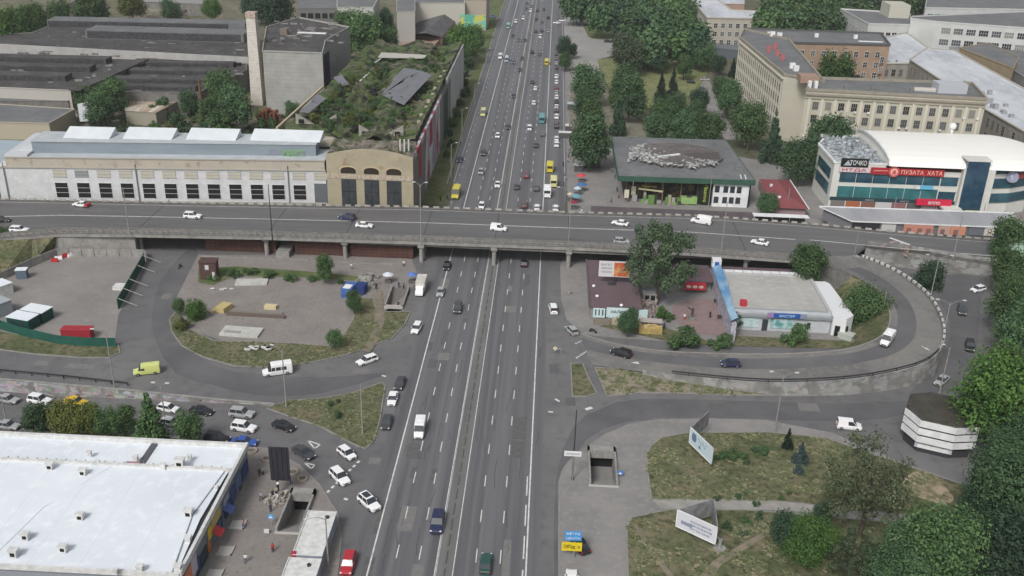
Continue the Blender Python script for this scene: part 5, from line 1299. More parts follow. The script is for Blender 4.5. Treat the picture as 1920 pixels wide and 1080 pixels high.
sg = addbox(t, 'red_sign', 97.2, 118.8, 287.2, 287.7, 11.9, 13.9, plain('mall_red', (.36,.02,.03))); text('ПУЗАТА  ХАТА', sg, F_(112.2, 12.9) @ Matrix.Translation((0, -.44, 0)), 1.3, plain('letter_peach', (.85,.50,.40)), 12.2)
text('домашня кухня', sg, F_(100.0, 13.0) @ Matrix.Translation((0, -.44, 0)), .5, plain('letter_peach', None), 4.0)
b = B(); b.tube((103.9, 287.3, 12.9), (103.9, 286.9, 12.9), 1.6, n=24); r_ = b.build('round_emblem', plain('emblem_red', (.5,.10,.10)), sg)
b = B(); b.tube((103.9, 286.9, 12.9), (103.9, 286.85, 12.9), 1.05, n=20); b.build('emblem_disc', plain('letter_peach', None), r_)
b = B(); b.face([(103.1, 286.8, 12.8), (104.7, 286.8, 12.8), (103.9, 286.8, 13.7)]); b.box(103.35, 104.45, 286.75, 286.82, 12.2, 12.8); b.build('emblem_house', plain('emblem_red', None), r_)
addbox(t, 'cyan_sign', 112.6, 116.4, 287.3, 287.7, 7.7, 8.8, plain('cyan_sign', (.12,.42,.62))); addbox(t, 'white_sign', 111.2, 112.6, 287.3, 287.7, 7.7, 8.8, M_WHITE)
sg = addbox(t, 'red_sign', 112.2, 122.6, 286.6, 287.6, 2.9, 4.7, plain('mall_red2', (.55,.02,.06))); text('алло', sg, F_(117.4, 3.8) @ Matrix.Translation((0, -1.04, 0)), .9, M_WHITE, 3.6)
addbox(t, 'yellow_board', 126.5, 130.5, 284.6, 285.2, .3, 2.4, plain('yellow_board', (.55,.55,.06)))
text('КАСТА', t, F_(109.0, 3.5) @ Matrix.Translation((0, .15, 0)), .5, plain('letter_grey', (.4,.42,.45)), 2.6); text('МЕБЕЛЬ', t, F_(98.5, 3.5) @ Matrix.Translation((0, .15, 0)), .5, plain('letter_grey', None), 2.6)
b = B(); b.tube((139.5, 288.3, 12.4), (139.3, 287.9, 12.4), 1.7, n=20); e_ = b.build('round_sign', plain('lilac_disc', (.30,.30,.42)), t); text('М', e_, FR(Vector((139.4, 287.8, 12.4)), Vector((1,.15,0))), 1.5, M_WHITE)
b = B(); b.seg((142, 289.9, 11.4), (149.5, 294.6, 11.4), .7, 1.5); b.build('curved_red_sign', plain('emblem_red', None), t)
for (x0, z0) in ((118.2, 7.3), (118.2, 11.9)):
    b = B(); pr = [(x0 + 5.8*i/8, z0 + .9*math.sin(math.pi*i/8)) for i in range(9)]
    for i in range(8): b.face([(pr[i][0], 287.7, z0 - .2), (pr[i+1][0], 287.7, z0 - .2), (pr[i+1][0], 287.7, pr[i+1][1]), (pr[i][0], 287.7, pr[i][1])])
    b.build('arched_spandrel', M_MALL, t)
b = B(); b.prism([(119.5,283),(125,284),(125,287.5),(119.5,287.5)], 2.4, 3.0, bottom=True); b.build('entrance_canopy', M_MALL, t)
b = B(); ellip(b, (131, 318, 19.6), (1.2, 1.2, 1.2), 10, 6); b.tube((131, 318, 17), (131, 318, 19), .5); b.build('roof_dome', M_WHITE, t, smooth=True)

# ---- long grey kiosk row before the mall
t = thing('kiosk_row', 'long low kiosk row with a pale grey tin roof in front of the mall', 'building', (109, 273, 0))
M_TIN = mat('pale_tin', (.36,.365,.38), .6, (.28,.285,.30), .15, 8, stretch=(1, .3, 1)); 
b = B(); b.face([(81.6, 279.0, 3.7), (88.2, 269.2, 3.2), (137.5, 269.2, 3.2), (137.5, 280.0, 3.7)]); b.face([(81.6, 279.0, 3.6), (88.2, 269.2, 3.1), (137.5, 269.2, 3.1), (137.5, 280.0, 3.6)]); b.build('roof', M_TIN, t)
b = B(); b.seg((81.6, 279, 3.6), (137.5, 280, 3.6), .3, .35); b.seg((81.6, 279, 3.6), (88.2, 269.2, 3.1), .25, .2); b.seg((88.2, 269.1, 3.0), (137.5, 269.1, 3.0), .3, .3); b.build('roof_edge', M_WHITE, t)
B().prism([(82.8, 278.5), (88.6, 269.6), (137.2, 269.6), (137.2, 279.3)], 0, 3.0).build('wall', plain('row_wall', (.16,.16,.17)), t)
def rfront(x0, x1, c, z0=.4, z1=2.9, y_=0, lab=None, name='kiosk_front'):
    f = lambda x: 269.45 - y_
    b = B(); b.seg((x0, f(x0), z0), (x1, f(x1), z0), .2, z1-z0); return b.build(name, plain('rf%d%d%d' % tuple(int(v*100) for v in c), c), t), f
t.location.z += 2; t.location.y -= 5.5; t.location.x -= 2; addbox(t, 'plinth', 82, 135.4, 264.3, 273, 0, 2, M_CONCD); t.location.z -= 2; t.location.y += 5.5; t.location.x += 2
rfront(88.8, 96.5, (.03,.03,.035)); rfront(97, 101, (.5,.5,.48))
rfront(103, 111.2, (.50,.22,.17), y_=.5); rfront(112.6, 116, (.46,.30,.24), y_=.5); rfront(116.1, 120.2, (.55,.24,.15), y_=.5)
rfront(121.2, 125.4, (.14,.15,.17)); rfront(125.6, 128.4, (.55,.52,.40)); rfront(128.6, 131, (.02,.04,.16)); rfront(131.2, 133.4, (.55,.57,.6)); rfront(133.5, 136, (.02,.04,.18))
for x in (104.5, 107.5, 110, 113.8, 117.5): rfront(x-.6, x+.6, (.22,.12,.10), .6, 2.0, .62, name='kiosk_window')
sg, f = rfront(126.3, 127.6, (.6,.6,.58), .6, 2.7, .12, name='poster'); text('Я', sg, FR(Vector((126.95, f(126.95)-.15, 1.65)), Vector((1, -.07, 0))), 1.6, plain('letter_darkgrey', (.12,.1,.06)))
t.location.z += 2; t.location.y -= 5.5; t.location.x -= 2
t2 = thing('kiosk', 'pale kiosk with orange round posters at the right end of the long row', 'kiosk', (141, 261, 0))
B().box(137, 150, 259.5, 268, 0, 3.2).build('wall', plain('pale_front', (.52,.47,.42)), t2); B().box(136.8, 150.2, 259.2, 268.4, 3.2, 3.35).build('roof', M_TIN, t2)
for i in range(4): b = B(); b.tube((138.3+i*2.2, 259.5, 1.8), (138.3+i*2.2, 259.35, 1.8), .8, n=14); b.build('round_poster', plain('orange_disc', (.42,.20,.10)), t2)
t2.location.z += 2; t2.location.y -= 4; t2.location.x -= 3

# ---- university: cream front wing, west wing, brick rear wing
M_UNI = mat('cream_plaster', (.47, .445, .365), .85, (.42, .395, .325), .15, 6)
M_UNIC = mat('cream_cornice', (.30, .275, .22), .85, (.24, .22, .18), .5, 6)
ZU = 24.0
g = lambda px, py, z=ZU: (G(px, py, z).x, G(px, py, z).y)
front = [g(1512,170), g(1850,188), g(1822,158), g(1528,148)]
t = building('university_wing', 'long five-storey cream office wing facing the mall with dark window grid', front, ZU, M_UNI, M_GREYROOF, cornice=M_UNIC, parapet=.9)
wm1 = win_mesh(1.9, 2.7, 3, 2, M_OLDFRAME)
a_, c_ = Vector((*front[0], 0)), Vector((*front[1], 0))
windows(t, a_, c_, [17.6, 13.0, 8.4, 3.9], 13, wm1, 1.6)
b = B()
for i in range(14):
    p = a_.lerp(c_, (i*(1-.052)/13) + .026); M = FR(p, c_-a_); b.box(-.45, .45, -.35, 0, 3, 21.4, M=M)
b.build('pilasters', mat('cream_light', (.55,.525,.435), .85), t)
b = B(); M = FR(a_, c_-a_); Lf = (c_-a_).length; b.box(-.3, Lf+.3, -.7, 0, 22.6, 23.2, M=M); b.box(0, Lf, -.3, 0, 21.3, 21.6, M=M); b.build('cornice_band', M_UNIC, t)
for k in range(22):
    p = a_.lerp(c_, (_wr.randrange(13) + _wr.choice((.25, .8)))/13.2); z = _wr.choice((17.2, 12.6, 8, 3.6)); addbox(t, 'air_conditioner', p.x-.4, p.x+.4, p.y-.75, p.y-.3, z, z+.6, M_WHITE)
for f_ in (.10, .25, .40, .62): p = a_.lerp(c_, f_); addbox(t, 'roof_vent', p.x-.6, p.x+.6, p.y+6, p.y+7, 24, 25.2, M_CONCD)
addbox(t, 'roof_house', a_.x+46, a_.x+56, a_.y+3.5, a_.y+10, 24, 27.2, plain('house_grey', (.42,.44,.47)))
b = B(); b.tube((a_.x+39, a_.y+7, 24), (a_.x+46, a_.y+6, 24.2), 1.1, n=10); b.build('roof_duct', plain('pale_duct', (.42,.40,.36)), t)
addbox(t, 'roof_house', a_.x+.5, a_.x+7, a_.y+12, a_.y+18, 24, 26.4, mat('brick_house', (.32,.22,.17), .9))
for x in (1.2, 3.4): addbox(t, 'roof_tank', a_.x+x, a_.x+x+1.1, a_.y+3, a_.y+4.5, 24, 26.6, M_WHITE)
west = [g(1487,143), g(1512,150), g(1560,112), g(1455,62), g(1395,55), g(1387,72), g(1470,140)]
west = [g(1470,141), g(1545,155), g(1478,75), g(1395,56), g(1387,72)]
t = building('university_wing', 'cream west wing with tall narrow pilasters running away from the camera', west, ZU, M_UNI, M_GREYROOF, cornice=M_UNIC, parapet=.9)
p0, p1 = Vector((*west[4], 0)), Vector((*west[0], 0))
wm2 = win_mesh(2.0, 2.7, 2, 2, M_OLDFRAME)
windows(t, p0, p1, [17.4, 12.9, 8.4, 4.0], 22, wm2, 1.5)
b = B(); L_ = (p1-p0).length
for i in range(23):
    p = p0.lerp(p1, (1.5 + (L_-3)*i/22)/L_); b.box(-.4, .4, -.25, 0, 3, 21.4, M=FR(p, p1-p0))
b.box(0, L_, -.7, 0, 22.6, 23.2, M=FR(p0, p1-p0)); b.build('pilasters', mat('cream_light', None), t)
pe = Vector((*g(1512,168), 0)); windows(t, p1 + Vector((.6,-.0,0)), Vector((p1.x+3.5, p1.y-1.5, 0)), [17.4, 12.9, 8.4, 4.0], 1, wm2, .2)
for (px, py) in ((1452,92),(1456,105),(1440,98),(1466,113)): q = g(px, py); addbox(t, 'red_roof_letter', q[0]-.7, q[0]+.9, q[1]-.3, q[1]+.3, 24, 26.6, plain('faded_red', (.36,.12,.12)))
for (px, py) in ((1448,68),(1461,70),(1485,128),(1492,133)): q = g(px, py); addbox(t, 'roof_unit', q[0]-1.0, q[0]+1.0, q[1]-.8, q[1]+.8, 24, 26.0, M_WHITE)
side = [g(1487,144), g(1512,171), g(1530,160), g(1512,140)]
M_BRICK = mat('orange_brick', (.34, .245, .175), .9, (.29, .205, .15), .2, 6)
rear = [(103, 452), (152, 455), (157, 486), (92, 486), (92, 460)]
t = building('university_wing', 'orange brick rear wing with a dark grey roof behind the courtyard', rear, 20.5, M_BRICK, M_GREYROOF, cornice=plain('dark_cornice', (.09,.09,.09)), parapet=.8)
windows(t, (103, 451.9, 0), (152, 454.9, 0), [15.2, 10.6, 6.0, 1.6], 9, win_mesh(1.8, 2.4, 2, 2), 2.5)
windows(t, (146, 451.9, 0), (152, 454.7, 0), [13.2, 8.4, 3.8], 1, win_mesh(2.0, 2.6, 2, 2), .3)
for x in (100, 122, 140): addbox(t, 'roof_vent', x, x+1.6, 470, 471.4, 20.5, 22.2, M_WHITE)
b = B(); b.box(140, 151, 462, 463.4, 20.6, 20.9); b.build('roof_sheet', M_WHITE, t)

# ---- silver patched roofs east of the courtyard
M_SILV = mat('silver_roof', (.52, .54, .57), .5, (.38, .40, .43), .08, 9, (.4, .6), stretch=(1, .25, 1), c3=(.62,.64,.66), scale3=.5)
M_STUC = mat('grey_stucco', (.30, .285, .25), .9, (.24, .23, .2), .3)
Zs = 14.0; gs = lambda px, py, z=Zs: (G(px, py, z).x, G(px, py, z).y)
s1 = [gs(1706,112), gs(1848,206), gs(1925,250), gs(2000,250), gs(1925,170), gs(1790,96), gs(1735,92)]
t = building('silver_roof_block', 'long block with patched silver roofing stretching to the right edge', s1, Zs, M_STUC, M_SILV, parapet=.4, cornice=plain('cream_edge', (.42,.40,.34)))
windows(t, (*s1[0], 0), (*s1[1], 0), [8.6], 16, win_mesh(1.6, 3.4, 2, 3, M_OLDFRAME), 2)
windows(t, (*s1[1], 0), (*s1[2], 0), [8.6, 3.2], 7, win_mesh(1.8, 3.4, 2, 3, M_OLDFRAME), 2)
rnd = random.Random(3)
for i in range(14):
    px, py = rnd.uniform(1780, 1900), rnd.uniform(150, 215); py = 120 + (px-1740)*.62 + rnd.uniform(-14, 14); q = gs(px, py); addbox(t, 'roof_unit', q[0]-.8, q[0]+.8, q[1]-.6, q[1]+.6, Zs, Zs+rnd.uniform(.8, 2.0), plain('unit_grey', (.28,.29,.3)))
s2 = [gs(1655,92,13), gs(1706,118,13), gs(1735,92,13), gs(1690,74,13), gs(1655,68,13)]
t = building('silver_roof_block', 'low grey connecting block joining the brick wing to the silver roofs', [gs(1650,120,12), gs(1706,120,12), gs(1742,92,12), gs(1700,62,12), gs(1655,72,12)], 12, M_STUC, M_SILV, parapet=.5, cornice=plain('cream_edge', None))
windows(t, (*gs(1650,120,12), 0), (*gs(1706,120,12), 0), [6.5], 3, win_mesh(1.8, 3.0, 2, 2, M_OLDFRAME), 2)
# ochre low block and grey roof behind
o1 = [gs(1795,104,10), gs(1850,104,10), gs(1902,128,10), gs(1900,150,10), gs(1850,140,10)]
t = building('ochre_block', 'ochre low block with an uneven top behind the silver roofs', [gs(1795,110,8), gs(1895,150,8), gs(1905,128,8), gs(1850,100,8)], 13, mat('ochre_wall', (.36,.28,.18), .9, (.30,.24,.16), .4), M_GREYROOF, parapet=.5)
t = building('grey_annex', 'plain grey-roofed annex at the right edge behind the ochre block', [gs(1850,100,9), gs(1960,170,9), gs(1960,90,9), gs(1780,88,9)], 9, plain('annex_grey', (.3,.31,.32)), M_GREYROOF, parapet=.3)

# ---- white modern institute, top right
M_INST = mat('institute_white', (.52, .53, .51), .7, (.45, .46, .45), .2)
Zi = 20.0; gi = lambda px, py, z=Zi: (G(px, py, z).x, G(px, py, z).y)
A0, A1 = gi(1757,42), gi(1940,55)
t = building('institute', 'white modern institute block with rows of square windows at top right', [A0, A1, gi(1940,22), gi(1710,32), gi(1708,36)], Zi, M_INST, M_GREYROOF, parapet=.7)
windows(t, (*A0, 0), (*A1, 0), [14.6, 8.8], 7, win_mesh(4.4, 3.0, 4, 2, M_WHITE), 2)
b = B(); M = FR(Vector((*A0, 0)), Vector((*A1, 0)) - Vector((*A0, 0))); b.box(0, 70, -1.0, 0, 5.4, 6.8, M=M); b.build('ledge', plain('teal_ledge', (.20,.27,.27)), t)
for i in range(2):
    for z in (15.5, 10): q = Vector((*gi(1716+i*14, 40), 0)); 
B0 = gi(1576,18,16); t = building('institute', 'pale institute block with a roof cabin, left of the white block', [gi(1576,18,16), gi(1628,46,16), gi(1708,48,16), gi(1706,28,16), gi(1640,22,16)], 16, M_INST, M_GREYROOF, parapet=.8)
windows(t, (*gi(1576,18,16), 0), (*gi(1628,46,16), 0), [10.5], 8, win_mesh(2.2, 1.4, 2, 1, M_WHITE), 2)
windows(t, (*gi(1628,46,16), 0), (*gi(1708,48,16), 0), [10.5], 5, win_mesh(2.4, 1.6, 2, 1, M_WHITE), 3)
q0, q1 = gi(1666,30,17), gi(1706,32,17); addbox(t, 'roof_cabin', q0[0], q1[0], q0[1], q0[1]+16, 16, 23, plain('cabin_cream', (.46,.45,.38)))
t = building('institute', 'far white institute wing with green glazing at the top edge', [gi(1735,16), gi(1960,20), gi(1960,-25), gi(1740,-20)], 20, M_INST, M_GREYROOF, parapet=.8)
windows(t, (*gi(1735,16), 0), (*gi(1960,20), 0), [14], 16, win_mesh(3.4, 3.2, 3, 2, M_WHITE, plain('green_glass', (.06,.14,.12), .2)), 1.5)

# ---- cream building at top centre
M_TC = mat('pale_cream', (.42,.385,.32), .85, (.36,.33,.28), .2)
gt = lambda px, py, z=16: (G(px, py, z).x, G(px, py, z).y)
tc = [gt(1326,34), gt(1430,36), gt(1425,22), gt(1372,20), gt(1345,0), gt(1298,1)]
t = building('institute_building', 'pale cream L-shaped building with silver roof among trees at top centre', tc, 16, M_TC, M_SILV, parapet=.6, cornice=plain('cream_edge', None))
windows(t, (*tc[0], 0), (*tc[1], 0), [11.0, 6.6, 2.2], 6, win_mesh(2.0, 2.4, 2, 2), 3)
windows(t, (*tc[5], 0), (*tc[0], 0), [11.0, 6.6, 2.2], 12, win_mesh(1.6, 2.0, 1, 2), 1)
t = building('institute_building', 'pinkish brick block with a silver roof behind the cream L-shaped building', [gt(1350,8,15), gt(1396,9,15), gt(1396,-4,15), gt(1345,-4,15)], 15, mat('pink_brick', (.36,.25,.19), .9), M_SILV, parapet=.5)
windows(t, (*gt(1350,8,15), 0), (*gt(1396,9,15), 0), [10], 5, win_mesh(1.6, 2, 1, 2), 1)
t = building('gate_lodge', 'low dark grey glazed lodge beside the cream west wing', [gt(1340,92,4), gt(1392,98,4), gt(1392,88,4), gt(1340,84,4)], 4.5, plain('lodge_dark', (.10,.12,.14)), M_GREYROOF, parapet=.3)
# ---- depot hall with the window row, left
def dep(x, off=0): return 262 + (x + 62) * (262.2-254)/(88.5) + off       # slightly skewed front line
M_DEP = mat('depot_white', (.57,.58,.585), .8, (.49,.50,.50), .25, 6, c3=(.62,.625,.63), scale3=.8)
t = thing('depot_hall', 'long white and cream depot hall with thirteen dark windows and blue clerestory', 'building', (-106, 270, 0))
xl, xr = -151.2, -61.6
def Fd(x, z=0): return FR(Vector((x, dep(x), z)), Vector((1, (262.2-254)/88.5, 0)))
M = Fd(xl); Ld = (xr - xl) / math.cos(math.atan((262.2-254)/88.5))
zt0, zt1 = 12.6, 12.6
B().box(0, Ld, 0, 8, 0, 14.6, M=M).build('wall', M_DEP, t)
b = B(); b.box(3, Ld-.2, -.15, 8.2, 14.6, 17.2, M=M); b.build('cream_frieze', mat('cream_frieze', (.44,.40,.32), .85, (.39,.365,.31), .2, 6, c3=(.28,.20,.16), scale3=.5, mix3=(.55,.7)), t)
b = B(); b.box(-.3, Ld, -.35, .2, 14.35, 14.65, M=M); b.box(2.6, Ld, -.35, .1, 17.2, 17.45, M=M); b.build('cornice', plain('cornice_dull', (.38,.36,.32)), t)
M_BLUER = mat('pale_blue_roof', (.36,.43,.47), .5, (.30,.36,.40), .12, 6, stretch=(.4, 1, 1)); 
b = B(); b.box(3, Ld, .2, 11, 17.2, 17.32, M=M); b.build('lower_roof', mat('pale_roof_sheet', (.46,.49,.51), .6, (.38,.41,.43), .3), t)
ZC = GY(350, 270, dep(-106) + 4.2).z
M_BLUEW = mat('blue_sheet', (.235,.28,.31), .6, (.20,.24,.27), .2, 6, stretch=(.5, 1, 3)); add_stripes(M_BLUEW, 0, 1.2, .07, (.17,.20,.23), .6)
b = B(); b.box(9, Ld-3, 4.2, 12, 17.3, ZC, M=M); b.build('clerestory', M_BLUEW, t)
b = B(); b.box(8.8, Ld-2.8, 4.0, 14, ZC, ZC+.2, M=M); b.build('upper_roof', mat('pale_roof_sheet', (.46,.48,.50), .6, (.38,.40,.42), .3), t)
b = B(); b.box(2.9, 9, .2, 22, 17.3, 18.0, M=M); b.face([M @ Vector(v) for v in ((3, 1, 17.4), (9, 4.2, 17.5), (9, 4.2, 20.2), (3.4, 4, 17.4))]); b.build('west_end', mat('white_sheet', (.50,.52,.54), .7), t)
spc = (G(490,360,5).x - G(98,360,5).x)
xs = [-134.3 + 71.2*i/12 for i in range(13)]
wm_d = win_mesh(3.4, 4.3, 1, 3, M_WHITE, M_BLACK)
for i, x in enumerate(xs):
    if i < 12: o = place(wm_d, 'window', t, Fd(x, 5.8))
    else: b = B(); b.box(-1.9, 1.9, -.06, .04, 4.0, 10.6); o = b.build('shutter_door', plain('grey_door', (.12,.13,.14)), None, world=False); o.parent = t; o.matrix_basis = wm(t).inverted() @ Fd(x)
    b = B(); b.box(-1.8, 1.8, -.12, .04, 11.9, 13.6); b.box(-1.8, 1.8, -.18, -.08, 12.7, 12.82, 1); b.box(-1.9, 1.9, -.16, .04, 13.6, 13.8, 1); b.box(-1.9, 1.9, -.16, .04, 11.75, 11.9, 1)
    o = b.build('blind_panel', [mat('blind_cream', (.48,.46,.38), .8, (.42,.40,.34), .4) if i != 1 else plain('blind_grey', (.22,.24,.25)), plain('cornice_dull', None)], None, world=False); o.parent = t; o.matrix_basis = wm(t).inverted() @ Fd(x)
b = B(); b.box(0, Ld, -.25, .1, 4.6, 5.0, M=M); b.build('sill_course', plain('cornice_dull', None), t)
for k, (a0, a1) in enumerate(((128, 203), (240, 320), (358, 440), (478, 598))):
    ya = dep(-106) + 4.6 + k*1.6; p0 = GY(a0 - 10, 262, ya); p1 = GY(a1, 265, ya); b = B(); z0_ = ZC + .2; z1_ = ZC + 2.4
    b.face([(p0.x, ya, z0_), (p1.x, ya+.6, z0_), (p1.x+.3, ya+5.2, z1_), (p0.x+.3, ya+4.6, z1_)]); b.face([(p0.x, ya, z0_), (p0.x+.3, ya+4.6, z1_), (p0.x+.3, ya+6, z0_)]); b.face([(p1.x, ya+.6, z0_), (p1.x+.3, ya+5.2, z1_), (p1.x+.3, ya+6, z0_)])
    b.build('sloping_skylight', mat('skylight_sheet', (.60,.64,.66), .5, (.54,.58,.60), .3), t)
gf = GY(485, 290, 273); gfm = dep(-80)+9.8
def graf(body, px0, px1, py, h, c):
    y = dep(-75) + 4.0; a0 = GY(px0, py, y); a1 = GY(px1, py, y); text(body, t, FR((a0+a1)/2, Vector((1, .0927, 0))), h, plain('g%d' % int(c[0]*1000), c), (a1.x-a0.x), name='graffiti_lettering')
graf('АУДИТ', 455, 500, 286, 2.0, (.38,.45,.12)); graf('XOX', 503, 528, 285, 1.6, (.28,.26,.36)); graf('ЮРИСТ', 530, 570, 288, 2.1, (.20,.42,.12))
for x in (-149, -113.5, -72.0):
    b = B(); b.tube((x, dep(x)-.3, 4), (x, dep(x)-.3, 15.8), .14, n=7); b.build('downpipe', plain('pipe_grey', (.2,.2,.2)), t)
# red banded building at the left edge
t = thing('red_band_building', 'pale blue-roofed building with a dark red band at the left edge', 'building', (-165, 262, 0))
B().box(-190, -152.0, 254, 274, 0, 14).build('wall', mat('banded_white', (.5,.5,.52), .8), t); B().box(-190, -151.8, 253.8, 280, 14, 14.2).build('roof', M_BLUER, t)
addbox(t, 'red_band', -190, -152.2, 253.7, 254, 10.2, 12.6, plain('deep_red', (.25,.015,.04)))
for i in range(5): addbox(t, 'window', -157.4+i*1.2-.2, -156.4+i*1.2-.2, 253.85, 254, 4.6, 9.2, M_GLASS)

# ---- yellow arched hall front with overgrown roofs
M_YB = mat('yellow_brick', (.38, .335, .235), .9, (.325, .29, .21), .3, 8, c3=(.28, .20, .145), scale3=.45, mix3=(.60, .72))
t = thing('arched_hall', 'derelict yellow brick hall with three tall arched bays and an overgrown roof', 'building', (-50, 350, 0))
x0, x1, yf = -61.3, -37.0, 262.0
b = B(); pr = [(x0, 0)] + [(x0 + (x1-x0)*i/12, 19.0 + 1.9*math.sin(math.pi*i/12)) for i in range(13)] + [(x1, 0)]
k = len(pr)
for (ya) in (yf, yf + 1.0): b.face([(p[0], ya, p[1]) for p in pr])
for i in range(k): j = (i+1) % k; b.face([(pr[i][0], yf, pr[i][1]), (pr[j][0], yf, pr[j][1]), (pr[j][0], yf+1, pr[j][1]), (pr[i][0], yf+1, pr[i][1])])
b.build('front_wall', M_YB, t)
for i in range(3):
    xc = (-55.2, -48.7, -42.4)[i]
    b = B(); b.box(xc-2.1, xc+2.1, yf-.08, yf+.1, 1.0, 12.2); d_ = b.build('tall_window', mat('dirty_glazing', (.055,.062,.065), .5, (.03,.035,.04), .5), t)
    b = B(); b.box(xc-.06, xc+.06, yf-.14, yf-.08, 1, 12.2); b.box(xc-2, xc+2, yf-.14, yf-.08, 8.6, 8.75); b.build('glazing_bar', plain('bar_dark', (.02,.02,.02)), d_)
    b = B(); ar = [(xc-2.1, 13.9), (xc+2.1, 13.9)] + [(xc+2.1*math.cos(a), 14.9 + .9*math.sin(a)) for a in [math.pi*q/8 for q in range(9)]]
    b.face([(p[0], yf-.06, p[1]) for p in ar]); b.build('arched_opening', plain('void_brown', (.03,.022,.015)), t)
    b = B()
    for q in range(8):
        a0, a1 = math.pi*q/8, math.pi*(q+1)/8; f_ = lambda a, r, s: (xc + r*math.cos(a), yf-.12, 14.9 + s*math.sin(a)); b.face([f_(a0, 2.1, .9), f_(a0, 2.5, 1.35), f_(a1, 2.5, 1.35), f_(a1, 2.1, .9)])
    b.build('arch_trim', plain('trim_yellow', (.48,.40,.25)), t)
b = B(); b.box(x0, x1, yf-.15, yf, 12.4, 13.5); b.build('string_course', mat('pale_course', (.44,.40,.32), .9, (.34,.26,.2), 1.2, 4, (.45,.6)), t)
# rubble roof behind the front
def hill(b, P00, P10, P11, P01, nx, ny, amp, seed, mi=0, ridge=0):
    rnd = random.Random(seed); gg = [[Vector(P00).lerp(Vector(P10), i/nx).lerp(Vector(P01).lerp(Vector(P11), i/nx), j/ny) + Vector((0, 0, rnd.uniform(-amp, amp) + ridge*abs((i*4/nx) % 2 - 1))) for i in range(nx+1)] for j in range(ny+1)]
    for j in range(ny):
        for i in range(nx): b.face([gg[j][i], gg[j][i+1], gg[j+1][i+1], gg[j+1][i]], mi)
b = B(); hill(b, (x0, yf+.6, 18.7), (x1, yf+.6, 18.7), (x1-1, 278, 19.2), (x0-1, 278, 19.2), 26, 18, .5, 1); b.build('rubble_roof', M_DARKRUB, t)
B().prism([(x0, yf+1), (x1, yf+1), (-38.2, 430), (-75.5, 430), (-81, 290), (x0-2, 278)], 0, 17.0).build('hall_body', M_CONCD, t)
M_OVER = mat('overgrown_roof', (.072, .105, .034), .95, (.13, .12, .085), .10, 12, (.47, .60), c3=(.030, .034, .022), scale3=.22, mix3=(.48, .60), bump=1.0, bscale=2)
b = B(); hill(b, (x0-2, 278, 17.8), (-38.5, 278, 17.8), (-38.6, 430, 17.8), (-75.5, 430, 17.8), 28, 80, .6, 2, 0, 2.4); hill(b, (-81, 290, 17.3), (x0-2, 278, 17.6), (-72, 430, 17.6), (-80, 430, 17.3), 8, 60, .35, 3); b.build('overgrown_roof', M_OVER, t)
rnd = random.Random(31)
for i in range(22):
    y = rnd.uniform(286, 420); f_ = (y-278)/152; xa = -63.3 - 12*f_; x = xa + (-40 - xa)*rnd.choice((.22, .27, .73, .78)); b = B(); b.prism([(x-.9, y), (x+.7, y+.4), (x+.9, y+rnd.uniform(2, 6)), (x-.6, y+rnd.uniform(2, 5))], 18.6, 19.15); b.build('dark_gap_box', M_BLACK, t)  # darkness of the gaps between roof ridges, put in as flat black boxes
# sawtooth monitors with broken glazing
def monitor(px, py, z, w, d, h, lab=None):
    z += 3.4; p = G(px, py, z); b = B(); x, y = p.x, p.y
    b.face([(x, y, z), (x+w, y, z), (x if h > 0 else x+w, y, z+abs(h))]); b.face([(x, y+.8, z), (x+w, y+.8, z), (x if h > 0 else x+w, y+.8, z+abs(h))])
    xa, xb = (x, x+w) if h > 0 else (x+w, x); b.face([(xa, y, z+abs(h)), (xb, y, z), (xb, y+.8, z), (xa, y+.8, z+abs(h))])
    o = b.build('gable_monitor', mat('pale_gable', (.32,.31,.28), .8, (.24,.23,.2), .8), t); xo = x + (.9 if h > 0 else w-2.6)
    B().box(xo, xo+1.7, y-.1, y+.05, z+.15, z+1.5).build('gable_opening', M_BLACK, o); return x, y
for (px, py, w, h) in ((555, 232, 5.6, 3.2), (598, 232, 5.6, -3.2), (673, 255, 6.0, 3.4), (718, 255, 6.2, -3.4)):
    monitor(px, py, 14.6, w, 1, h)
M_SLATE = mat('slate_sheet', (.13,.135,.15), .5, (.17,.175,.19), .3)
def pan(px4, z4, m=M_SLATE, name='roof_sheet'):
    b = B(); b.face([G(*a, z_+5.0) for a, z_ in zip(px4, z4)]); return b.build(name, m, t)
pan([(715,178),(757,197),(810,140),(790,133)], [15.2, 15.2, 17.6, 17.4]); pan([(715,178),(760,146),(792,133),(757,127)], [15.3, 16.4, 17.4, 17])
pan([(735,150),(757,127),(775,150),(762,155)], [15.3, 17, 16.5, 15.5]); pan([(580,188),(595,175),(612,185),(600,192)], [15.4, 15.8, 15.8, 15.4])
pan([(625,145),(640,140),(655,158),(640,162)], [14.9, 15.6, 15.6, 14.9]); pan([(715,98),(800,103),(795,110),(708,108)], [16.0, 16.0, 15.2, 15.2], plain('pale_sheet', (.38,.37,.33)))
pan([(590,185),(560,210),(578,212),(605,190)], [15.0,15.0,15.9,15.9])
b = B(); b.seg(G(718,108,18), G(812,100,18), 1.0, 1.6); b.seg(G(640,210,18), G(716,112,18), .8, 1.4); b.build('roof_ridge', mat('mossy_ridge', (.10,.10,.06), .9, (.25,.24,.2), .5, 4, (.5,.65)), t)
b = B(); b.seg(G(697,122,19.6), G(718,108,19.6), .4, .2); b.seg(G(675,152,19.6), G(694,136,19.6), .4, .2); b.build('white_flashing', M_WHITE, t)
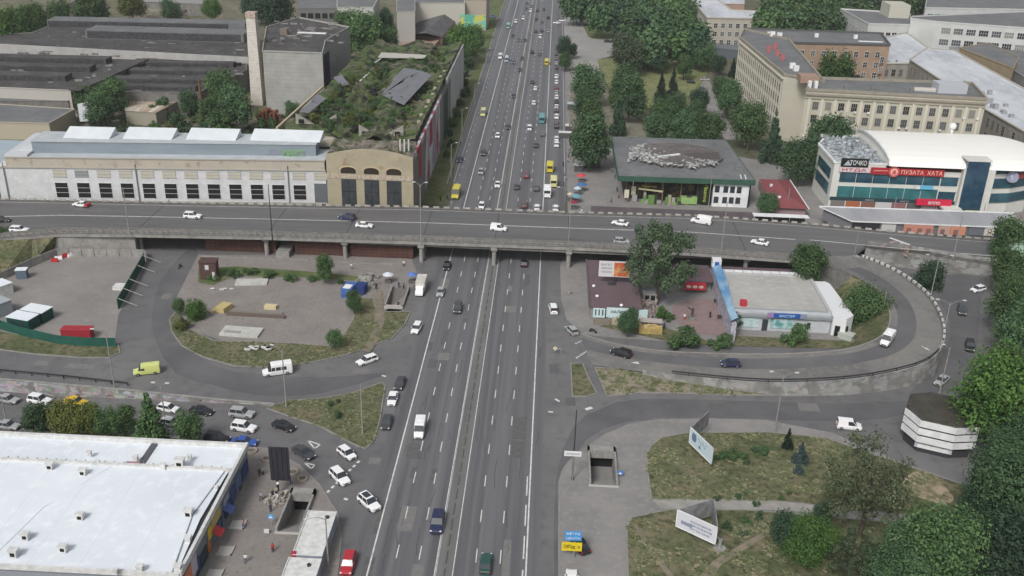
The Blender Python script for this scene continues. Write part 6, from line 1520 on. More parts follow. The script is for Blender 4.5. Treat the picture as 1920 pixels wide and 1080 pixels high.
# west parapet strip and east street wall
b = B(); b.seg(G(519,243,17.4), G(605,165,17.4), .7, .7); b.build('west_parapet', plain('ochre_coping', (.42,.36,.24)), t)
def ew(y0, y1, zt, m, name, x=-38.4, z0=0): return B().box(x, x+.8, y0, y1, z0, zt).build(name, m, t)
M_MUR = mat('mural_white', (.50,.49,.50), .8, (.30,.26,.28), .16, 5, (.47, .53), stretch=(1, 1, .35), c3=(.32,.06,.08), scale3=.10, mix3=(.56, .60))
ew(263, 332, 18.6, M_MUR, 'mural_wall', -38.0)
addbox(t, 'red_mural_panel', -37.2, -37.05, 274, 281, 8.5, 18.4, plain('mural_red', (.30,.035,.05))); addbox(t, 'red_mural_panel', -37.2, -37.05, 302, 309, 10.5, 18.4, plain('mural_red', None))
ew(332, 342, 18.0, plain('pale_wall', (.36,.34,.29)), 'east_wall'); ew(342, 362, 16.0, plain('dark_green_net', (.02,.045,.035)), 'green_netting')
ew(362, 430, 19.2, mat('pale_boarding', (.48,.48,.46), .8, (.38,.38,.37), .2), 'east_boarding', -38.6)
for i in range(14): y = 292 + i*6.2; addbox(t, 'broken_pier', -40.6, -39.6, y, y+.7, 17, 19.2 + (i*7 % 3)*.7, mat('pier_remains', (.36,.33,.27), .9))
rnd = random.Random(6)
b = B()
for i in range(80):
    y = rnd.uniform(266, 340); x = rnd.uniform(-47, -40); s = rnd.uniform(.3, 1.4); b.box(-s, s, -.15, .15, 0, .25, M=Matrix.Translation((x, y, 18.6 + rnd.uniform(0, .7))) @ Matrix.Rotation(rnd.uniform(0, 3), 4, 'Z') @ Matrix.Rotation(rnd.uniform(-.6, .6), 4, 'Y'))
o = b.build('fallen_timbers', mat('old_timber', (.12,.085,.06), .9, (.2,.17,.13), .6), t); o['kind'] = 'stuff'
for i, x in enumerate((-41.6, -40.4, -39.2)): addbox(t, 'vent_pipe', x, x+.4, 268, 268.5, 18, 22.5, plain('pale_pipe', (.5,.5,.48)))
b = B(); b.box(-70, -60.5, 278, 281, 16.5, 18.8); b.build('rear_parapet', mat('cream_frieze', None), t)

# ---- dark factory halls
def roofbox(name, label, px4, z, m=M_BITUM, wall=None, par=.3, group=None, **k):
    return building(name, label, [G(a, c_, z).xy for a, c_ in px4], z, wall or M_CONCD, m, parapet=par, group=group, **k)
M_PANEL = mat('pale_panel', (.36,.36,.34), .85, (.29,.29,.27), .3, 6); add_stripes(M_PANEL, 2, 1.5, .08, (.2,.2,.19), .6)
roofbox('factory_hall', 'large dark-roofed factory hall at far left behind the pale parapet', [(-60,80),(466,108),(466,40),(110,42),(60,62),(-60,66)], 11, wall=M_PANEL)
t = bpy.context.scene.objects.get('factory_hall')
def strip(parent, a, c_, z, w, h, m=M_BITUM, name='roof_monitor'):
    b = B(); p, q = G(*a, z), G(*c_, z); b.seg(Vector((p.x, p.y, z)), Vector((q.x, q.y, z)), w, h); o = b.build(name, m, parent)
    b = B(); d = Vector((0, -w/2-.05, 0)); b.seg(Vector((p.x+1, p.y, z+.4))+d, Vector((q.x-1, q.y, z+.4))+d, .1, h-.8); b.build('monitor_glazing', mat('sooty_glazing', (.03,.03,.033), .5, (.07,.07,.075), .8), o)
strip(t, (172,68), (464,76), 11, 13, 4.0, M_GREYROOF); strip(t, (98,48), (464,55), 11, 11, 3.6, M_GREYROOF)
b = B(); p = G(-60,80,11); q = G(466,108,11); b.seg(Vector((p.x, p.y-.5, 4)), Vector((q.x, q.y-.5, 4)), .6, 7.2); b.build('pale_parapet', mat('pale_wallband', (.40,.395,.38), .85, (.33,.32,.31), .3, 6), t)
roofbox('factory_hall', 'sooty flat-roofed hall with stepped monitors at the left edge', [(-60,162),(132,170),(264,112),(-60,98)], 9, wall=mat('pale_edge', (.42,.40,.36), .9))
t = [o for o in SC.objects if o.name.startswith('factory_hall')][-1]
t = SC.objects['factory_hall.001']
for (a, c_) in (((-40,112),(205,118)), ((-40,128),(175,133)), ((-40,146),(130,150))): strip(t, a, c_, 9, 7, 2.2)
roofbox('factory_hall', 'sooty hall with long ridges in front of the rows of small skylights', [(190,172),(372,175),(462,132),(462,112),(270,110)], 8.5)
t = SC.objects['factory_hall.002']
for (a, c_) in (((275,122),(440,125)), ((240,136),(425,140)), ((205,152),(400,156)), ((200,166),(370,169))): strip(t, a, c_, 8.5, 5, 1.8)
for i in range(7): q = G(283+27*i, 109, 11); addbox(t, 'skylight', q.x-2, q.x+2, q.y-4.5, q.y-1.5, 8.5, 9.5, M_BLACK)
b = B(); b.seg(G(140,170,10.4), G(268,112,10.4), 5.0, .5); b.build('diagonal_gallery', M_BITUM, t)
roofbox('low_shed', 'low grey-roofed shed left of the torn white sheeting', [(-60,228),(92,232),(140,205),(-60,192)], 6, M_GREYROOF, plain('shed_cream', (.40,.36,.28)))
roofbox('low_shed', 'grey shed strip beneath the pale factory edge at left', [(-60,190),(128,190),(128,172),(-60,175)], 5, M_GREYROOF)
o = B(); o.face([G(145,195,7), G(180,187,8.2), G(190,226,3.8), G(150,228,3.2)]); o.face([G(145,195,7), G(180,187,8.2), G(186,190,7.6), G(150,199,6.4)]); o.box(*([0]*0)) if False else None
o = o.build('metal_sheeting', mat('white_corrugated', (.46,.47,.48), .6, (.38,.39,.40), 1.0, 3, stretch=(3,1,1))); tag(o, 'tilted sheet of white corrugated metal leaning beside the low shed', 'metal sheet')
b = B(); hill(b, G(92,238,0), G(190,238,0), G(180,205,3), G(120,205,4), 10, 8, .8, 9); o = b.build('scrap_heap', M_DARKRUB); tag(o, 'dark heap of scrap and rubble beside the tilted white sheeting', 'scrap heap')
t = roofbox('rusty_shed', 'shed with a flat roof of rust-streaked pale sheets among trees', [(235,208),(292,212),(360,176),(300,172),(236,172)], 5, mat('rust_streaked', (.44,.38,.30), .7, (.28,.14,.07), .18, 7, (.45,.62), stretch=(1, .3, 1), c3=(.55,.52,.47), scale3=.3, mix3=(.5,.6)), plain('shed_wall', (.3,.28,.22)), par=.2)
t = building('concrete_block', 'tall windowless pale concrete block beside the white chimney', [(-110, 375), (-87, 375), G(610,78,24).xy, G(655,52,24).xy, G(560,34,24).xy, G(500,52,24).xy], 24, M_PANEL, M_BITUM, parapet=.6)
addbox(t, 'dark_recess', -87.0, -86.8, 378, 386, 5, 23, M_BLACK)
b = B(); p = G(585,62,24.2); b.box(p.x-6, p.x+6, p.y-1.2, p.y+1.2, 24.1, 24.4); b.build('roof_sheet', M_WHITE, t); addbox(t, 'roof_hatch', p.x-12, p.x-9, p.y-6, p.y-3, 24, 26.5, plain('hatch_brown', (.18,.15,.12)))
# chimneys
t = thing('brick_chimney', 'tall square white brick chimney with a flaking top beside the concrete block', 'chimney', (-117.5, 389, 0))
b = B(); k0 = 2.35; k1 = 1.75; P = []
for z, w in ((0, k0), (36, k1)): P += [(-117.3 + s*w, 389 + s2*w, z) for s, s2 in ((-1,-1),(1,-1),(1,1),(-1,1))]
for q in ((0,1,5,4),(1,2,6,5),(2,3,7,6),(3,0,4,7),(4,5,6,7)): b.face([P[i] for i in q])
M_CHIM = mat('whitewashed_brick', (.64,.62,.57), .9, (.54,.50,.44), .5, 6, c3=(.26,.15,.10), scale3=.7, mix3=(.62,.7)); add_stripes(M_CHIM, 2, .6, .1, (.28,.25,.22), .6)
b.build('shaft', M_CHIM, t); b = B(); b.box(-119.3, -115.3, 387, 391, 34.4, 36.4); b.build('rim', mat('flaking_brick', (.32,.20,.14), .9, (.5,.46,.4), 1.0), t)
p = G(381, 231, 0); h = GY(372, 152, p.y).z
t = thing('steel_chimney', 'thin rusty steel pipe chimney standing among the factory trees', 'chimney', p); b = B(); b.tube((0,0,0), (0,0,h), .55, .45, 10); b.build('pipe', mat('rust_pipe', (.16,.08,.055), .9), t, world=False); b = B(); b.tube((0,0,h-.4),(0,0,h+.1),.6); b.build('collar', M_RUST, t, world=False)
# rusty tanks and ducts
for (px, py, w, d, h, lab) in ((505,222,7,5,6,'rust red tank frame with vertical ribs beside the hall roof edge'), (516,188,6,4,7.5,'rust red duct tower between chimney and slender tree')):
    p = G(px, py+12, 0); t = thing('rusty_plant', lab, 'machinery', p, group='rusty plant in the factory yard'); b = B()
    for i in range(5): b.box(-w/2 + i*w/5, -w/2 + i*w/5 + w/7, -d/2, d/2, 0, h*(.8 + .2*((i*7) % 3)/2))
    b.build('tank', M_RUST, t, world=False); b = B(); b.path([(-w/2, 0, h*.8), (0, 0, h*1.05), (w*.6, -1, h*.7), (w*.8, -1, 0)], .45, n=7); b.build('pipe', M_RUST, t, world=False)

# ---- far buildings along the top edge
Zf = 15
def ff(px, py, z=Zf): return G(px, py, z).xy
t = building('grey_workshop', 'dark grey-roofed workshop with a row of square openings at the top edge', [ff(558,16,9), ff(632,16,9), ff(632,-8,9), ff(558,-8,9)], 9, plain('workshop_wall', (.16,.16,.16)), M_GREYROOF, parapet=.2)
windows(t, (*ff(558,16,9), 0), (*ff(632,16,9), 0), [3.4], 5, win_mesh(3, 3, 1, 1, M_CONCD, M_BLACK), 1)
t = building('white_factory_block', 'white factory block with one dark window strip at the top edge', [ff(632,14,18), ff(700,14,18), ff(712,-10,18), ff(632,-12,18)], 18, mat('block_white', (.50,.50,.46), .8, (.44,.44,.41), .3), M_GREYROOF, parapet=.3)
p0 = Vector((*ff(632,14,18), 0)); p1 = Vector((*ff(700,14,18), 0)); b = B(); b.box(0, (p1-p0).length-2, -.1, 0, 12.4, 14.2, M=FR(p0, p1-p0)); b.build('window_strip', M_GLASS, t)
t = building('pale_silo_block', 'pale grey silo-like block between trees at the top edge', [ff(744,22,20), ff(778,22,20), ff(778,-8,20), ff(744,-8,20)], 20, plain('silo_grey', (.36,.35,.32)), M_GREYROOF, parapet=.3)
t = building('cream_warehouse', 'long cream warehouse behind the dark gabled shed', [ff(778,6,16), ff(872,6,16), ff(868,-10,16), ff(775,-10,16)], 16, mat('warehouse_cream', (.48,.46,.40), .8), M_GREYROOF, parapet=.3)
t = building('beige_warehouse', 'beige warehouse with a grey lower storey next to the highway', [ff(873,0,17), ff(912,0,17), ff(918,-12,17), ff(872,-12,17)], 17, plain('beige_wall', (.40,.35,.29)), M_GREYROOF, parapet=.3)
t = thing('gabled_shed', 'dark slate gabled shed with a pinkish end wall behind the overgrown hall', 'shed', (*ff(800,60,6), 0))
a0, a1, b0, b1, r0, r1 = G(755,66,6), G(828,70,6), G(805,24,6), G(862,30,6), G(797,62,10), G(838,22,10)
b = B(); b.face([a0, b0, r1, r0]); b.face([a1, b1, r1, r0]); b.build('roof', mat('slate_roof', (.09,.088,.092), .8, (.14,.135,.14), .2, 6), t)
B().prism([a0.xy, a1.xy, b1.xy, b0.xy], 0, 5.9).build('wall', mat('faded_pink', (.34,.22,.17), .9, (.28,.2,.16), .3), t)
b = B(); b.prism([G(750,84,5).xy, G(815,84,5).xy, G(828,70,5).xy, G(757,68,5).xy], 0, 5); b.build('end_annex', mat('faded_pink', None), t)
t = thing('left_far_shed', 'pinkish low shed at the top left corner', 'shed', (*G(5,35,4).xy, 0)); B().box(-290, G(22,30,4).x, G(0,42,4).y, G(0,30,4).y, 0, 5).build('wall', mat('faded_pink', None), t); B().box(-291, G(22,30,4).x+1, G(0,42,4).y-1, G(0,26,4).y, 5, 5.3).build('roof', plain('pale_slab', (.34,.30,.27)), t)
t = building('grey_long_shed', 'long flat grey shed beyond the trees at the top edge', [G(250,3,7).xy, G(385,8,7).xy, G(385,-5,7).xy, G(250,-5,7).xy], 7, M_CONCD, plain('shed_roofgrey', (.26,.25,.24)), parapet=.2)
b = B(); hill(b, G(255,36,0), G(355,36,0), G(350,18,6), G(270,18,5), 14, 8, .9, 19); o = b.build('rubble_heap', mat('rubble_grey', (.2,.19,.17), .95, (.28,.25,.2), .3, 8)); tag(o, 'grey rubble heap behind the dark factory roofs', 'rubble heap')
# fence wall at top left
t = thing('concrete_fence', 'pale concrete panel fence running diagonally at top left', 'fence', (*G(60,36).xy, 0)); b = B(); b.seg(G(-10,80,0), G(90,46,0), .4, 3.0); b.seg(G(80,32,0), G(150,8,0), .4, 3.0); b.build('panels', plain('pale_slab', None), t)

# ---- concrete panel fence and green fences of the forecourt
t = thing('concrete_fence', 'grey concrete panel fence round the upper side of the forecourt', 'fence', (*G(105,490).xy, 0))
P = [G(-40,545), G(0,527), G(60,500), G(108,480), G(272,482), G(276,494)]; b = B()
for i in range(len(P)-1):
    L_ = (P[i+1]-P[i]).length; m_ = max(1, round(L_/3.2))
    for k in range(m_): a_, c_ = P[i].lerp(P[i+1], k/m_), P[i].lerp(P[i+1], (k+.95)/m_); b.seg(a_, c_, .22, 2.1)
b.build('panels', M_CONC, t)
M_GF = mat('green_sheet', (.012,.075,.055), .6, (.02,.10,.075), .5); add_stripes(M_GF, 0, .5, .06, (.006,.04,.03), .7)
t = thing('green_fence', 'dark green corrugated fence along the lower side of the forecourt', 'fence', (*G(110,640).xy, 0))
P = [G(-40,612), G(0,616), G(40,630), (G(110,646)), G(160,650), G(218,651)]; b = B()
for i in range(len(P)-1): b.seg(P[i], P[i+1], .1, 2.2)
b.build('panels', M_GF, t)
t = thing('green_hoarding', 'leaning dark green hoarding with pale roof struts beside the slip road', 'hoarding', (*G(245,550).xy, 0))
a_, c_ = G(222,580), G(272,492); b = B(); b.seg(a_, c_, .15, 2.6); b.build('panels', M_GF, t)
d_ = (c_-a_).normalized(); n_ = Vector((d_.y, -d_.x, 0))
b = B(); 
for k, f_ in enumerate((0.02, .22, .42, .72, .95)): p = a_.lerp(c_, f_); q = B(); q.seg(p + Vector((0,0,2.5)), p + n_*4.2 + Vector((0,0,.4)), .12, .12); q.build('strut', plain('strut_pale', (.42,.41,.36)), t)
# forecourt kiosks and containers
def cabin(px, py, L_, W_, H_, rot, wallm, roofm, label, name='kiosk', cat='kiosk', group=None, win=True):
    p = G(px, py, 0); t = thing(name, label, cat, p, R(rot), group); b = B(); b.box(-L_/2, L_/2, -W_/2, W_/2, 0, H_); b.build('wall', wallm, t, world=False)
    b = B(); b.box(-L_/2-.12, L_/2+.12, -W_/2-.12, W_/2+.12, H_, H_+.12); b.build('roof', roofm, t, world=False)
    if win: b = B(); b.box(-L_*.3, -L_*.12, -W_/2-.04, -W_/2, .9, 2.0); b.build('window', M_GLASS, t, world=False); b = B(); b.box(L_*.1, L_*.25, -W_/2-.04, -W_/2, .1, 2.1); b.build('door', M_DSTEEL, t, world=False)
    return t
M_KG = mat('kiosk_green', (.008,.055,.045), .6)
cabin(46, 612, 5.6, 3.4, 2.6, -14, M_KG, M_ROOFW, 'green cabin with a white roof, nearer of the pair by the green fence', group='green cabins on the forecourt')
cabin(72, 598, 5.6, 3.4, 2.6, -14, M_KG, M_ROOFW, 'green cabin with a white roof, farther of the pair by the green fence', group='green cabins on the forecourt')
cabin(147, 633, 6.2, 2.2, 2.2, 4, mat('container_red', (.32,.025,.035), .6), mat('container_red', None), 'dark red shipping container on the forecourt by the green fence', 'container', 'container', win=False)
cabin(43, 521, 2.4, 1.8, 2.3, 12, plain('cabin_bluegrey', (.10,.13,.17)), M_ROOFW, 'small blue-grey cabin against the concrete fence', 'toilet_cabin', 'cabin', win=False)
cabin(-2, 552, 5, 4, 2.6, 60, M_WTRIM, M_ROOFW, 'white-roofed cabin cut by the left edge on the forecourt', 'cabin', 'cabin', win=False)
cabin(-4, 590, 5, 4, 3.2, 60, plain('cabin_grey', (.30,.33,.35)), plain('cabin_greyr', (.33,.36,.38)), 'pale grey cabin below the white-roofed one at the left edge', 'cabin', 'cabin', win=False)
b = B(); p = G(229, 541); b.box(-1.8, 1.8, -1.2, 1.2, 0, .9); o = b.build('wrapped_pallet', M_WTRIM, None, world=False); o.location = p; tag(o, 'white wrapped pallet stack beside the green hoarding', 'pallet')
for i, (px, py, c_, lab) in enumerate(((103,491,'red','red plastic road barrier, leftmost by the concrete fence'),(110,487,'white','white plastic road barrier, leftmost by the concrete fence'),(124,482,'red','red plastic road barrier behind the middle white one'),(134,481,'white','white plastic road barrier beside the middle red one'),(155,478,'red','red plastic road barrier standing alone at the fence'))):
    b = B(); b.prism([(-.9,-.3),(.9,-.3),(.9,.3),(-.9,.3)], 0, .5); b.prism([(-.85,-.14),(.85,-.14),(.85,.14),(-.85,.14)], .5, 1.0); o = b.build('road_barrier', paint(c_, PAINT[c_]), None, world=False); o.location = G(px, py); o.rotation_euler = (0,0,R(20*i)); tag(o, lab, 'road barrier', 'plastic road barriers by the concrete fence')
# rusty watch hut
p = G(394, 521); t = thing('watch_hut', 'small rusty brown two-storey watch hut at the yard corner', 'hut', p, R(4)); b = B(); b.box(-2.0, 2.0, -1.4, 1.4, 0, 4.6); b.box(-2.2, 2.2, -1.6, 1.6, 4.6, 4.8); b.build('wall', mat('hut_rust', (.07,.04,.038), .9, (.10,.06,.05), .8), t, world=False)
b = B(); b.box(-.6, .3, -1.46, -1.4, 2.8, 4.0); b.build('window', plain('hut_white', (.5,.5,.5)), t, world=False); b = B(); b.box(1.0, 1.6, -1.46, -1.4, 0, 2.2); b.build('door', plain('hut_white', None), t, world=False)
# yard clutter
def slab(px, py, L_, W_, H_, rot, m, label, name, cat):
    b = B(); b.box(-L_/2, L_/2, -W_/2, W_/2, 0, H_); o = b.build(name, m, None, world=False); o.location = G(px, py, .06); o.rotation_euler = (0, 0, R(rot)); return tag(o, label, cat)
M_SLB = mat('white_slab', (.50,.50,.47), .8, (.40,.40,.37), .7, 5)
t = thing('concrete_slab', 'big pale concrete slab lying near the front of the yard', 'slab', G(453,624,.06), R(-3)); B().box(-4.3, 4.3, -2.1, 2.1, 0, .5).build('slab', M_SLB, t, world=False); B().box(-3.4, 0, -1.4, -.3, .5, .62).build('patch', plain('slab_grey', (.28,.28,.27)), t, world=False)
slab(472, 530, 7.6, 3.4, .35, 8, M_SLB, 'pale broken concrete slab at the back of the yard', 'concrete_slab', 'slab')
slab(480, 593, 13.5, .9, .55, -2, mat('brown_beam', (.13,.10,.085), .9), 'long brown steel beam lying across the yard', 'steel_beam', 'beam')
slab(482, 586, 12, .5, .4, -2, plain('grey_beam', (.22,.20,.18)), 'thin grey beam lying behind the long brown beam', 'steel_beam', 'beam')
slab(420, 581, 2.4, 3.4, 1.2, -18, plain('sand_yellow', (.46,.38,.17)), 'yellow timber stack at the left end of the long beam', 'timber_stack', 'timber')
slab(404, 583, 1.2, 3.4, .5, -30, plain('sand_pale', (.42,.36,.22)), 'pale planks beside the yellow timber stack', 'planks', 'timber')
slab(508, 578, 2.8, 1.5, .8, -3, plain('sand_cream', (.55,.47,.28)), 'cream pallet block behind the long beam', 'pallet', 'pallet')
for (px, py, lab) in ((474,655,'white sack heap, left of the pair on the grass'),(502,654,'white sack heap, right of the pair on the grass')):
    b = B(); rnd = random.Random(px)
    for i in range(7): ellip(b, (rnd.uniform(-1, 1), rnd.uniform(-.8, .8), .35), (rnd.uniform(.5, .9), rnd.uniform(.4, .7), .4), 7, 4)
    o = b.build('sack_heap', M_SLB, None, world=False, smooth=True); o.location = G(px, py, .16); tag(o, lab, 'sacks', 'white sack heaps on the grass')
b = B(); rnd = random.Random(5)
for i in range(6): ellip(b, (rnd.uniform(-2.5, 2.5), rnd.uniform(-.6, .6), .2), (rnd.uniform(.3, .7), .35, .25), 6, 4)
o = b.build('stones', M_SLB, None, world=False); o.location = G(417, 543, .06); tag(o, 'scattered white stones left of the back slab', 'stones')
# blue tarpaulin booth and pale debris by S3
p = G(655, 552, .05); t = thing('blue_booth', 'blue and white booth with a blue side wall at the yard edge', 'booth', p, R(-8)); b = B(); b.box(-1.3, 1.3, -2.2, 2.2, 0, 2.4); b.build('wall', mat('booth_blue', (.04,.10,.30), .6, (.07,.15,.36), .8), t, world=False); b = B(); b.box(-.9, .9, -1.9, .3, 2.4, 2.52); b.build('roof_panel', M_WHITE, t, world=False); b = B(); b.box(1.3, 3.6, .4, 3.2, 0, 2.2); b.build('annex', plain('booth_navy', (.02,.04,.15)), t, world=False)
p = G(690, 530, .05); b = B(); rnd = random.Random(12)
for i in range(46): s = rnd.uniform(.3, 1.2); b.box(-s, s, -s*.4, s*.4, 0, rnd.uniform(.2, 1.3), M=Matrix.Translation((rnd.uniform(-2.4, 2.4), rnd.uniform(-3.5, 3.5), 0)) @ Matrix.Rotation(rnd.uniform(0, 3), 4, 'Z'))
o = b.build('market_clutter', mat('clutter', (.36,.35,.31), .8, (.16,.16,.15), .8, 4, (.4,.6)), None, world=False); o.location = p; tag(o, 'jumbled pale crates and boards beside the blue booth', 'crates', kind='stuff')
for (px, py, c1, lab) in ((728,524,(.55,.58,.66),'white and blue market umbrella near the sunken stairway'),(773,524,(.10,.18,.42),'blue market umbrella beside the white box truck')):
    p = G(px, py+6, .05); t = thing('market_umbrella', lab, 'umbrella', p, group='market umbrellas'); b = B(); b.tube((0,0,0),(0,0,2.5),.04); b.build('pole', M_STEEL, t, world=False); b = B(); n=8
    for i in range(n): a0, a1 = 2*math.pi*i/n, 2*math.pi*(i+1)/n; b.face([(0,0,2.9), (1.4*math.cos(a0),1.4*math.sin(a0),2.2), (1.4*math.cos(a1),1.4*math.sin(a1),2.2)])
    b.build('canopy', plain('umb%d' % px, c1), t, world=False); b = B(); b.box(-.8, .8, -.5, .5, 0, .8); b.build('stand', plain('stand_dark', (.1,.1,.1)), t, world=False)
# north plaza umbrellas and stalls
for (px, py, c1, w, lab) in ((1090,329,(.55,.06,.07),1.6,'red market umbrella on the plaza north of the overpass'),(1091,346,(.05,.14,.33),1.7,'dark blue market umbrella on the plaza'),(1083,353,(.42,.50,.58),1.3,'pale blue market umbrella left of the dark blue one'),(1080,367,(.14,.28,.34),1.8,'teal market umbrella nearest the overpass'),(1076,379,(.20,.03,.05),1.5,'dark red stall umbrella behind the tall lamp'),(1070,364,(.5,.45,.35),1.2,'cream stall umbrella beside the teal one')):
    p = G(px, py, 2.2); p.z = 0; t = thing('market_umbrella', lab, 'umbrella', p, group='market umbrellas'); b = B(); b.tube((0,0,0),(0,0,2.3),.04); b.build('pole', M_STEEL, t, world=False); b = B(); n=8
    for i in range(n): a0, a1 = 2*math.pi*i/n, 2*math.pi*(i+1)/n; b.face([(0,0,2.9), (w*math.cos(a0),w*math.sin(a0),2.2), (w*math.cos(a1),w*math.sin(a1),2.2)])
    b.build('canopy', plain('umb%d' % px, c1), t, world=False); b = B(); b.box(-.9, .9, -.6, .6, 0, .9); b.build('stand', plain('stand_dark', None), t, world=False)
for (px, py, L_, W_, H_, c1, lab) in ((1075,193,4.6,3.2,2.6,(.42,.45,.47),'pale kiosk under the trees with a dark side'),(1066,234,2.2,2.4,2.4,(.6,.6,.58),'small white square kiosk beside the parked cars'),(1060,247,4.6,2.0,2.3,(.6,.6,.6),'long white kiosk beside the parked cars'),(1085,308,2.8,1.8,2.4,(.6,.6,.6),'white stall roof above the red umbrella'),(1134,391,1.8,1.4,2.0,(.30,.09,.04),'small orange stall at the overpass edge'),(1158,392,4.2,2.2,2.2,(.06,.14,.28),'blue stall at the overpass edge'),(1110,300,5.5,3.0,2.4,(.09,.10,.09),'dark kiosk in the shade of the tall trees')):
    p = G(px, py, H_); p.z = 0; t = thing('market_stall', lab, 'stall', p, group='stalls on the north pavement'); b = B(); b.box(-L_/2, L_/2, -W_/2, W_/2, 0, H_*.92); b.build('wall', plain('stall_dark', (.08,.08,.085)), t, world=False); b = B(); b.box(-L_/2-.15, L_/2+.15, -W_/2-.15, W_/2+.15, H_*.92, H_); b.build('roof', plain('sr%d' % px, c1), t, world=False)
# right-hand picture edge: green-roofed house
t = thing('green_roof_house', 'white house corner with a pale green roof at the right edge', 'house', (*G(1935,470,7).xy, 0)); p = G(1912,475,8)
B().box(p.x, p.x+14, p.y-6, p.y+12, 0, 8).build('wall', M_WHITE, t); b = B(); b.face([(p.x-1, p.y-7, 8), (p.x+15, p.y-7, 8), (p.x+7, p.y+3, 12)]); b.face([(p.x-1, p.y-7, 8), (p.x+7, p.y+3, 12), (p.x-1, p.y+13, 8)]); b.face([(p.x-1, p.y+13, 8), (p.x+7, p.y+3, 12), (p.x+15, p.y+13, 8)]); b.face([(p.x+15, p.y-7, 8), (p.x+15, p.y+13, 8), (p.x+7, p.y+3, 12)]); b.build('roof', plain('pale_green_roof', (.30,.42,.33)), t)
# ================================================================== TRAFFIC
V = vehicle
gH = 'vehicles on the near highway'; gN = 'vehicles on the far highway'; gO = 'vehicles crossing the overpass'; gP = 'cars on the parking street'; gK = 'cars parked along the far right kerb'; gR = 'vehicles on the right-hand ramps'; gL = 'vehicles on the left slip roads'
V('suv','dgrey',858,577,'S','dark grey SUV coming down the highway below the overpass',gH)
V('sedan','silver',826,546,'S','silver sedan on the solid line beside the white box truck',gH)
V('sedan','black',838,497,'S','black car coming out from under the overpass',gH)
V('hatch','black',983,492,'N','black hatchback driving in under the overpass, right carriageway',gH)
V('truck','white',789,541,'S','white box truck parked at the kerb by the sunken stairway',gH)
V('wagon','white',781,614,(773,630),'white estate car turning off the highway below the box truck',gH)
V('wagon','white',688,674,(668,682),'white estate car rounding the curve toward the slip road',gL)
V('minibus','white',520,695,(492,700),'white minibus with dark side windows on the slip road',gL)
V('van','lime',275,694,(250,698),'pale lime green van on the slip road',gL,scale=.92)
V('motorcycle','black',337,497,'S','lone motorcycle riding out from under the overpass',gL)
V('sedan','dgrey',750,717,(746,728),'dark grey sedan at the kerb, farthest of three in line',gH)
V('sedan','white',736,746,(733,760),'white sedan at the kerb between two dark grey cars',gH)
V('sedan','dgrey',725,790,(722,803),'dark grey sedan at the kerb, nearest of three in line',gH)
V('van','white',787,804,(784,822),'white van with dark windscreen on the highway left lane',gH,scale=.95)
V('hatch','white',650,848,(664,860),'white hatchback waiting at the give-way dots by the grass triangle',gL)
V('suv','white',637,893,(652,909),'white SUV passing the give-way dots',gL)
_s = V('suv','white',692,941,(708,956),'white SUV with a black sunroof joining the highway',gL)
B().box(-.55, .55, -1.5, .0, 1.79, 1.81).build('sunroof', M_GLASS, _s, world=False)
V('suv','navy',820,979,'S','navy blue SUV low in the picture left of the median',gH,scale=1.08)
V('sedan','green',911,1055,'N','dark green sedan driving away at the bottom edge',gH)
V('suv','red',653,1056,(649,1072),'red SUV standing beside the white kiosks',gH)
V('sedan','black',532,797,(552,805),'black sedan beside the grass triangle, heading for the highway',gP)
V('sedan','dgrey',569,847,(588,860),'dark grey sedan beyond the dark billboard',gP,scale=1.05)
V('suv','silver',453,774,(476,778),'silver SUV in the upper lane of the parking street',gP)
V('suv','white',457,800,(480,805),'white SUV below the silver one in the parking street',gP)
V('sedan','blue',458,827,(482,830),'bright blue sedan at the corner of the market hall roof',gP)
V('suv','black',407,821,(424,824),'black SUV half hidden by the roof edge beside the blue sedan',gP)
V('sedan','black',378,769,(402,773),'black sedan below the graffiti wall',gP)
V('hatch','white',315,764,(336,768),'white hatchback behind the street lamp by the graffiti wall',gP)
V('hatch','white',320,791,(338,795),'white car between two bushy street trees, lower lane',gP)
V('hatch','grey',321,813,(338,817),'grey car almost hidden behind the last round street tree',gP)
V('sedan','silver',14,747,(36,752),'silver sedan at the left edge below the guard rail',gP)
V('suv','white',74,749,(98,754),'white SUV left of the street trees by the graffiti wall',gP)
V('sedan','silver',14,796,(34,800),'silver sedan at the left edge beside the market hall roof',gP)
V('hatch','white',92,806,(108,809),'white car nose peeping between the first street trees',gP)
V('sedan','taxi',142,751,(164,755),'yellow orange car behind the street trees',gP)
V('small_van','white',1037,578,(1032,560),'white boxy car merging into the right carriageway below the overpass',gR)
V('hatch','silver',1072,618,(1058,606),'silver hatchback waiting at the foot of the loop ramp',gR)
V('suv','black',1165,661,(1145,656),'black SUV on the ramp right behind the silver hatchback',gR,z=.4)
V('hatch','navy',1370,680,(1348,680),'navy blue hatchback on the straight part of the loop ramp',gR,z=2.0)
V('van','white',1664,636,(1652,652),'white van rounding the inside of the loop ramp bend',gR,z=4.8,scale=.95)
V('hatch','white',1834,541,(1821,545),'white hatchback at the edge of the trees on the outer road',gR)
V('suv','dgrey',1804,581,(1806,596),'dark grey SUV coming down the outer road',gR)
V('suv','black',1819,648,(1820,662),'black SUV lower on the outer road beside the trees',gR)
V('sedan','silver',1766,712,(1756,722),'silver sedan between ramp wall and faceted pavilion',gR)
V('small_van','white',1592,797,(1616,801),'white delivery car alone on the wide pavement road',gR,scale=1.05)
V('hatch','dgrey',1846,812,(1850,830),'grey car parked in the shade behind the faceted pavilion',gR)
V('sedan','black',1087,1019,(1075,1004),'black car half hidden behind the blue and yellow road signs',gR,z=.1)
V('sedan','white',1072,1086,'N','white car roof cut by the bottom edge under the road signs',gR,z=.1)
V('motorcycle','black',1112,618,(1118,621),'motor scooter parked on the kerb by the shop row',gR)
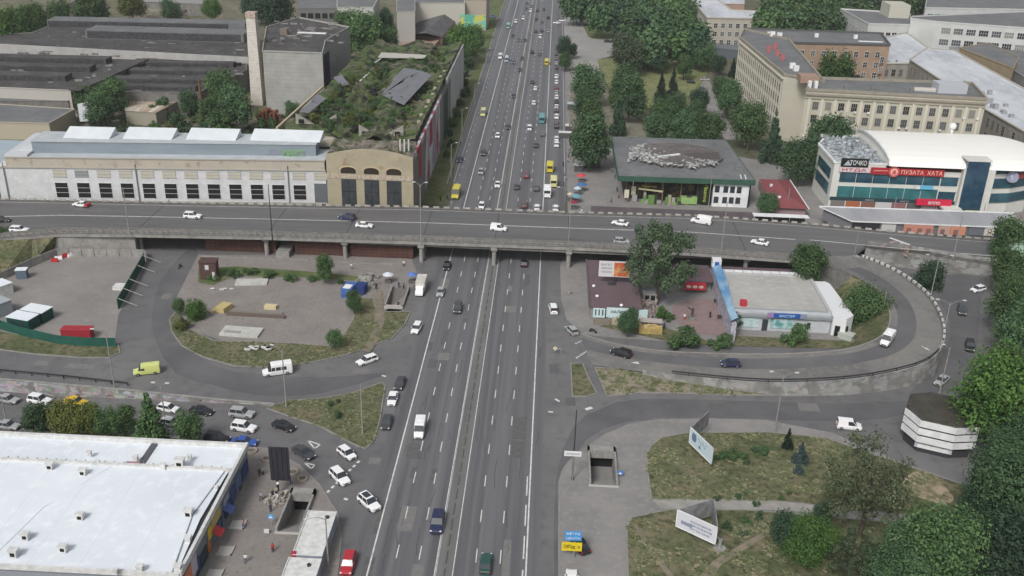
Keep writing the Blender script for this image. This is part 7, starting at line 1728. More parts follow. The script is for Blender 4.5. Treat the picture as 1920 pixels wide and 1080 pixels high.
V('motorcycle','black',1881,651,(1886,640),'motorcycle parked at the edge of the right-hand trees',gR)
# overpass
V('wagon','white',36,429,(58,431),'white estate car entering the overpass at the far left',gO,z=5.6)
V('sedan','black',2,411,(20,412),'dark car cut by the left edge on the overpass',gO,z=5.4)
_s = V('sedan','white',152,382,(132,381),'white car with a red rear end in the far lane of the overpass',gO,z=6)
B().box(-.93, .93, -2.34, -1.5, .35, 1.02).build('tailgate', paint('red', PAINT['red']), _s, world=False)
V('suv','white',361,404,(382,406),'white SUV heading right on the left half of the overpass',gO,z=6)
V('suv','navy',651,407,(630,405),'navy blue car on the overpass behind the white sedan',gO,z=6)
V('sedan','white',683,421,(702,423),'white sedan on the overpass in front of the navy car',gO,z=6)
V('small_van','white',935,427,(955,430),'white small van in the middle of the overpass',gO,z=6)
V('sedan','white',1163,417,(1145,415),'white sedan in the far lanes of the overpass right of the tall lamp',gO,z=6)
V('hatch','silver',1165,451,(1182,453),'silver hatchback in the near lane of the overpass left of the big tree',gO,z=6)
V('van','white',1315,414,(1292,411),'white panel van on the overpass behind the big tree',gO,z=6)
V('sedan','white',1425,453,(1405,450),'white sedan on the overpass right of the big tree',gO,z=6)
V('hatch','silver',214,461,'E','silver car in the dark under the left end of the overpass',gO)
# northbound / southbound beyond the overpass
V('minibus','yellow',855,364,(848,382),'yellow minibus nearest the overpass on the left carriageway',gN,scale=1.15)
for a in (
 ('hatch','white',903,385,'S','white car disappearing under the overpass on the left carriageway'),
 ('sedan','white',933,345,'S','white sedan nearest the median before the overpass, oncoming'),
 ('hatch','silver',902,321,'S','silver hatchback in the middle oncoming lane near the overpass'),
 ('suv','dgrey',906,286,'S','dark grey SUV just above the silver hatchback, oncoming'),
 ('sedan','navy',862,298,'S','dark blue grey sedan hugging the grass verge'),
 ('sedan','dgrey',953,237,'S','dark sedan beside the median, upper right of the white one, oncoming'),
 ('hatch','white',933,254,'S','white hatchback midway down the oncoming lanes'),
 ('sedan','dgrey',963,179,'S','dark sedan with pale roof beside the median above the yellow-roofed minibus'),
 ('sedan','grey',963,116,'S','grey car right of the pale blue bus'),
 ('sedan','dgrey',975,130,'S','dark car below and right of the pale blue bus'),
 ('hatch','dgrey',979,109,'S','dark car hugging the median beside the pale blue bus'),
 ('sedan','dgrey',962,66,'S','dark car below the teal bus in the oncoming lanes'),
 ('sedan','grey',973,74,'S','grey car of a side-by-side pair, on the left'),
 ('sedan','dgrey',984,75,'S','dark car of a side-by-side pair, next to the median'),
 ('suv','white',967,40,'S','white SUV left of the tall white van far up the highway'),
 ('small_van','white',981,34,'S','tall white van far up the oncoming lanes'),
 ('suv','white',995,20,'S','white car near the median close to the top edge'),
 ('sedan','dgrey',987,16,'S','dark car left of the topmost white car'),
 ('sedan','dgrey',988,6,'S','dark car at the top edge, oncoming lanes'),
 ('sedan','grey',997,11,'S','grey car touching the median at the top edge'),
 ('sedan','dgrey',969,349,'N','dark sedan left of the white minibus, right carriageway'),
 ('hatch','dred',987,328,'N','dark red hatchback on the right carriageway'),
 ('hatch','dgrey',1006,352,'N','dark hatchback beside the white minibus'),
 ('suv','rust',983,383,'N','dull red brown SUV right behind the overpass barrier'),
 ('hatch','white',1007,388,'N','white hatchback emerging from the overpass, right carriageway'),
 ('hatch','white',1042,389,'N','white car on the kerb lane behind the tall lamp'),
 ('sedan','dgrey',1005,271,'N','dark sedan below the teal bus on the right carriageway'),
 ('hatch','grey',1018,250,'N','grey hatchback right behind the teal bus'),
 ('small_van','white',993,239,'N','white small van left of the teal bus'),
 ('hatch','white',1001,192,'N','white hatchback above the white small van'),
 ('hatch','white',1004,165,'N','white car farther up, above the white hatchback'),
 ('sedan','dgrey',998,153,'N','dark car just above the upper white hatchback'),
 ('sedan','black',998,97,'N','black car beside the median, right carriageway'),
 ('sedan','grey',1012,101,'N','grey car left of the yellow bus'),
 ('small_van','white',1013,68,'N','white van in the middle lane far up the right carriageway'),
 ('sedan','dgrey',1005,58,'N','dark car left above the far white van'),
 ('sedan','dgrey',1016,57,'N','dark car directly above the far white van'),
 ('sedan','silver',1028,58,'N','silver car right above the far white van'),
 ('sedan','dgrey',1006,35,'N','dark car nearest the median in the upper pack'),
 ('sedan','grey',1016,40,'N','grey car in the middle of the upper pack'),
 ('sedan','black',1028,32,'N','black car at the right of the upper pack'),
 ('sedan','dgrey',1020,17,'N','dark car near the top edge, right carriageway'),
 ('sedan','silver',1017,3,'N','silver car at the very top of the right carriageway'),
 ('sedan','dgrey',1008,19,'N','dark car next to the median near the top edge, driving away'),
 ('sedan','white',1044,42,'W','white car crossing the kerb lane at the plaza mouth'),
 ('hatch','white',1054,38,'W','white car turning in at the plaza mouth'),
 ('suv','blue',924,31,'S','blue car parked on the left verge near the green billboard'),
 ('hatch','silver',934,35,'S','pale car parked beside the blue one on the left verge')):
    V(*a, gN, far=a[3] < 300 and True)
V('minibus','white',1026,361,'N','white minibus closest to the overpass at the right kerb',gN,scale=1.2)
V('minibus','paleyellow',1038,342,'N','pale yellow minibus at the stop behind the white one',gN,scale=1.12)
V('minibus','yellow',1031,315,'N','yellow minibus farthest back at the bus stop',gN,scale=1.15)
V('bus','teal',1016,224,'N','teal city bus on the right carriageway',gN)
V('minibus','paleyellow',906,213,'S','pale yellow-roofed minibus on the outer left lane',gN)
V('van','white',938,107,'S','white van beside the pale blue bus',gN)
V('bus','lblue',950,112,'S','pale blue and white bus on the left carriageway',gN,scale=.85)
V('bus','pteal',953,50,'S','teal green bus far up the left carriageway',gN,scale=.9)
V('bus','yellow',1025,117,'N','yellow bus with a white roof far up the right carriageway',gN,scale=.85)
ks = [(101,'hatch','dgrey','first parked car under the dark crowned tree, dark grey'),(109,'hatch','grey','grey parked car second from the top of the kerb row'),(118,'hatch','silver','silver parked car above the dark one in the kerb row'),(126,'hatch','dgrey','dark parked car between silver and white in the kerb row'),
 (143,'suv','white','white parked SUV, upper of the two together in the kerb row'),(153,'hatch','white','white parked car, lower of the two together in the kerb row'),(164,'hatch','dred','dark red parked car in the kerb row'),(172,'hatch','silver','pinkish silver parked car below the dark red one'),
 (181,'hatch','white','white parked car beside the pale kiosk'),(190,'sedan','dgrey','dark parked car below the white one by the pale kiosk'),(199,'hatch','white','white parked car level with the dark park shrub'),(206,'hatch','dgrey','dark parked car just above a bright white one'),
 (218,'suv','white','bright white parked SUV halfway down the kerb row'),(228,'hatch','grey','grey parked car level with the small square kiosk'),(236,'hatch','black','black and silver parked car beside the small square kiosk'),(259,'hatch','white','white parked car, last but one of the kerb row'),(270,'suv','white','white parked car at the lower end of the kerb row')]
for y, k, c, lab in ks: V(k, c, 1043.5, y, 'N', lab, gK, far=True, scale=.98)
for (k, c, x, y, h, lab) in (('sedan','silver',1125,35,'E','silver car parked at the wood edge, left one'),('hatch','dgrey',1112,33,'E','dark car parked at the wood edge beside the silver one'),('sedan','black',1140,77,'E','black car parked on the pale square below the oval lawn'),('sedan','white',1212,38,'E','white car parked in the tree gap'),('hatch','silver',1207,34,'E','silver car parked behind the white one in the tree gap'),('suv','white',1216,60,'E','white SUV on the drive in the tree gap'),('hatch','black',1296,153,'E','black car at the top of the park path'),('sedan','silver',1322,148,'E','pale car on the park forecourt')):
    V(k, c, x, y, h, lab, 'cars parked in the park', far=True)

# ================================================================== PEOPLE
pp = [(487,893,20,'black','black','person in black standing with another below the dark billboard',1),(493,891,-30,'grey','black','person in grey beside the one in black below the dark billboard',1),
 (490,938,160,'lilac','black','person walking alone across the plaza toward the stairway',0),(457,990,90,'pink','jeans','person in pale pink walking past the market entrance',0),(461,1055,10,'white','jeans','person in a white shirt near the bottom of the plaza',0),
 (545,907,80,'black','jeans','person in black at the head of the plaza stairway',1),(512,934,40,'black','black','person in black at the street stall heap',2),(521,940,-60,'white','grey','person in white bending over the street stall',2),(530,938,90,'olive','black','person in olive right of the street stall',1),(519,928,180,'beige','jeans','person in beige behind the street stall',2),
 (508,960,30,'navy','black','person with dark hair at the blue plaza sign',1),(436,916,60,'red','black','person in red under the red market awning',1),(512,1035,20,'red','black','person in red near the kiosk corner',1),
 (757,500,0,'white','black','person in a white shirt by the market umbrellas under the overpass',1),(706,543,10,'black','black','person in black beside the dirt path',1),(748,540,0,'navy','navy','person in navy standing at the back of the sunken stairway',1),(757,541,40,'grey','black','person in grey at the back of the sunken stairway',1),(747,577,180,'black','black','person in black at the pale end wall of the sunken stairway',1),(659,505,0,'white','grey','person in white by the narrow green tree',1),
 (1068,552,180,'grey','beige','person walking on the pavement left of the shop row',0),(1245,617,30,'navy','navy','person in navy with a white cap beside the yellow stall',2),(1283,600,0,'white','red','figure in white and red at the left side of the pink round paving',1),(1331,596,0,'dred' if False else 'black','black','person in black on the pink round paving',1),
 (1624,540,10,'black','black','person in black at the railing of the loop ramp',1),(1206,604,0,'white','black','person in white at the shop row stalls',1),(1214,606,60,'black','black','person in black in front of the small grey kiosk',1),(1222,598,-50,'grey','jeans','person in grey by the shop row stalls',0),
 (1147,323,0,'grey','jeans','person at the corner of the food hall',1),(1157,360,0,'black','black','person in black by the food hall corner',0),(1146,380,90,'black','navy','person in black crossing toward the food hall',0),(1090,401,0,'white','navy','person in white behind the overpass barrier',1),(1118,398,0,'pink','grey','person in pink behind the overpass barrier',1),
 (1056,312,0,'black','black','person waiting in black at the bus stop, upper',1),(1060,338,0,'lilac','grey','person in lilac at the bus stop',1),(1059,331,0,'grey','jeans','person in grey at the bus stop, middle',1),(1057,349,180,'navy','black','person in navy walking past the bus stop',0),(1064,305,0,'beige','grey','person in beige on the pavement above the bus stop',0),(1066,296,0,'olive','black','person in olive near the dark kiosk',0),(1083,222,0,'black','black','person in black near the pale kiosk',0),(1087,62,0,'grey','grey','person far off on the pale square',1),
 (839,374,0,'navy','black','person in navy beside the yellow minibus',1),(826,377,0,'black','black','person in black on the left verge near the overpass',1),(1153,335,40,'olive','jeans','person in olive beside the food hall wall',1),(1160,372,0,'red','black','person in red near the food hall signs',1),(1172,398,90,'black','jeans','person by the blue stall',1)]
for (x, y, r, s, tr_, lab, pose) in pp: person(x, y, r, s, tr_, lab, pose, z=0.1 if y > 880 else 0.08, group='people on foot')

# ================================================================== LAMPS AND POLES
lamp((215,728),(197,622),'concrete street lamp on the guard rail beside the lime van',1,rot=math.pi)
lamp((73,489),(64,440),'thin street pole on the grass bank at far left',0,head=False,group='poles')
lamp((12,792),(2,745),'street lamp by the left edge on the parking street',1,rot=math.pi)
lamp((311,795),(297,722),'slim steel street lamp with two heads among the street trees',2,1.0)
lamp((537,764),(527,655),'street lamp at the left tip of the grass triangle',1,1.8,rot=math.pi*.9)
lamp((680,815),(674,722),'grey street lamp standing inside the grass triangle',0,head=False,group='poles')
for (bx_, tx, lab, dk, ar, hd) in (((243,441),(232,352),'pale pole on the near edge of the overpass at left',False,0,False),((511,450),(508,346),'dark street lamp pole on the near edge of the overpass',True,0,False),((789,458),(783,345),'tall twin-headed lamp on the overpass left of the highway',False,2,True),
  ((1352,474),(1358,378),'pale pole on the overpass right of the big tree',False,0,False),((1787,484),(1801,405),'pale lamp pole on the overpass near the right trees',False,0,False)):
    lamp(bx_, tx, lab, ar, 1.2, z0=5.9, dark=dk, head=hd, group='lamps on the overpass')
lamp((1064,494),(1068,355),'tall concrete lamp pole beside the overpass at the right highway edge',1,3.0,rot=math.pi)
lamp((1595,516),(1608,438),'pale pole at the start of the loop ramp',0,head=False,group='poles')
lamp((1744,560),(1763,482),'twin-headed lamp outside the striped barrier, upper one',2,2.6)
lamp((1763,650),(1783,566),'twin-headed lamp outside the striped barrier, lower one',2,2.6)
lamp((1648,618),(1660,545),'plain grey pole by the round bush inside the loop',0,head=False,group='poles')
lamp((1452,813),(1467,702),'twin-headed lamp on the pavement right of the V-shaped billboard',2,2.0)
lamp((1761,738),(1769,650),'single lamp beside the silver sedan near the pavilion',1,1.2,rot=math.pi)
lamp((1622,392),(1637,362),'twin-headed lamp in front of the mall windows',2,1.3)
lamp((1838,425),(1848,380),'street pole in front of the glass stair tower',0,head=False,group='poles')
lamp((1670,425),(1674,370),'thin pole between long kiosk row and mall',0,head=False,group='poles')
lamp((616,1062),(607,966),'street lamp rising beside the long white kiosks',1,2.6,rot=math.pi*1.2)
lamp((1073,900),(1075,768),'thin dark pole carrying the white direction board',0,dark=True,head=False,group='poles')
for (bx_, tx, lab) in (((866,268),(877,205),'lamp on the left verge behind the mural wall end'),((890,198),(897,158),'lamp on the left verge beside the yellow-roofed minibus'),((846,335),(852,270),'lamp on the left verge near the dark blue sedan'),((912,120),(916,92),'far lamp on the left verge below the green billboard'),((1183,398),(1186,340),'white pole in front of the food hall'),((1328,390),(1334,330),'thin pole before the white wing of the food hall'),((1474,400),(1476,352),'thin pole before the red-roofed kiosk')):
    lamp(bx_, tx, lab, 1 if bx_[0] < 930 else 0, 1.4, head=bx_[0] < 930, group='far lamps and poles', rot=0)
for (bx_, tx, lab) in (((1110,40),(1111,4),'flagpole at the wood edge, leftmost of three'),((1120,40),(1121,2),'flagpole at the wood edge, middle of three'),((1126,40),(1127,2),'flagpole at the wood edge, rightmost of three')): lamp(bx_, tx, lab, 0, head=False, group='flagpoles')

# ================================================================== BILLBOARDS AND SIGNS
p = G(522,925,.1); q0 = GY(503,838,p.y); q1 = GY(545,901,p.y)
t = thing('billboard', 'tall dark billboard seen from behind, on the plaza beside the parking street', 'billboard', p)
b = B(); b.box(q0.x, q1.x, p.y-.12, p.y+.15, q1.z, q0.z); b.build('panel', mat('panel_dark', (.022,.023,.03), .6, (.03,.032,.04), .5), t)
b = B()
for k in range(4): x = q0.x + (q1.x-q0.x)*(k+.5)/4; b.box(x-.06, x+.06, p.y-.25, p.y-.12, q1.z, q0.z)
b.build('back_ribs', M_DSTEEL, t); b = B(); b.tube(p, (p.x, p.y, q1.z), .22); b.build('post', M_DSTEEL, t)
b = B(); ellip(b, (p.x+.2, p.y-.5, q1.z-.3), (.3,.3,.25), 8, 5); b.build('floodlight', M_WTRIM, t, smooth=True)
def vboard(pts, ztop, zbot, base, label, poster, sides):
    P = [G(x, y, ztop) for x, y in pts]; bp = G(*base, .2); t = thing('billboard', label, 'billboard', bp, group='white billboards on the lawns')
    cx = sum((a for a in P), Vector())/len(P)
    for i in range(sides):
        a_, c_ = P[i], P[(i+1) % len(P)]; b = B(); b.seg(Vector((a_.x, a_.y, zbot)), Vector((c_.x, c_.y, zbot)), .16, ztop-zbot); o = b.build('panel', poster if i == 0 else mat('billboard_back', (.16,.16,.165), .8, (.28,.28,.28), .8), t)
        if i == 0:
            d = c_-a_; L_ = d.length; M = FR(a_.lerp(c_, .5), d); b = B(); b.box(-L_/2-.05, L_/2+.05, -.14, -.09, ztop-.12-a_.z, ztop+.05-a_.z); b.box(-L_/2-.05, L_/2+.05, -.14, -.09, zbot-a_.z-.05, zbot-a_.z+.12); b.box(-L_/2-.05, -L_/2+.12, -.14, -.09, zbot-a_.z, 0); b.box(L_/2-.12, L_/2+.05, -.14, -.09, zbot-a_.z, 0)
            f_ = b.build('frame', M_WHITE, None, world=False); f_.parent = t; f_.matrix_basis = wm(t).inverted() @ M; t['_M'] = 0
            yield_ = (M, L_, o)
    b = B(); b.tube(bp, (bp.x, bp.y, zbot+.6), .28, n=10); 
    b.seg((bp.x, bp.y, zbot+.3), (cx.x, cx.y, zbot+.3), .2, .3); b.build('post', M_STEEL, t)
    b = B(); b.tube((bp.x, bp.y, .1), (bp.x, bp.y, .45), 1.0, .95, 16); b.build('round_base', M_CONC, t)
    del t['_M']; return t, yield_
t, (M, L_, o) = vboard([(1271,955),(1346,989),(1339,936)], 4.7, 1.5, (1349,1029), 'triangular billboard with grey lettering beside the round concrete base', mat('poster_pale', (.55,.56,.60), .6), 3)
for k, (s, w, h) in enumerate((('ПАСИЧНЕ ВЕСІЛЛЯ', 3.6, .32), ('СВЯТКУВАННЯ', 4.0, .36), ('044 223-32-05', 3.4, .34))): text(s, o, M @ Matrix.Translation((.7, -.12, -1.0-.65*k)), h, plain('letter_bluegrey', (.22,.25,.32)), w)
b = B(); 
for i in range(5): ellip(b, (-2.4+.35*i, -.11, -1.9+.2*((i*3) % 3)), (.35, .02, .45), 7, 4)
f_ = b.build('poster_picture', plain('poster_greyblue', (.22,.25,.32)), None, world=False); f_.parent = o; f_.matrix_basis = wm(o).inverted() @ M
t, (M, L_, o) = vboard([(1296,801),(1338,841),(1330,770)], 5.2, 2.0, (1322,852), 'V-shaped billboard with a pale blue poster near the bottom road', mat('poster_cyan', (.48,.58,.62), .6), 1)
P = [G(1296,801,5.2), G(1330,770,5.2)]; b = B(); b.seg(Vector((P[0].x,P[0].y,2.0)), Vector((P[1].x,P[1].y,2.0)), .16, 3.2); b.build('panel', mat('billboard_back', None), t)
b = B(); ellip(b, (-2.2, -.11, -1.3), (.75, .02, 1.0), 8, 5); ellip(b, (-.3, -.11, -2.2), (.35,.02,.4), 7, 4)
for i in range(9): b.box(-.9+.3*i, -.7+.3*i, -.13, -.1, -.9-.22*(i % 4), -.7-.22*(i % 4))
f_ = b.build('poster_picture', plain('poster_darkblue', (.12,.17,.27)), None, world=False); f_.parent = o; f_.matrix_basis = wm(o).inverted() @ M
# billboard over the maroon shop row
p = G(1152,532,3.6); t = thing('billboard', 'white and orange billboard standing on the maroon shop roof', 'billboard', p); a_ = GY(1124,487,p.y); c_ = GY(1180,520,p.y)
yy = p.y; b = B(); b.box(a_.x, c_.x, yy-.15, yy+.15, c_.z, a_.z-.3); pn = b.build('panel', mat('poster_white', (.58,.57,.57), .6), t)
mx = a_.x + (c_.x-a_.x)*.49; b = B(); b.box(mx, c_.x-.2, yy-.2, yy-.15, c_.z+.2, a_.z-.5); b.build('orange_poster', mat('poster_orange', (.55,.28,.10), .6, (.45,.10,.04), .45, 3, (.45,.55)), pn)
for k, s in enumerate(('БАГЕТ', 'ДЕКОР', 'ТЕПЛО')): text(s, pn, FR(Vector((a_.x+(mx-a_.x)/2, yy-.17, a_.z-1.1-.95*k)), Vector((1,0,0))), .5, plain('letter_grey2', (.2,.2,.22)), 2.6)
b = B(); ellip(b, (mx+1.9, yy-.22, c_.z+1.7), (.6,.05,.8), 9, 6); b.build('portrait', plain('portrait_tan', (.35,.18,.10)), pn)
b = B(); b.tube((p.x, yy+.3, 3.3), (p.x, yy+.3, c_.z+1), .2); b.box(p.x-1.5, p.x+.3, yy-.6, yy+.5, 3.5, 3.8); b.build('post', M_DSTEEL, t)
# billboard on the overpass edge at right
p = G(1672,497,0); t = thing('billboard', 'billboard turned sideways on a post beside the loop ramp start', 'billboard', p); a_ = GY(1663,446,p.y); zt = a_.z
q = G(1690,478, zt-3.4) if False else None
d = Vector((.62,-.78,0)); P0 = Vector((p.x-1.0, p.y+2.4, 0)); P1 = P0 + d*6.0; b = B(); b.seg(Vector((P0.x,P0.y,zt-4.2)), Vector((P1.x,P1.y,zt-4.2)), .35, 3.3); b.build('panel', mat('poster_mixed', (.30,.22,.18), .6, (.12,.12,.14), .5, 4, (.42,.58), c3=(.5,.45,.42), scale3=.9), t)
b = B(); b.seg(Vector((P0.x,P0.y,zt-.95)), Vector((P1.x,P1.y,zt-.95)), .5, .2); b.build('frame', M_WTRIM, t); b = B(); b.tube((p.x, p.y, 0), (p.x, p.y, zt-4.0), .28); b.build('post', M_DSTEEL, t)
# green far billboard
p = G(880,75,0); t = thing('billboard', 'large green and yellow billboard above the bushes by the far verge', 'billboard', p); a_, c_ = GY(862,27,p.y), GY(911,54,p.y); b = B(); b.box(a_.x, c_.x, p.y-.3, p.y+.3, c_.z, a_.z); b.build('panel', mat('poster_green', (.10,.36,.26), .6, (.22,.50,.38), .12, 3, (.4,.6), c3=(.50,.48,.10), scale3=.09, mix3=(.52,.56)), t)
for f_ in (.25, .75): x = a_.x + (c_.x-a_.x)*f_; b = B(); b.tube((x, p.y, 0), (x, p.y, c_.z), .4); b.build('post', M_DSTEEL, t)
# road signs
def sign(px, py, w, h, base, c, label, body=None, lc=(.7,.7,.7), diamond=False, n=1, cat='road sign', z0=.1):
    p = G(*base, z0); a_ = GY(px, py, p.y); t = thing('road_sign', label, cat, p); b = B(); b.tube((0,0,0), (0,0,a_.z-p.z), .07); b.build('post', M_STEEL, t, world=False); b = B(); zc = a_.z-p.z; xo = a_.x-p.x
    if abs(xo) > .3: b2 = B(); b2.tube((0,-.05,zc), (xo,-.05,zc), .06); b2.build('arm', M_STEEL, t, world=False)
    if diamond: b.face([(xo-w/2,-.1,zc),(xo,-.1,zc-h/2),(xo+w/2,-.1,zc),(xo,-.1,zc+h/2)]); b.face([(xo-w/2,-.06,zc),(xo,-.06,zc+h/2),(xo+w/2,-.06,zc),(xo,-.06,zc-h/2)])
    else: b.box(xo-w/2, xo+w/2, -.14, -.08, zc-h/2, zc+h/2)
    o = b.build('sign_plate', plain('plate%d' % int(px), c), t, world=False)
    if diamond: b = B(); b.face([(xo-w*.3,-.12,zc),(xo,-.12,zc-h*.3),(xo+w*.3,-.12,zc),(xo,-.12,zc+h*.3)]); b.build('sign_centre', plain('plate_yellow', (.62,.45,.04)), o, world=False)
    if body:
        for k, s in enumerate(body): text(s, o, FR(Vector((p.x+xo, p.y-.17, p.z+zc+h*(.5-(k+.5)/len(body)))), Vector((1,0,0))), h*.5/len(body), plain('sl%d' % int(lc[0]*100), lc), w*.8)
    return t
sign(1074,850,2.9,1.0,(1073,902),(.66,.67,.68),'white direction board high on a pole at the bend kerb',['Шулявська'],(.35,.36,.38))
sign(1075,1004,2.6,1.8,(1076,1042),(.06,.26,.56),'blue direction sign mounted above the yellow one',['МЕТРО','ЦЕНТР'],(.6,.68,.75))
sign(1072,1024,3.1,1.6,(1076,1046),(.66,.50,.02),'yellow direction sign mounted below the blue one',['Об\'їзд →'],(.10,.08,.02))
sign(1163,886,.9,.9,(1163,894),(.05,.20,.50),'blue pedestrian sign beside the right stairway',['▲'],(.7,.7,.7)); sign(508,968,.9,.9,(510,985),(.08,.32,.62),'blue pedestrian sign on the plaza left of the stairway',['▲'],(.7,.7,.7))
sign(1041,653,1.0,1.0,(1052,664),(.66,.66,.64),'yellow and white diamond priority sign at the ramp foot',diamond=True,z0=0); sign(1010,999,.5,.5,(1024,998),(.55,.5,.2),'small yellow diamond sign near the right kerb at the bottom',diamond=True,z0=0) if False else None
sign(500,995,.8,.8,(501,1000),(.62,.62,.6),'small white square notice near the plaza stairway')
sign(1175,363,2.4 if False else 1.4,2.6,(1175,380),(.55,.53,.42),'white lit box sign, left of the pair at the food hall'); sign(1188,357,1.4,2.6,(1188,374),(.58,.58,.42),'white lit box sign, right of the pair at the food hall')
# tyre flower beds on the plaza
for (px, py, lab) in ((567,899,'round concrete planter on the plaza corner'),(550,887,'round concrete planter right of the dark billboard'),(500,862,'round concrete planter left of the dark billboard'),(473,847,'round concrete planter by the market hall corner')):
    p = G(px, py, .1); t = thing('planter', lab, 'planter', p, group='round planters on the plaza'); b = B(); n = 16
    for i in range(n):
        a0, a1 = 2*math.pi*i/n, 2*math.pi*(i+1)/n; f_ = lambda a, r, z: (r*math.cos(a), r*math.sin(a), z); b.face([f_(a0,.95,0), f_(a1,.95,0), f_(a1,.9,.4), f_(a0,.9,.4)]); b.face([f_(a0,.9,.4), f_(a1,.9,.4), f_(a1,.6,.4), f_(a0,.6,.4)]); b.face([f_(a0,.6,.4), f_(a1,.6,.4), f_(a1,.6,.1), f_(a0,.6,.1)])
    b.build('rim', mat('planter_stone', (.32,.28,.24), .9), t, world=False); b = B(); b.tube((0,0,.1), (0,0,.25), .6, n=12); b.build('soil', M_DARKRUB, t, world=False)
# street stall heap, yellow stall and terrace furniture
p = G(522,936,.1); rnd = random.Random(2); b = B()
for i in range(60): s = rnd.uniform(.12, .35); b.box(-s, s, -s, s, 0, rnd.uniform(.2,.8), M=Matrix.Translation((rnd.uniform(-1.8,1.8), rnd.uniform(-1.6,1.6), 0)) @ Matrix.Rotation(rnd.uniform(0,3), 4, 'Z'))
o = b.build('stall_goods', mat('goods_pale', (.48,.46,.43), .8, (.22,.18,.15), 1.5, 3, (.4,.6)), None, world=False); o.location = p; tag(o, 'spread of pale small goods on the plaza left of the stairway', 'goods', kind='stuff')
p = G(1219,622,.1); t = thing('food_stall', 'yellow and cream food stall standing at the ramp kerb', 'stall', p, R(-3)); b = B(); b.box(-2.6,2.6,-1.2,1.2,0,1.3); b.build('counter', mat('stall_yellow', (.45,.33,.10), .7, (.30,.22,.10), .9), t, world=False)
b = B(); b.box(-2.6,2.6,.2,2.2,2.2,2.35); b.build('roof', plain('stall_roof', (.40,.36,.34)), t, world=False); 
for x in (-2.4, 2.4): B().box(x-.06, x+.06, 1.9, 2.02, 0, 2.2).build('post', M_STEEL, t, world=False)
b = B(); rnd = random.Random(3)
for i in range(18): ellip(b, (rnd.uniform(-2.4,2.4), rnd.uniform(-1,1), 1.45), (.3,.3,.25), 6, 4)
b.build('wares', mat('wares_gold', (.50,.36,.14), .7, (.55,.46,.36), 1.0), t, world=False)['kind'] = 'stuff'
p = G(1205,585,.1); rnd = random.Random(14); b = B()
for i in range(50): s = rnd.uniform(.15,.6); b.box(-s, s, -s*.6, s*.6, 0, rnd.uniform(.3,1.6), M=Matrix.Translation((rnd.uniform(-3,4.0), rnd.uniform(-4,5), 0)) @ Matrix.Rotation(rnd.uniform(0,3), 4, 'Z'))
o = b.build('stall_clutter', mat('clutter2', (.18,.13,.11), .8, (.38,.33,.30), .7, 4, (.4,.6)), None, world=False); o.location = p; tag(o, 'dark jumble of stall racks between shop row and grey kiosk', 'market racks', kind='stuff')
t = thing('arched_gate', 'pale yellow arch frame at the edge of the maroon shop roof', 'arch', G(1190,560,.1)); b = B(); b.path([(0,0,0),(-.3,0,3.2),(-.8,2.5,4.4),(.4,4.5,4.6),(1.0,3.2,4.2)], .18); b.build('arch_frame', plain('arch_yellow', (.42,.42,.30)), t, world=False)
p = G(1297,598,.1); t = thing('statue', 'dark bronze figure with a raised arm beside the pink round paving', 'statue', p); o = bpy.data.objects.new('figure', POSES[2][0].copy()); link(o, t); o.scale = (1.5,)*3; o.location = (0,0,.5); o.data.materials.clear(); o.data.materials.append(plain('bronze', (.045,.045,.03), .5)); b = B(); b.box(-.8,.8,-.7,.7,0,.5); b.build('plinth', M_CONCD, t, world=False); b = B(); b.tube((.3,0,1.9),(-1.2,.4,2.9),.15); b.build('raised_arm', plain('bronze', None), t, world=False)
for (px, py, lab) in ((1345,568,'dark bench, upper one beside the blue fin wall'),(1352,598,'dark bench, lower one beside the blue fin wall')):
    p = G(px, py, .1); t = thing('bench', lab, 'bench', p, R(0), group='benches by the fin wall'); b = B(); b.box(-.9,.9,-.25,.25,.4,.48); b.build('seat', plain('bench_dark', (.05,.045,.04)), t, world=False); b = B(); b.box(-.9,.9,.22,.28,.5,.9); b.build('backrest', plain('bench_dark', None), t, world=False)
    for s in (-.7, .7): B().box(s-.05, s+.05, -.22, .22, 0, .4).build('leg', M_DSTEEL, t, world=False)
# road-side advertising frames on the far right pavement (bus shelter frame)
p = G(1062,130,0); t = thing('bus_shelter', 'pale open frame of a bus shelter at the far right pavement', 'bus shelter', p); b = B()
for x in (-3, 3): B().box(x-.1, x+.1, -.1, .1, 0, 3).build('post', M_STEEL, t, world=False)
b.box(-3.2,3.2,-.6,.6,3,3.15); b.build('roof', plain('shelter_pale', (.40,.38,.32)), t, world=False)

# ================================================================== TREES
T = tree
T(1240,478,132,'big feathery grey-green tree overlapping the overpass','loose','willow',name='willow_tree')
T(1517,494,72,'round green tree between maroon shed and loop ramp','round','green')
T(1622,582,98,'broad round bush-like tree inside the loop bend','round','green',zc=3.2)
T(1742,516,58,'small dark flat-topped tree outside the striped barrier','round','dark',zc=3.0)
T(608,500,38,'narrow upright green tree in front of the brown stalls','tall','green',asp=1.2)
T(663,564,34,'small green tree beside the blue booth','round','green',asp=1.1)
T(628,633,32,'small round green tree on the lawn curve','round','green')
T(334,573,22,'thin dark green bush by the loop road, left','round','green',asp=1.3); T(365,584,40,'leafy green bush by the loop road, right','round','bright',asp=1.1,zc=2.0); T(343,606,34,'low yellowish bush at the kerb of the loop road','shrub','yellow',name='bush',cat='bush')
gS = 'street trees behind the market hall'
for (x, y, w, k, c, lab) in ((68,782,50,'round','deep','dark round street tree, first from the left'),(122,782,58,'round','yellow','yellowish street tree, second from the left'),(163,785,52,'round','yellow','broad yellowish street tree, third from the left'),(197,786,46,'round','green','green street tree, fourth from the left'),(230,784,46,'tall','green','greyish green street tree left of the conical one'),(280,783,62,'cone','green','conical street tree rising above the others'),(351,800,54,'round','green','detached round street tree at the right end')):
    T(x, y, w, lab, k, c, group=gS, low=True, asp=1.5 if k == 'cone' else 1.05)
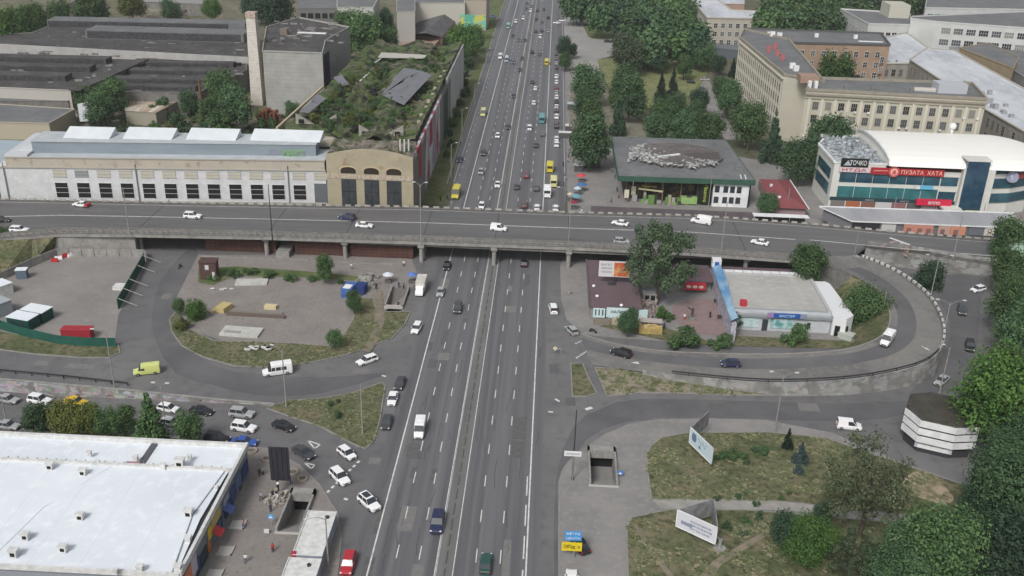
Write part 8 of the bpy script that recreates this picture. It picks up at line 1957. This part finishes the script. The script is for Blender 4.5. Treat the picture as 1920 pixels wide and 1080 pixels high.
T(1179,601,46,'green tree before the cyan fronts of the shop row','round','deep')
T(1282,634,68,'bright low hedge bush by the path to the pink paving','shrub','green',name='bush',cat='bush',asp=.45); T(1353,640,46,'green hedge bush right of the path to the pink paving','shrub','green',name='bush',cat='bush',asp=.6)
T(1378,598,32,'slender pale tree at the front corner of the supermarket','loose','grey'); T(1493,627,52,'feathery shrub before the supermarket front','shrub','green',name='shrub',cat='bush',asp=.7)
T(1248,588,34,'bright bush between grey kiosk and forecourt','shrub','bright',name='bush',cat='bush')
gB = 'big trees along the right edge'
for (x, y, w, k, c, lab) in ((1900,448,74,'round','green','dark tree at the right edge below the mall'),(1893,502,66,'round','green','mid green tree at the right edge behind the white hatchback'),(1909,560,92,'round','green','bright crowned tree at the right edge beside the outer road'),(1916,615,76,'round','deep','dense tree at the right edge above the parked motorcycle'),
  (1886,736,152,'round','bright','huge bright green tree above the faceted pavilion'),(1905,830,90,'round','deep','dark tree behind the huge bright one'),(1900,925,150,'round','deep','very large dark tree at the right edge below the pavilion'),(1840,955,95,'round','dark','dark tree low at the right, left of the largest ones'),
  (1768,1030,150,'round','green','large mid green tree at the bottom right'),(1890,1042,140,'round','dark','dark tree in the bottom right corner'),(1690,1050,120,'round','deep','shaded tree at the bottom edge, left of the large mid green one')):
    T(x, y, w, lab, k, c, group=gB)
T(1634,897,178,'sparse brownish green tree spreading over the lawn path','sparse','brown',name='sparse_tree')
T(1522,1010,92,'bright green tree at the bottom beside the dirt path','round','bright'); T(1475,992,64,'dark bushy tree left of the bright one at the bottom','round','dark'); T(1542,962,46,'dark small tree beside the slab path','round','dark'); T(1600,1040,90,'grey leafless-looking thicket at the bottom edge','loose','grey',name='thicket')
T(1478,824,20,'small dark conifer on the upper lawn','cone','fir',name='conifer_tree'); T(1502,850,30,'blue spruce on the upper lawn, larger one','cone','blue',name='spruce_tree',asp=1.4); T(1498,876,20,'blue spruce on the upper lawn, smaller one','cone','blue',name='spruce_tree',asp=1.6)
for i, (x, y, w, c) in enumerate(((1352,853,26,'deep'),(1374,851,34,'green'),(1393,855,20,'green'),(1414,842,20,'deep'),(1434,846,24,'deep'),(1400,867,16,'green'))):
    T(x, y, w, ('dark round bush, leftmost of the clump on the upper lawn','broad green bush in the middle of the clump','small bush right of the broad one','upright dark bush of the clump','round bush at the right end of the clump','tiny bush below the clump')[i], 'shrub', c, name='bush', cat='bush', group='bush clump on the upper lawn')
for i, (x, y, w) in enumerate(((1362,985,22),(1398,974,20),(1393,1000,18),(1424,968,22),(1418,945,16),(1345,934,16),(1385,932,14),(1465,935,14),(1478,925,12))):
    T(x, y, w, 'small weedy bush on the lower lawn near the slab path', 'shrub', ('deep','green','grey')[i % 3], name='bush', cat='bush', group='small bushes by the slab path')
for (x, y, w, lab) in ((620,757,12,'small dark shrub on the grass triangle, upper'),(634,778,17,'small dark shrub on the grass triangle, lower'),(634,752,9,'tiny shrub on the grass triangle')): T(x, y, w, lab, 'shrub', 'deep', name='shrub', cat='bush', asp=1.0)
T(10,437,24,'green bush at the left edge beside the overpass','round','green',z0=2,zc=5.0)
# park north of the overpass
gq = 'park trees'
for (x, y, w, k, c, lab) in ((1108,258,76,'tall','deep','very tall dense green tree by the food hall corner'),(1110,215,52,'tall','green','brighter tree right behind the very tall one'),(1102,153,62,'round','deep','round park tree beside the upper kerb row'),(1098,190,50,'round','deep','lower round park tree beside the upper kerb row'),
  (1172,150,50,'tall','deep','tall park tree in the middle, upper crown'),(1182,178,60,'tall','deep','tall park tree in the middle, lower crown'),(1160,220,32,'cone','dark','dark reddish conifer between park and food hall'),(1057,85,34,'round','dark','dark crowned tree on the far kerb, left half'),(1073,93,22,'round','dark','dark crowned tree on the far kerb, right half'),(1061,112,28,'round','green','green bush under the dark crowned tree'),
  (1240,165,24,'cone','fir','dark fir on the lawn, left'),(1262,158,26,'cone','fir','dark fir on the lawn, right'),(1236,116,30,'round','dark','clipped dark round tree on the lawn'),(1284,122,36,'round','green','bright round tree at the head of the park path'),
  (1235,205,44,'round','green','pale green tree over the food hall roof, left'),(1270,200,52,'round','deep','blue green tree over the food hall roof, middle'),(1312,186,42,'round','dark','flat dark tree on the park path'),(1308,210,44,'round','deep','green tree behind the food hall, right of the middle'),(1232,238,52,'round','deep','dark tree touching the food hall roof, left'),(1285,240,62,'round','deep','dark tree touching the food hall roof, middle'),(1332,242,58,'round','green','tree touching the food hall roof, right'),
  (1367,178,58,'round','deep','dense tree beside the cream west wing, upper'),(1352,160,34,'round','deep','small dense tree left of the upper one by the west wing'),(1408,228,70,'round','green','dense tree beside the cream west wing, lower'),(1450,262,40,'cone','dark','dark spruce at the foot of the cream west wing'),(1560,262,84,'round','deep','big dark tree before the cream front wing, left'),(1502,296,70,'round','deep','big dark tree left of the mall'),(1540,290,60,'round','dark','dark tree between the big one and the mall'),(1440,380,38,'round','deep','round tree right of the food hall white wing'),
  (1322,100,44,'round','deep','dark tree below the pale L-shaped building'),(1348,120,30,'round','dark','dark tree beside the glazed gate lodge'),(1375,128,16,'cone','fir','thin dark conifer by the gate lodge, left'),(1388,126,14,'cone','fir','thin dark conifer by the gate lodge, right'),(1150,185,22,'round','green','small tree at the lawn edge'),(1566,130,62,'round','bright','bright tree inside the university courtyard'),(1600,155,30,'round','fir','dark bush inside the university courtyard'),(1676,140,20,'cone','fir','dark conifer before the grey connecting block')):
    T(x, y, w, lab, k, c, group=gq, z0=0)
rnd = random.Random(21)
pts = []
def forest(poly_px, step, wr, cols, label, group, kinds=('round',)):
    xs = [p[0] for p in poly_px]; ys = [p[1] for p in poly_px]
    y = min(ys); n = 0
    while y < max(ys):
        sx = step * (0.8 + (y + 30) / 160.0); x = min(xs) + rnd.uniform(0, sx)
        while x < max(xs):
            xx = x + rnd.uniform(-.3, .3)*sx; yy = y + rnd.uniform(-.3, .3)*sx*.5; ins_ = False
            for i in range(len(poly_px)):
                (x1, y1), (x2, y2) = poly_px[i], poly_px[i-1]
                if (y1 > yy) != (y2 > yy) and xx < (x2-x1)*(yy-y1)/(y2-y1) + x1: ins_ = not ins_
            if ins_: T(xx, yy, wr*(.75 + rnd.random()*.55)*(0.75 + (yy+30)/200.0), label, rnd.choice(kinds), rnd.choice(cols), group=group, far=True); n += 1
            x += sx
        y += step * .42
    return n
forest([(1060,-20),(1300,-20),(1300,40),(1330,90),(1300,105),(1180,95),(1150,72),(1140,38),(1100,30),(1060,20)], 26, 38, ('deep','deep','deep','dark','green'), 'dense tree of the wood behind the park lawn', 'wood behind the park lawn')
forest([(1428,-20),(1770,-20),(1740,10),(1580,12),(1575,55),(1432,55),(1430,20)], 26, 38, ('green','deep','deep','green'), 'leafy tree of the wood behind the university roofs', 'wood behind the university')
for (x, y, w, c, k, lab) in ((1175,95,60,'grey','round','dull green tree at the lower edge of the wood, left'),(1210,90,50,'deep','round','dull green tree at the lower edge of the wood, right'),(1290,60,60,'green','round','bright tree left of the pale L-shaped building'),(1285,88,50,'green','round','tree below the bright one by the pale L-shaped building')): T(x, y, w, lab, k, c, group=gq)
# factory side
gf = 'trees among the factory buildings'
for (x, y, w, k, c, lab) in ((160,182,40,'round','green','green tree above the tilted white sheeting, left'),(205,178,56,'round','green','green tree above the tilted white sheeting, right'),(185,202,52,'round','deep','dark low tree beside the tilted white sheeting'),(245,6,44,'round','yellow','yellowish willow beyond the far factory roof'),(395,14,34,'round','bright','vivid green tree beyond the far factory roof'),(415,165,64,'round','green','tree in the factory yard, upper'),(440,195,70,'round','deep','tree in the factory yard beside the steel chimney'),(405,205,60,'loose','green','loose tree right of the steel chimney'),(355,190,40,'round','deep','small tree left of the steel chimney'),
  (566,148,48,'tall','deep','slender dark tree before the concrete block'),(682,60,70,'round','green','bushy trees behind the concrete block'),(650,45,50,'round','green','small tree behind the concrete block, left'),(725,75,46,'round','green','bush right behind the overgrown hall'),(725,35,32,'tall','dark','tall dark tree beside the silo block'),(870,75,56,'round','bright','bright bush below the green billboard, left'),(895,68,40,'round','green','bush below the green billboard, right'),(865,100,40,'round','green','bush at the end of the overgrown hall'),(510,8,70,'round','dark','dark trees at the top behind the chimney'),(470,5,50,'round','dark','dark tree at the top left of the chimney'),
  (620,110,28,'round','green','small tree growing on the hall roof edge, upper'),(650,90,26,'round','green','small tree growing at the hall roof corner'),(20,50,60,'round','bright','green bush bank at the top left, left one'),(60,38,52,'round','bright','green bush bank at the top left, middle one'),(110,28,50,'round','green','green bush bank at the top left, right one'),(170,18,56,'round','green','dark green tree at the top, left of the willow'),(10,62,40,'round','green','green bush under the bush bank at the left edge'),(320,18,34,'round','deep','dark tree beyond the rubble heap'),(50,190,30,'shrub','green','bush on the shed strip at left'),(545,205,36,'shrub','deep','dark undergrowth at the foot of the concrete block'),(585,185,30,'shrub','deep','undergrowth right of the slender tree'),(300,205,50,'shrub','deep','undergrowth below the rusty shed'),(340,230,46,'shrub','deep','dark undergrowth left of the steel chimney'),(420,235,60,'shrub','green','undergrowth right of the steel chimney'),(500,236,40,'shrub','green','green undergrowth behind the last skylight')):
    T(x, y, w, lab, k, c, group=gf)
for i in range(120):
    y = 96 + 140*rnd.random()**.8; w_ = (y-85)/175; xl_ = 700 - 150*w_; xr_ = 845 - 85*w_; x = rnd.uniform(xl_, xr_)
    T(x, y, rnd.uniform(9, 26)*(.6+.5*w_), 'weedy sapling growing on the overgrown hall roof', 'shrub', rnd.choice(('green','yellow','bright','grey','deep','green')), z0=17.8, zc=19.4, asp=.7, name='sapling', cat='bush', group='saplings on the overgrown roof')
for i in range(16):
    y = 40 + i*19; x = 905 - (y-60)*.262 + rnd.uniform(-6, 4) - 8
    if y < 300: T(x, y, rnd.uniform(16, 26)*(1 - .0*i), 'roadside bush on the verge between mural wall and highway', 'shrub', rnd.choice(('green','deep','bright')), name='bush', cat='bush', group='verge bushes')

for (x, y, w) in ((440,512,30),(470,508,26),(505,514,34),(545,520,30),(585,522,26),(640,528,22),(400,520,26)): T(x, y, w, 'low green weeds along the back of the yard', 'shrub', 'green', name='bush', cat='bush', group='weeds along the back of the yard', asp=.4)

# more growth and scrap between the depot hall and the factory
rnd = random.Random(77)
for i in range(46):
    x = rnd.uniform(190, 560); y = rnd.uniform(205, 252)
    T(x, y, rnd.uniform(10, 26), 'scrubby bush in the overgrown strip behind the depot skylights', 'shrub', rnd.choice(('green','deep','grey','yellow')), name='bush', cat='bush', asp=.6, group='scrub behind the depot hall')
for i in range(26):
    x = rnd.uniform(650, 900); y = rnd.uniform(50, 82)
    T(x - 20, y, rnd.uniform(12, 24), 'scrubby bush at the far end of the overgrown hall', 'shrub', rnd.choice(('green','deep','bright')), name='bush', cat='bush', group='scrub behind the overgrown hall')
px_sheet('rubble_ground', [(95,262),(600,262),(620,238),(500,225),(300,232),(190,222),(100,236)], .12, M_DARKRUB)
b = B()
for i in range(160):
    px, py, z = rnd.choice(((rnd.uniform(0,240), rnd.uniform(100,158), 9), (rnd.uniform(210,455), rnd.uniform(115,170), 8.5), (rnd.uniform(60,460), rnd.uniform(42,104), 11), (rnd.uniform(505,640), rnd.uniform(40,84), 24)))
    p = G(px, py, z); s = rnd.uniform(.3, 1.5); b.box(-s*1.5, s*1.5, -s*.5, s*.5, 0, rnd.uniform(.1, .7), M=Matrix.Translation(p) @ Matrix.Rotation(rnd.uniform(-.3, .3), 4, 'Z'))
tag(b.build('roof_scrap', mat('roof_scrap', (.26,.25,.24), .8, (.10,.09,.085), .4, 3, (.4,.6))), 'scattered scrap sheets and boards lying on the factory roofs', 'scrap', kind='stuff')

# grass tufts breaking up the lawns
def tufts(px_poly, n, z, seed):
    rnd = random.Random(seed); P = [G(*p, z) for p in px_poly]; xs = [p.x for p in P]; ys = [p.y for p in P]; b = B(); k = 0
    while k < n:
        x = rnd.uniform(min(xs), max(xs)); y = rnd.uniform(min(ys), max(ys)); ins_ = False
        for i in range(len(P)):
            a_, c_ = P[i], P[i-1]
            if (a_.y > y) != (c_.y > y) and x < (c_.x-a_.x)*(y-a_.y)/(c_.y-a_.y) + a_.x: ins_ = not ins_
        if not ins_: continue
        k += 1
        if noise.noise(Vector((x*.25, y*.25, seed))) < .0: continue
        w = rnd.uniform(.10, .34); h = rnd.uniform(.05, .18); a = rnd.uniform(0, 3.14); m_ = rnd.choice((0, 0, 0, 1, 2))
        if seed == 1 and (x-71)**2 + (y-141)**2 < 22: continue
        for q in (a, a + 1.5): c, s = math.cos(q)*w, math.sin(q)*w; b.face([(x-c, y-s, z), (x+c, y+s, z), (x+c*1.2+.1, y+s*1.2+h, z+h), (x-c*1.2+.1, y-s*1.2+h, z+h)], m_)
    tag(b.build('grass_tufts', [plain('tuft_green', (.115,.13,.06)), plain('tuft_dry', (.22,.195,.12)), plain('tuft_dark', (.07,.085,.04))], normals=False), 'rough uneven grass growing on the lawn', 'grass', kind='stuff')
tufts([(1222,836),(1240,822),(1290,813),(1440,812),(1545,822),(1690,872),(1790,905),(1930,940),(1930,985),(1720,968),(1600,957),(1470,942),(1340,938),(1222,938),(1213,880),(1213,850)], 9000, .22, 1)
tufts([(1178,1110),(1175,990),(1185,972),(1262,957),(1400,958),(1600,975),(1720,986),(1720,1110)], 5000, .22, 2)
tufts([(500,766),(540,752),(600,748),(660,738),(716,718),(722,724),(712,790),(700,828),(686,842),(672,838),(600,800),(545,782)], 2500, .16, 3)
tufts([(318,600),(330,585),(345,612),(400,640),(520,643),(632,650),(662,600),(705,585),(758,610),(735,634),(690,652),(640,668),(560,684),(500,689),(440,687),(380,670),(340,648)], 3500, .16, 4)
tufts([(1116,690),(1200,694),(1262,702),(1330,716),(1440,733),(1380,742),(1300,738),(1200,737),(1138,743)], 1200, .16, 5)
# ------------------------------------------------------------------ thin haze
hb = B(); hb.box(-700, 900, -60, 1300, -8, 140)
hm = bpy.data.materials.new('haze'); hm.use_nodes = True; hn = hm.node_tree; hn.nodes.clear()
ho = hn.nodes.new('ShaderNodeOutputMaterial'); hp = hn.nodes.new('ShaderNodeVolumePrincipled')
hp.inputs['Color'].default_value = (.90, .93, .97, 1); hp.inputs['Density'].default_value = 0.00008
hn.links.new(hp.outputs[0], ho.inputs['Volume'])
tag(hb.build('haze', hm), kind='stuff')
SC.cycles.volume_bounces = 1
# ------------------------------------------------------------------ clean up the prototypes
def _rm(o):
    for ch in list(o.children): _rm(ch)
    bpy.data.objects.remove(o)
for v in VEH.values(): _rm(v)
for o in SC.objects:
    if '_w' in o.keys(): del o['_w']
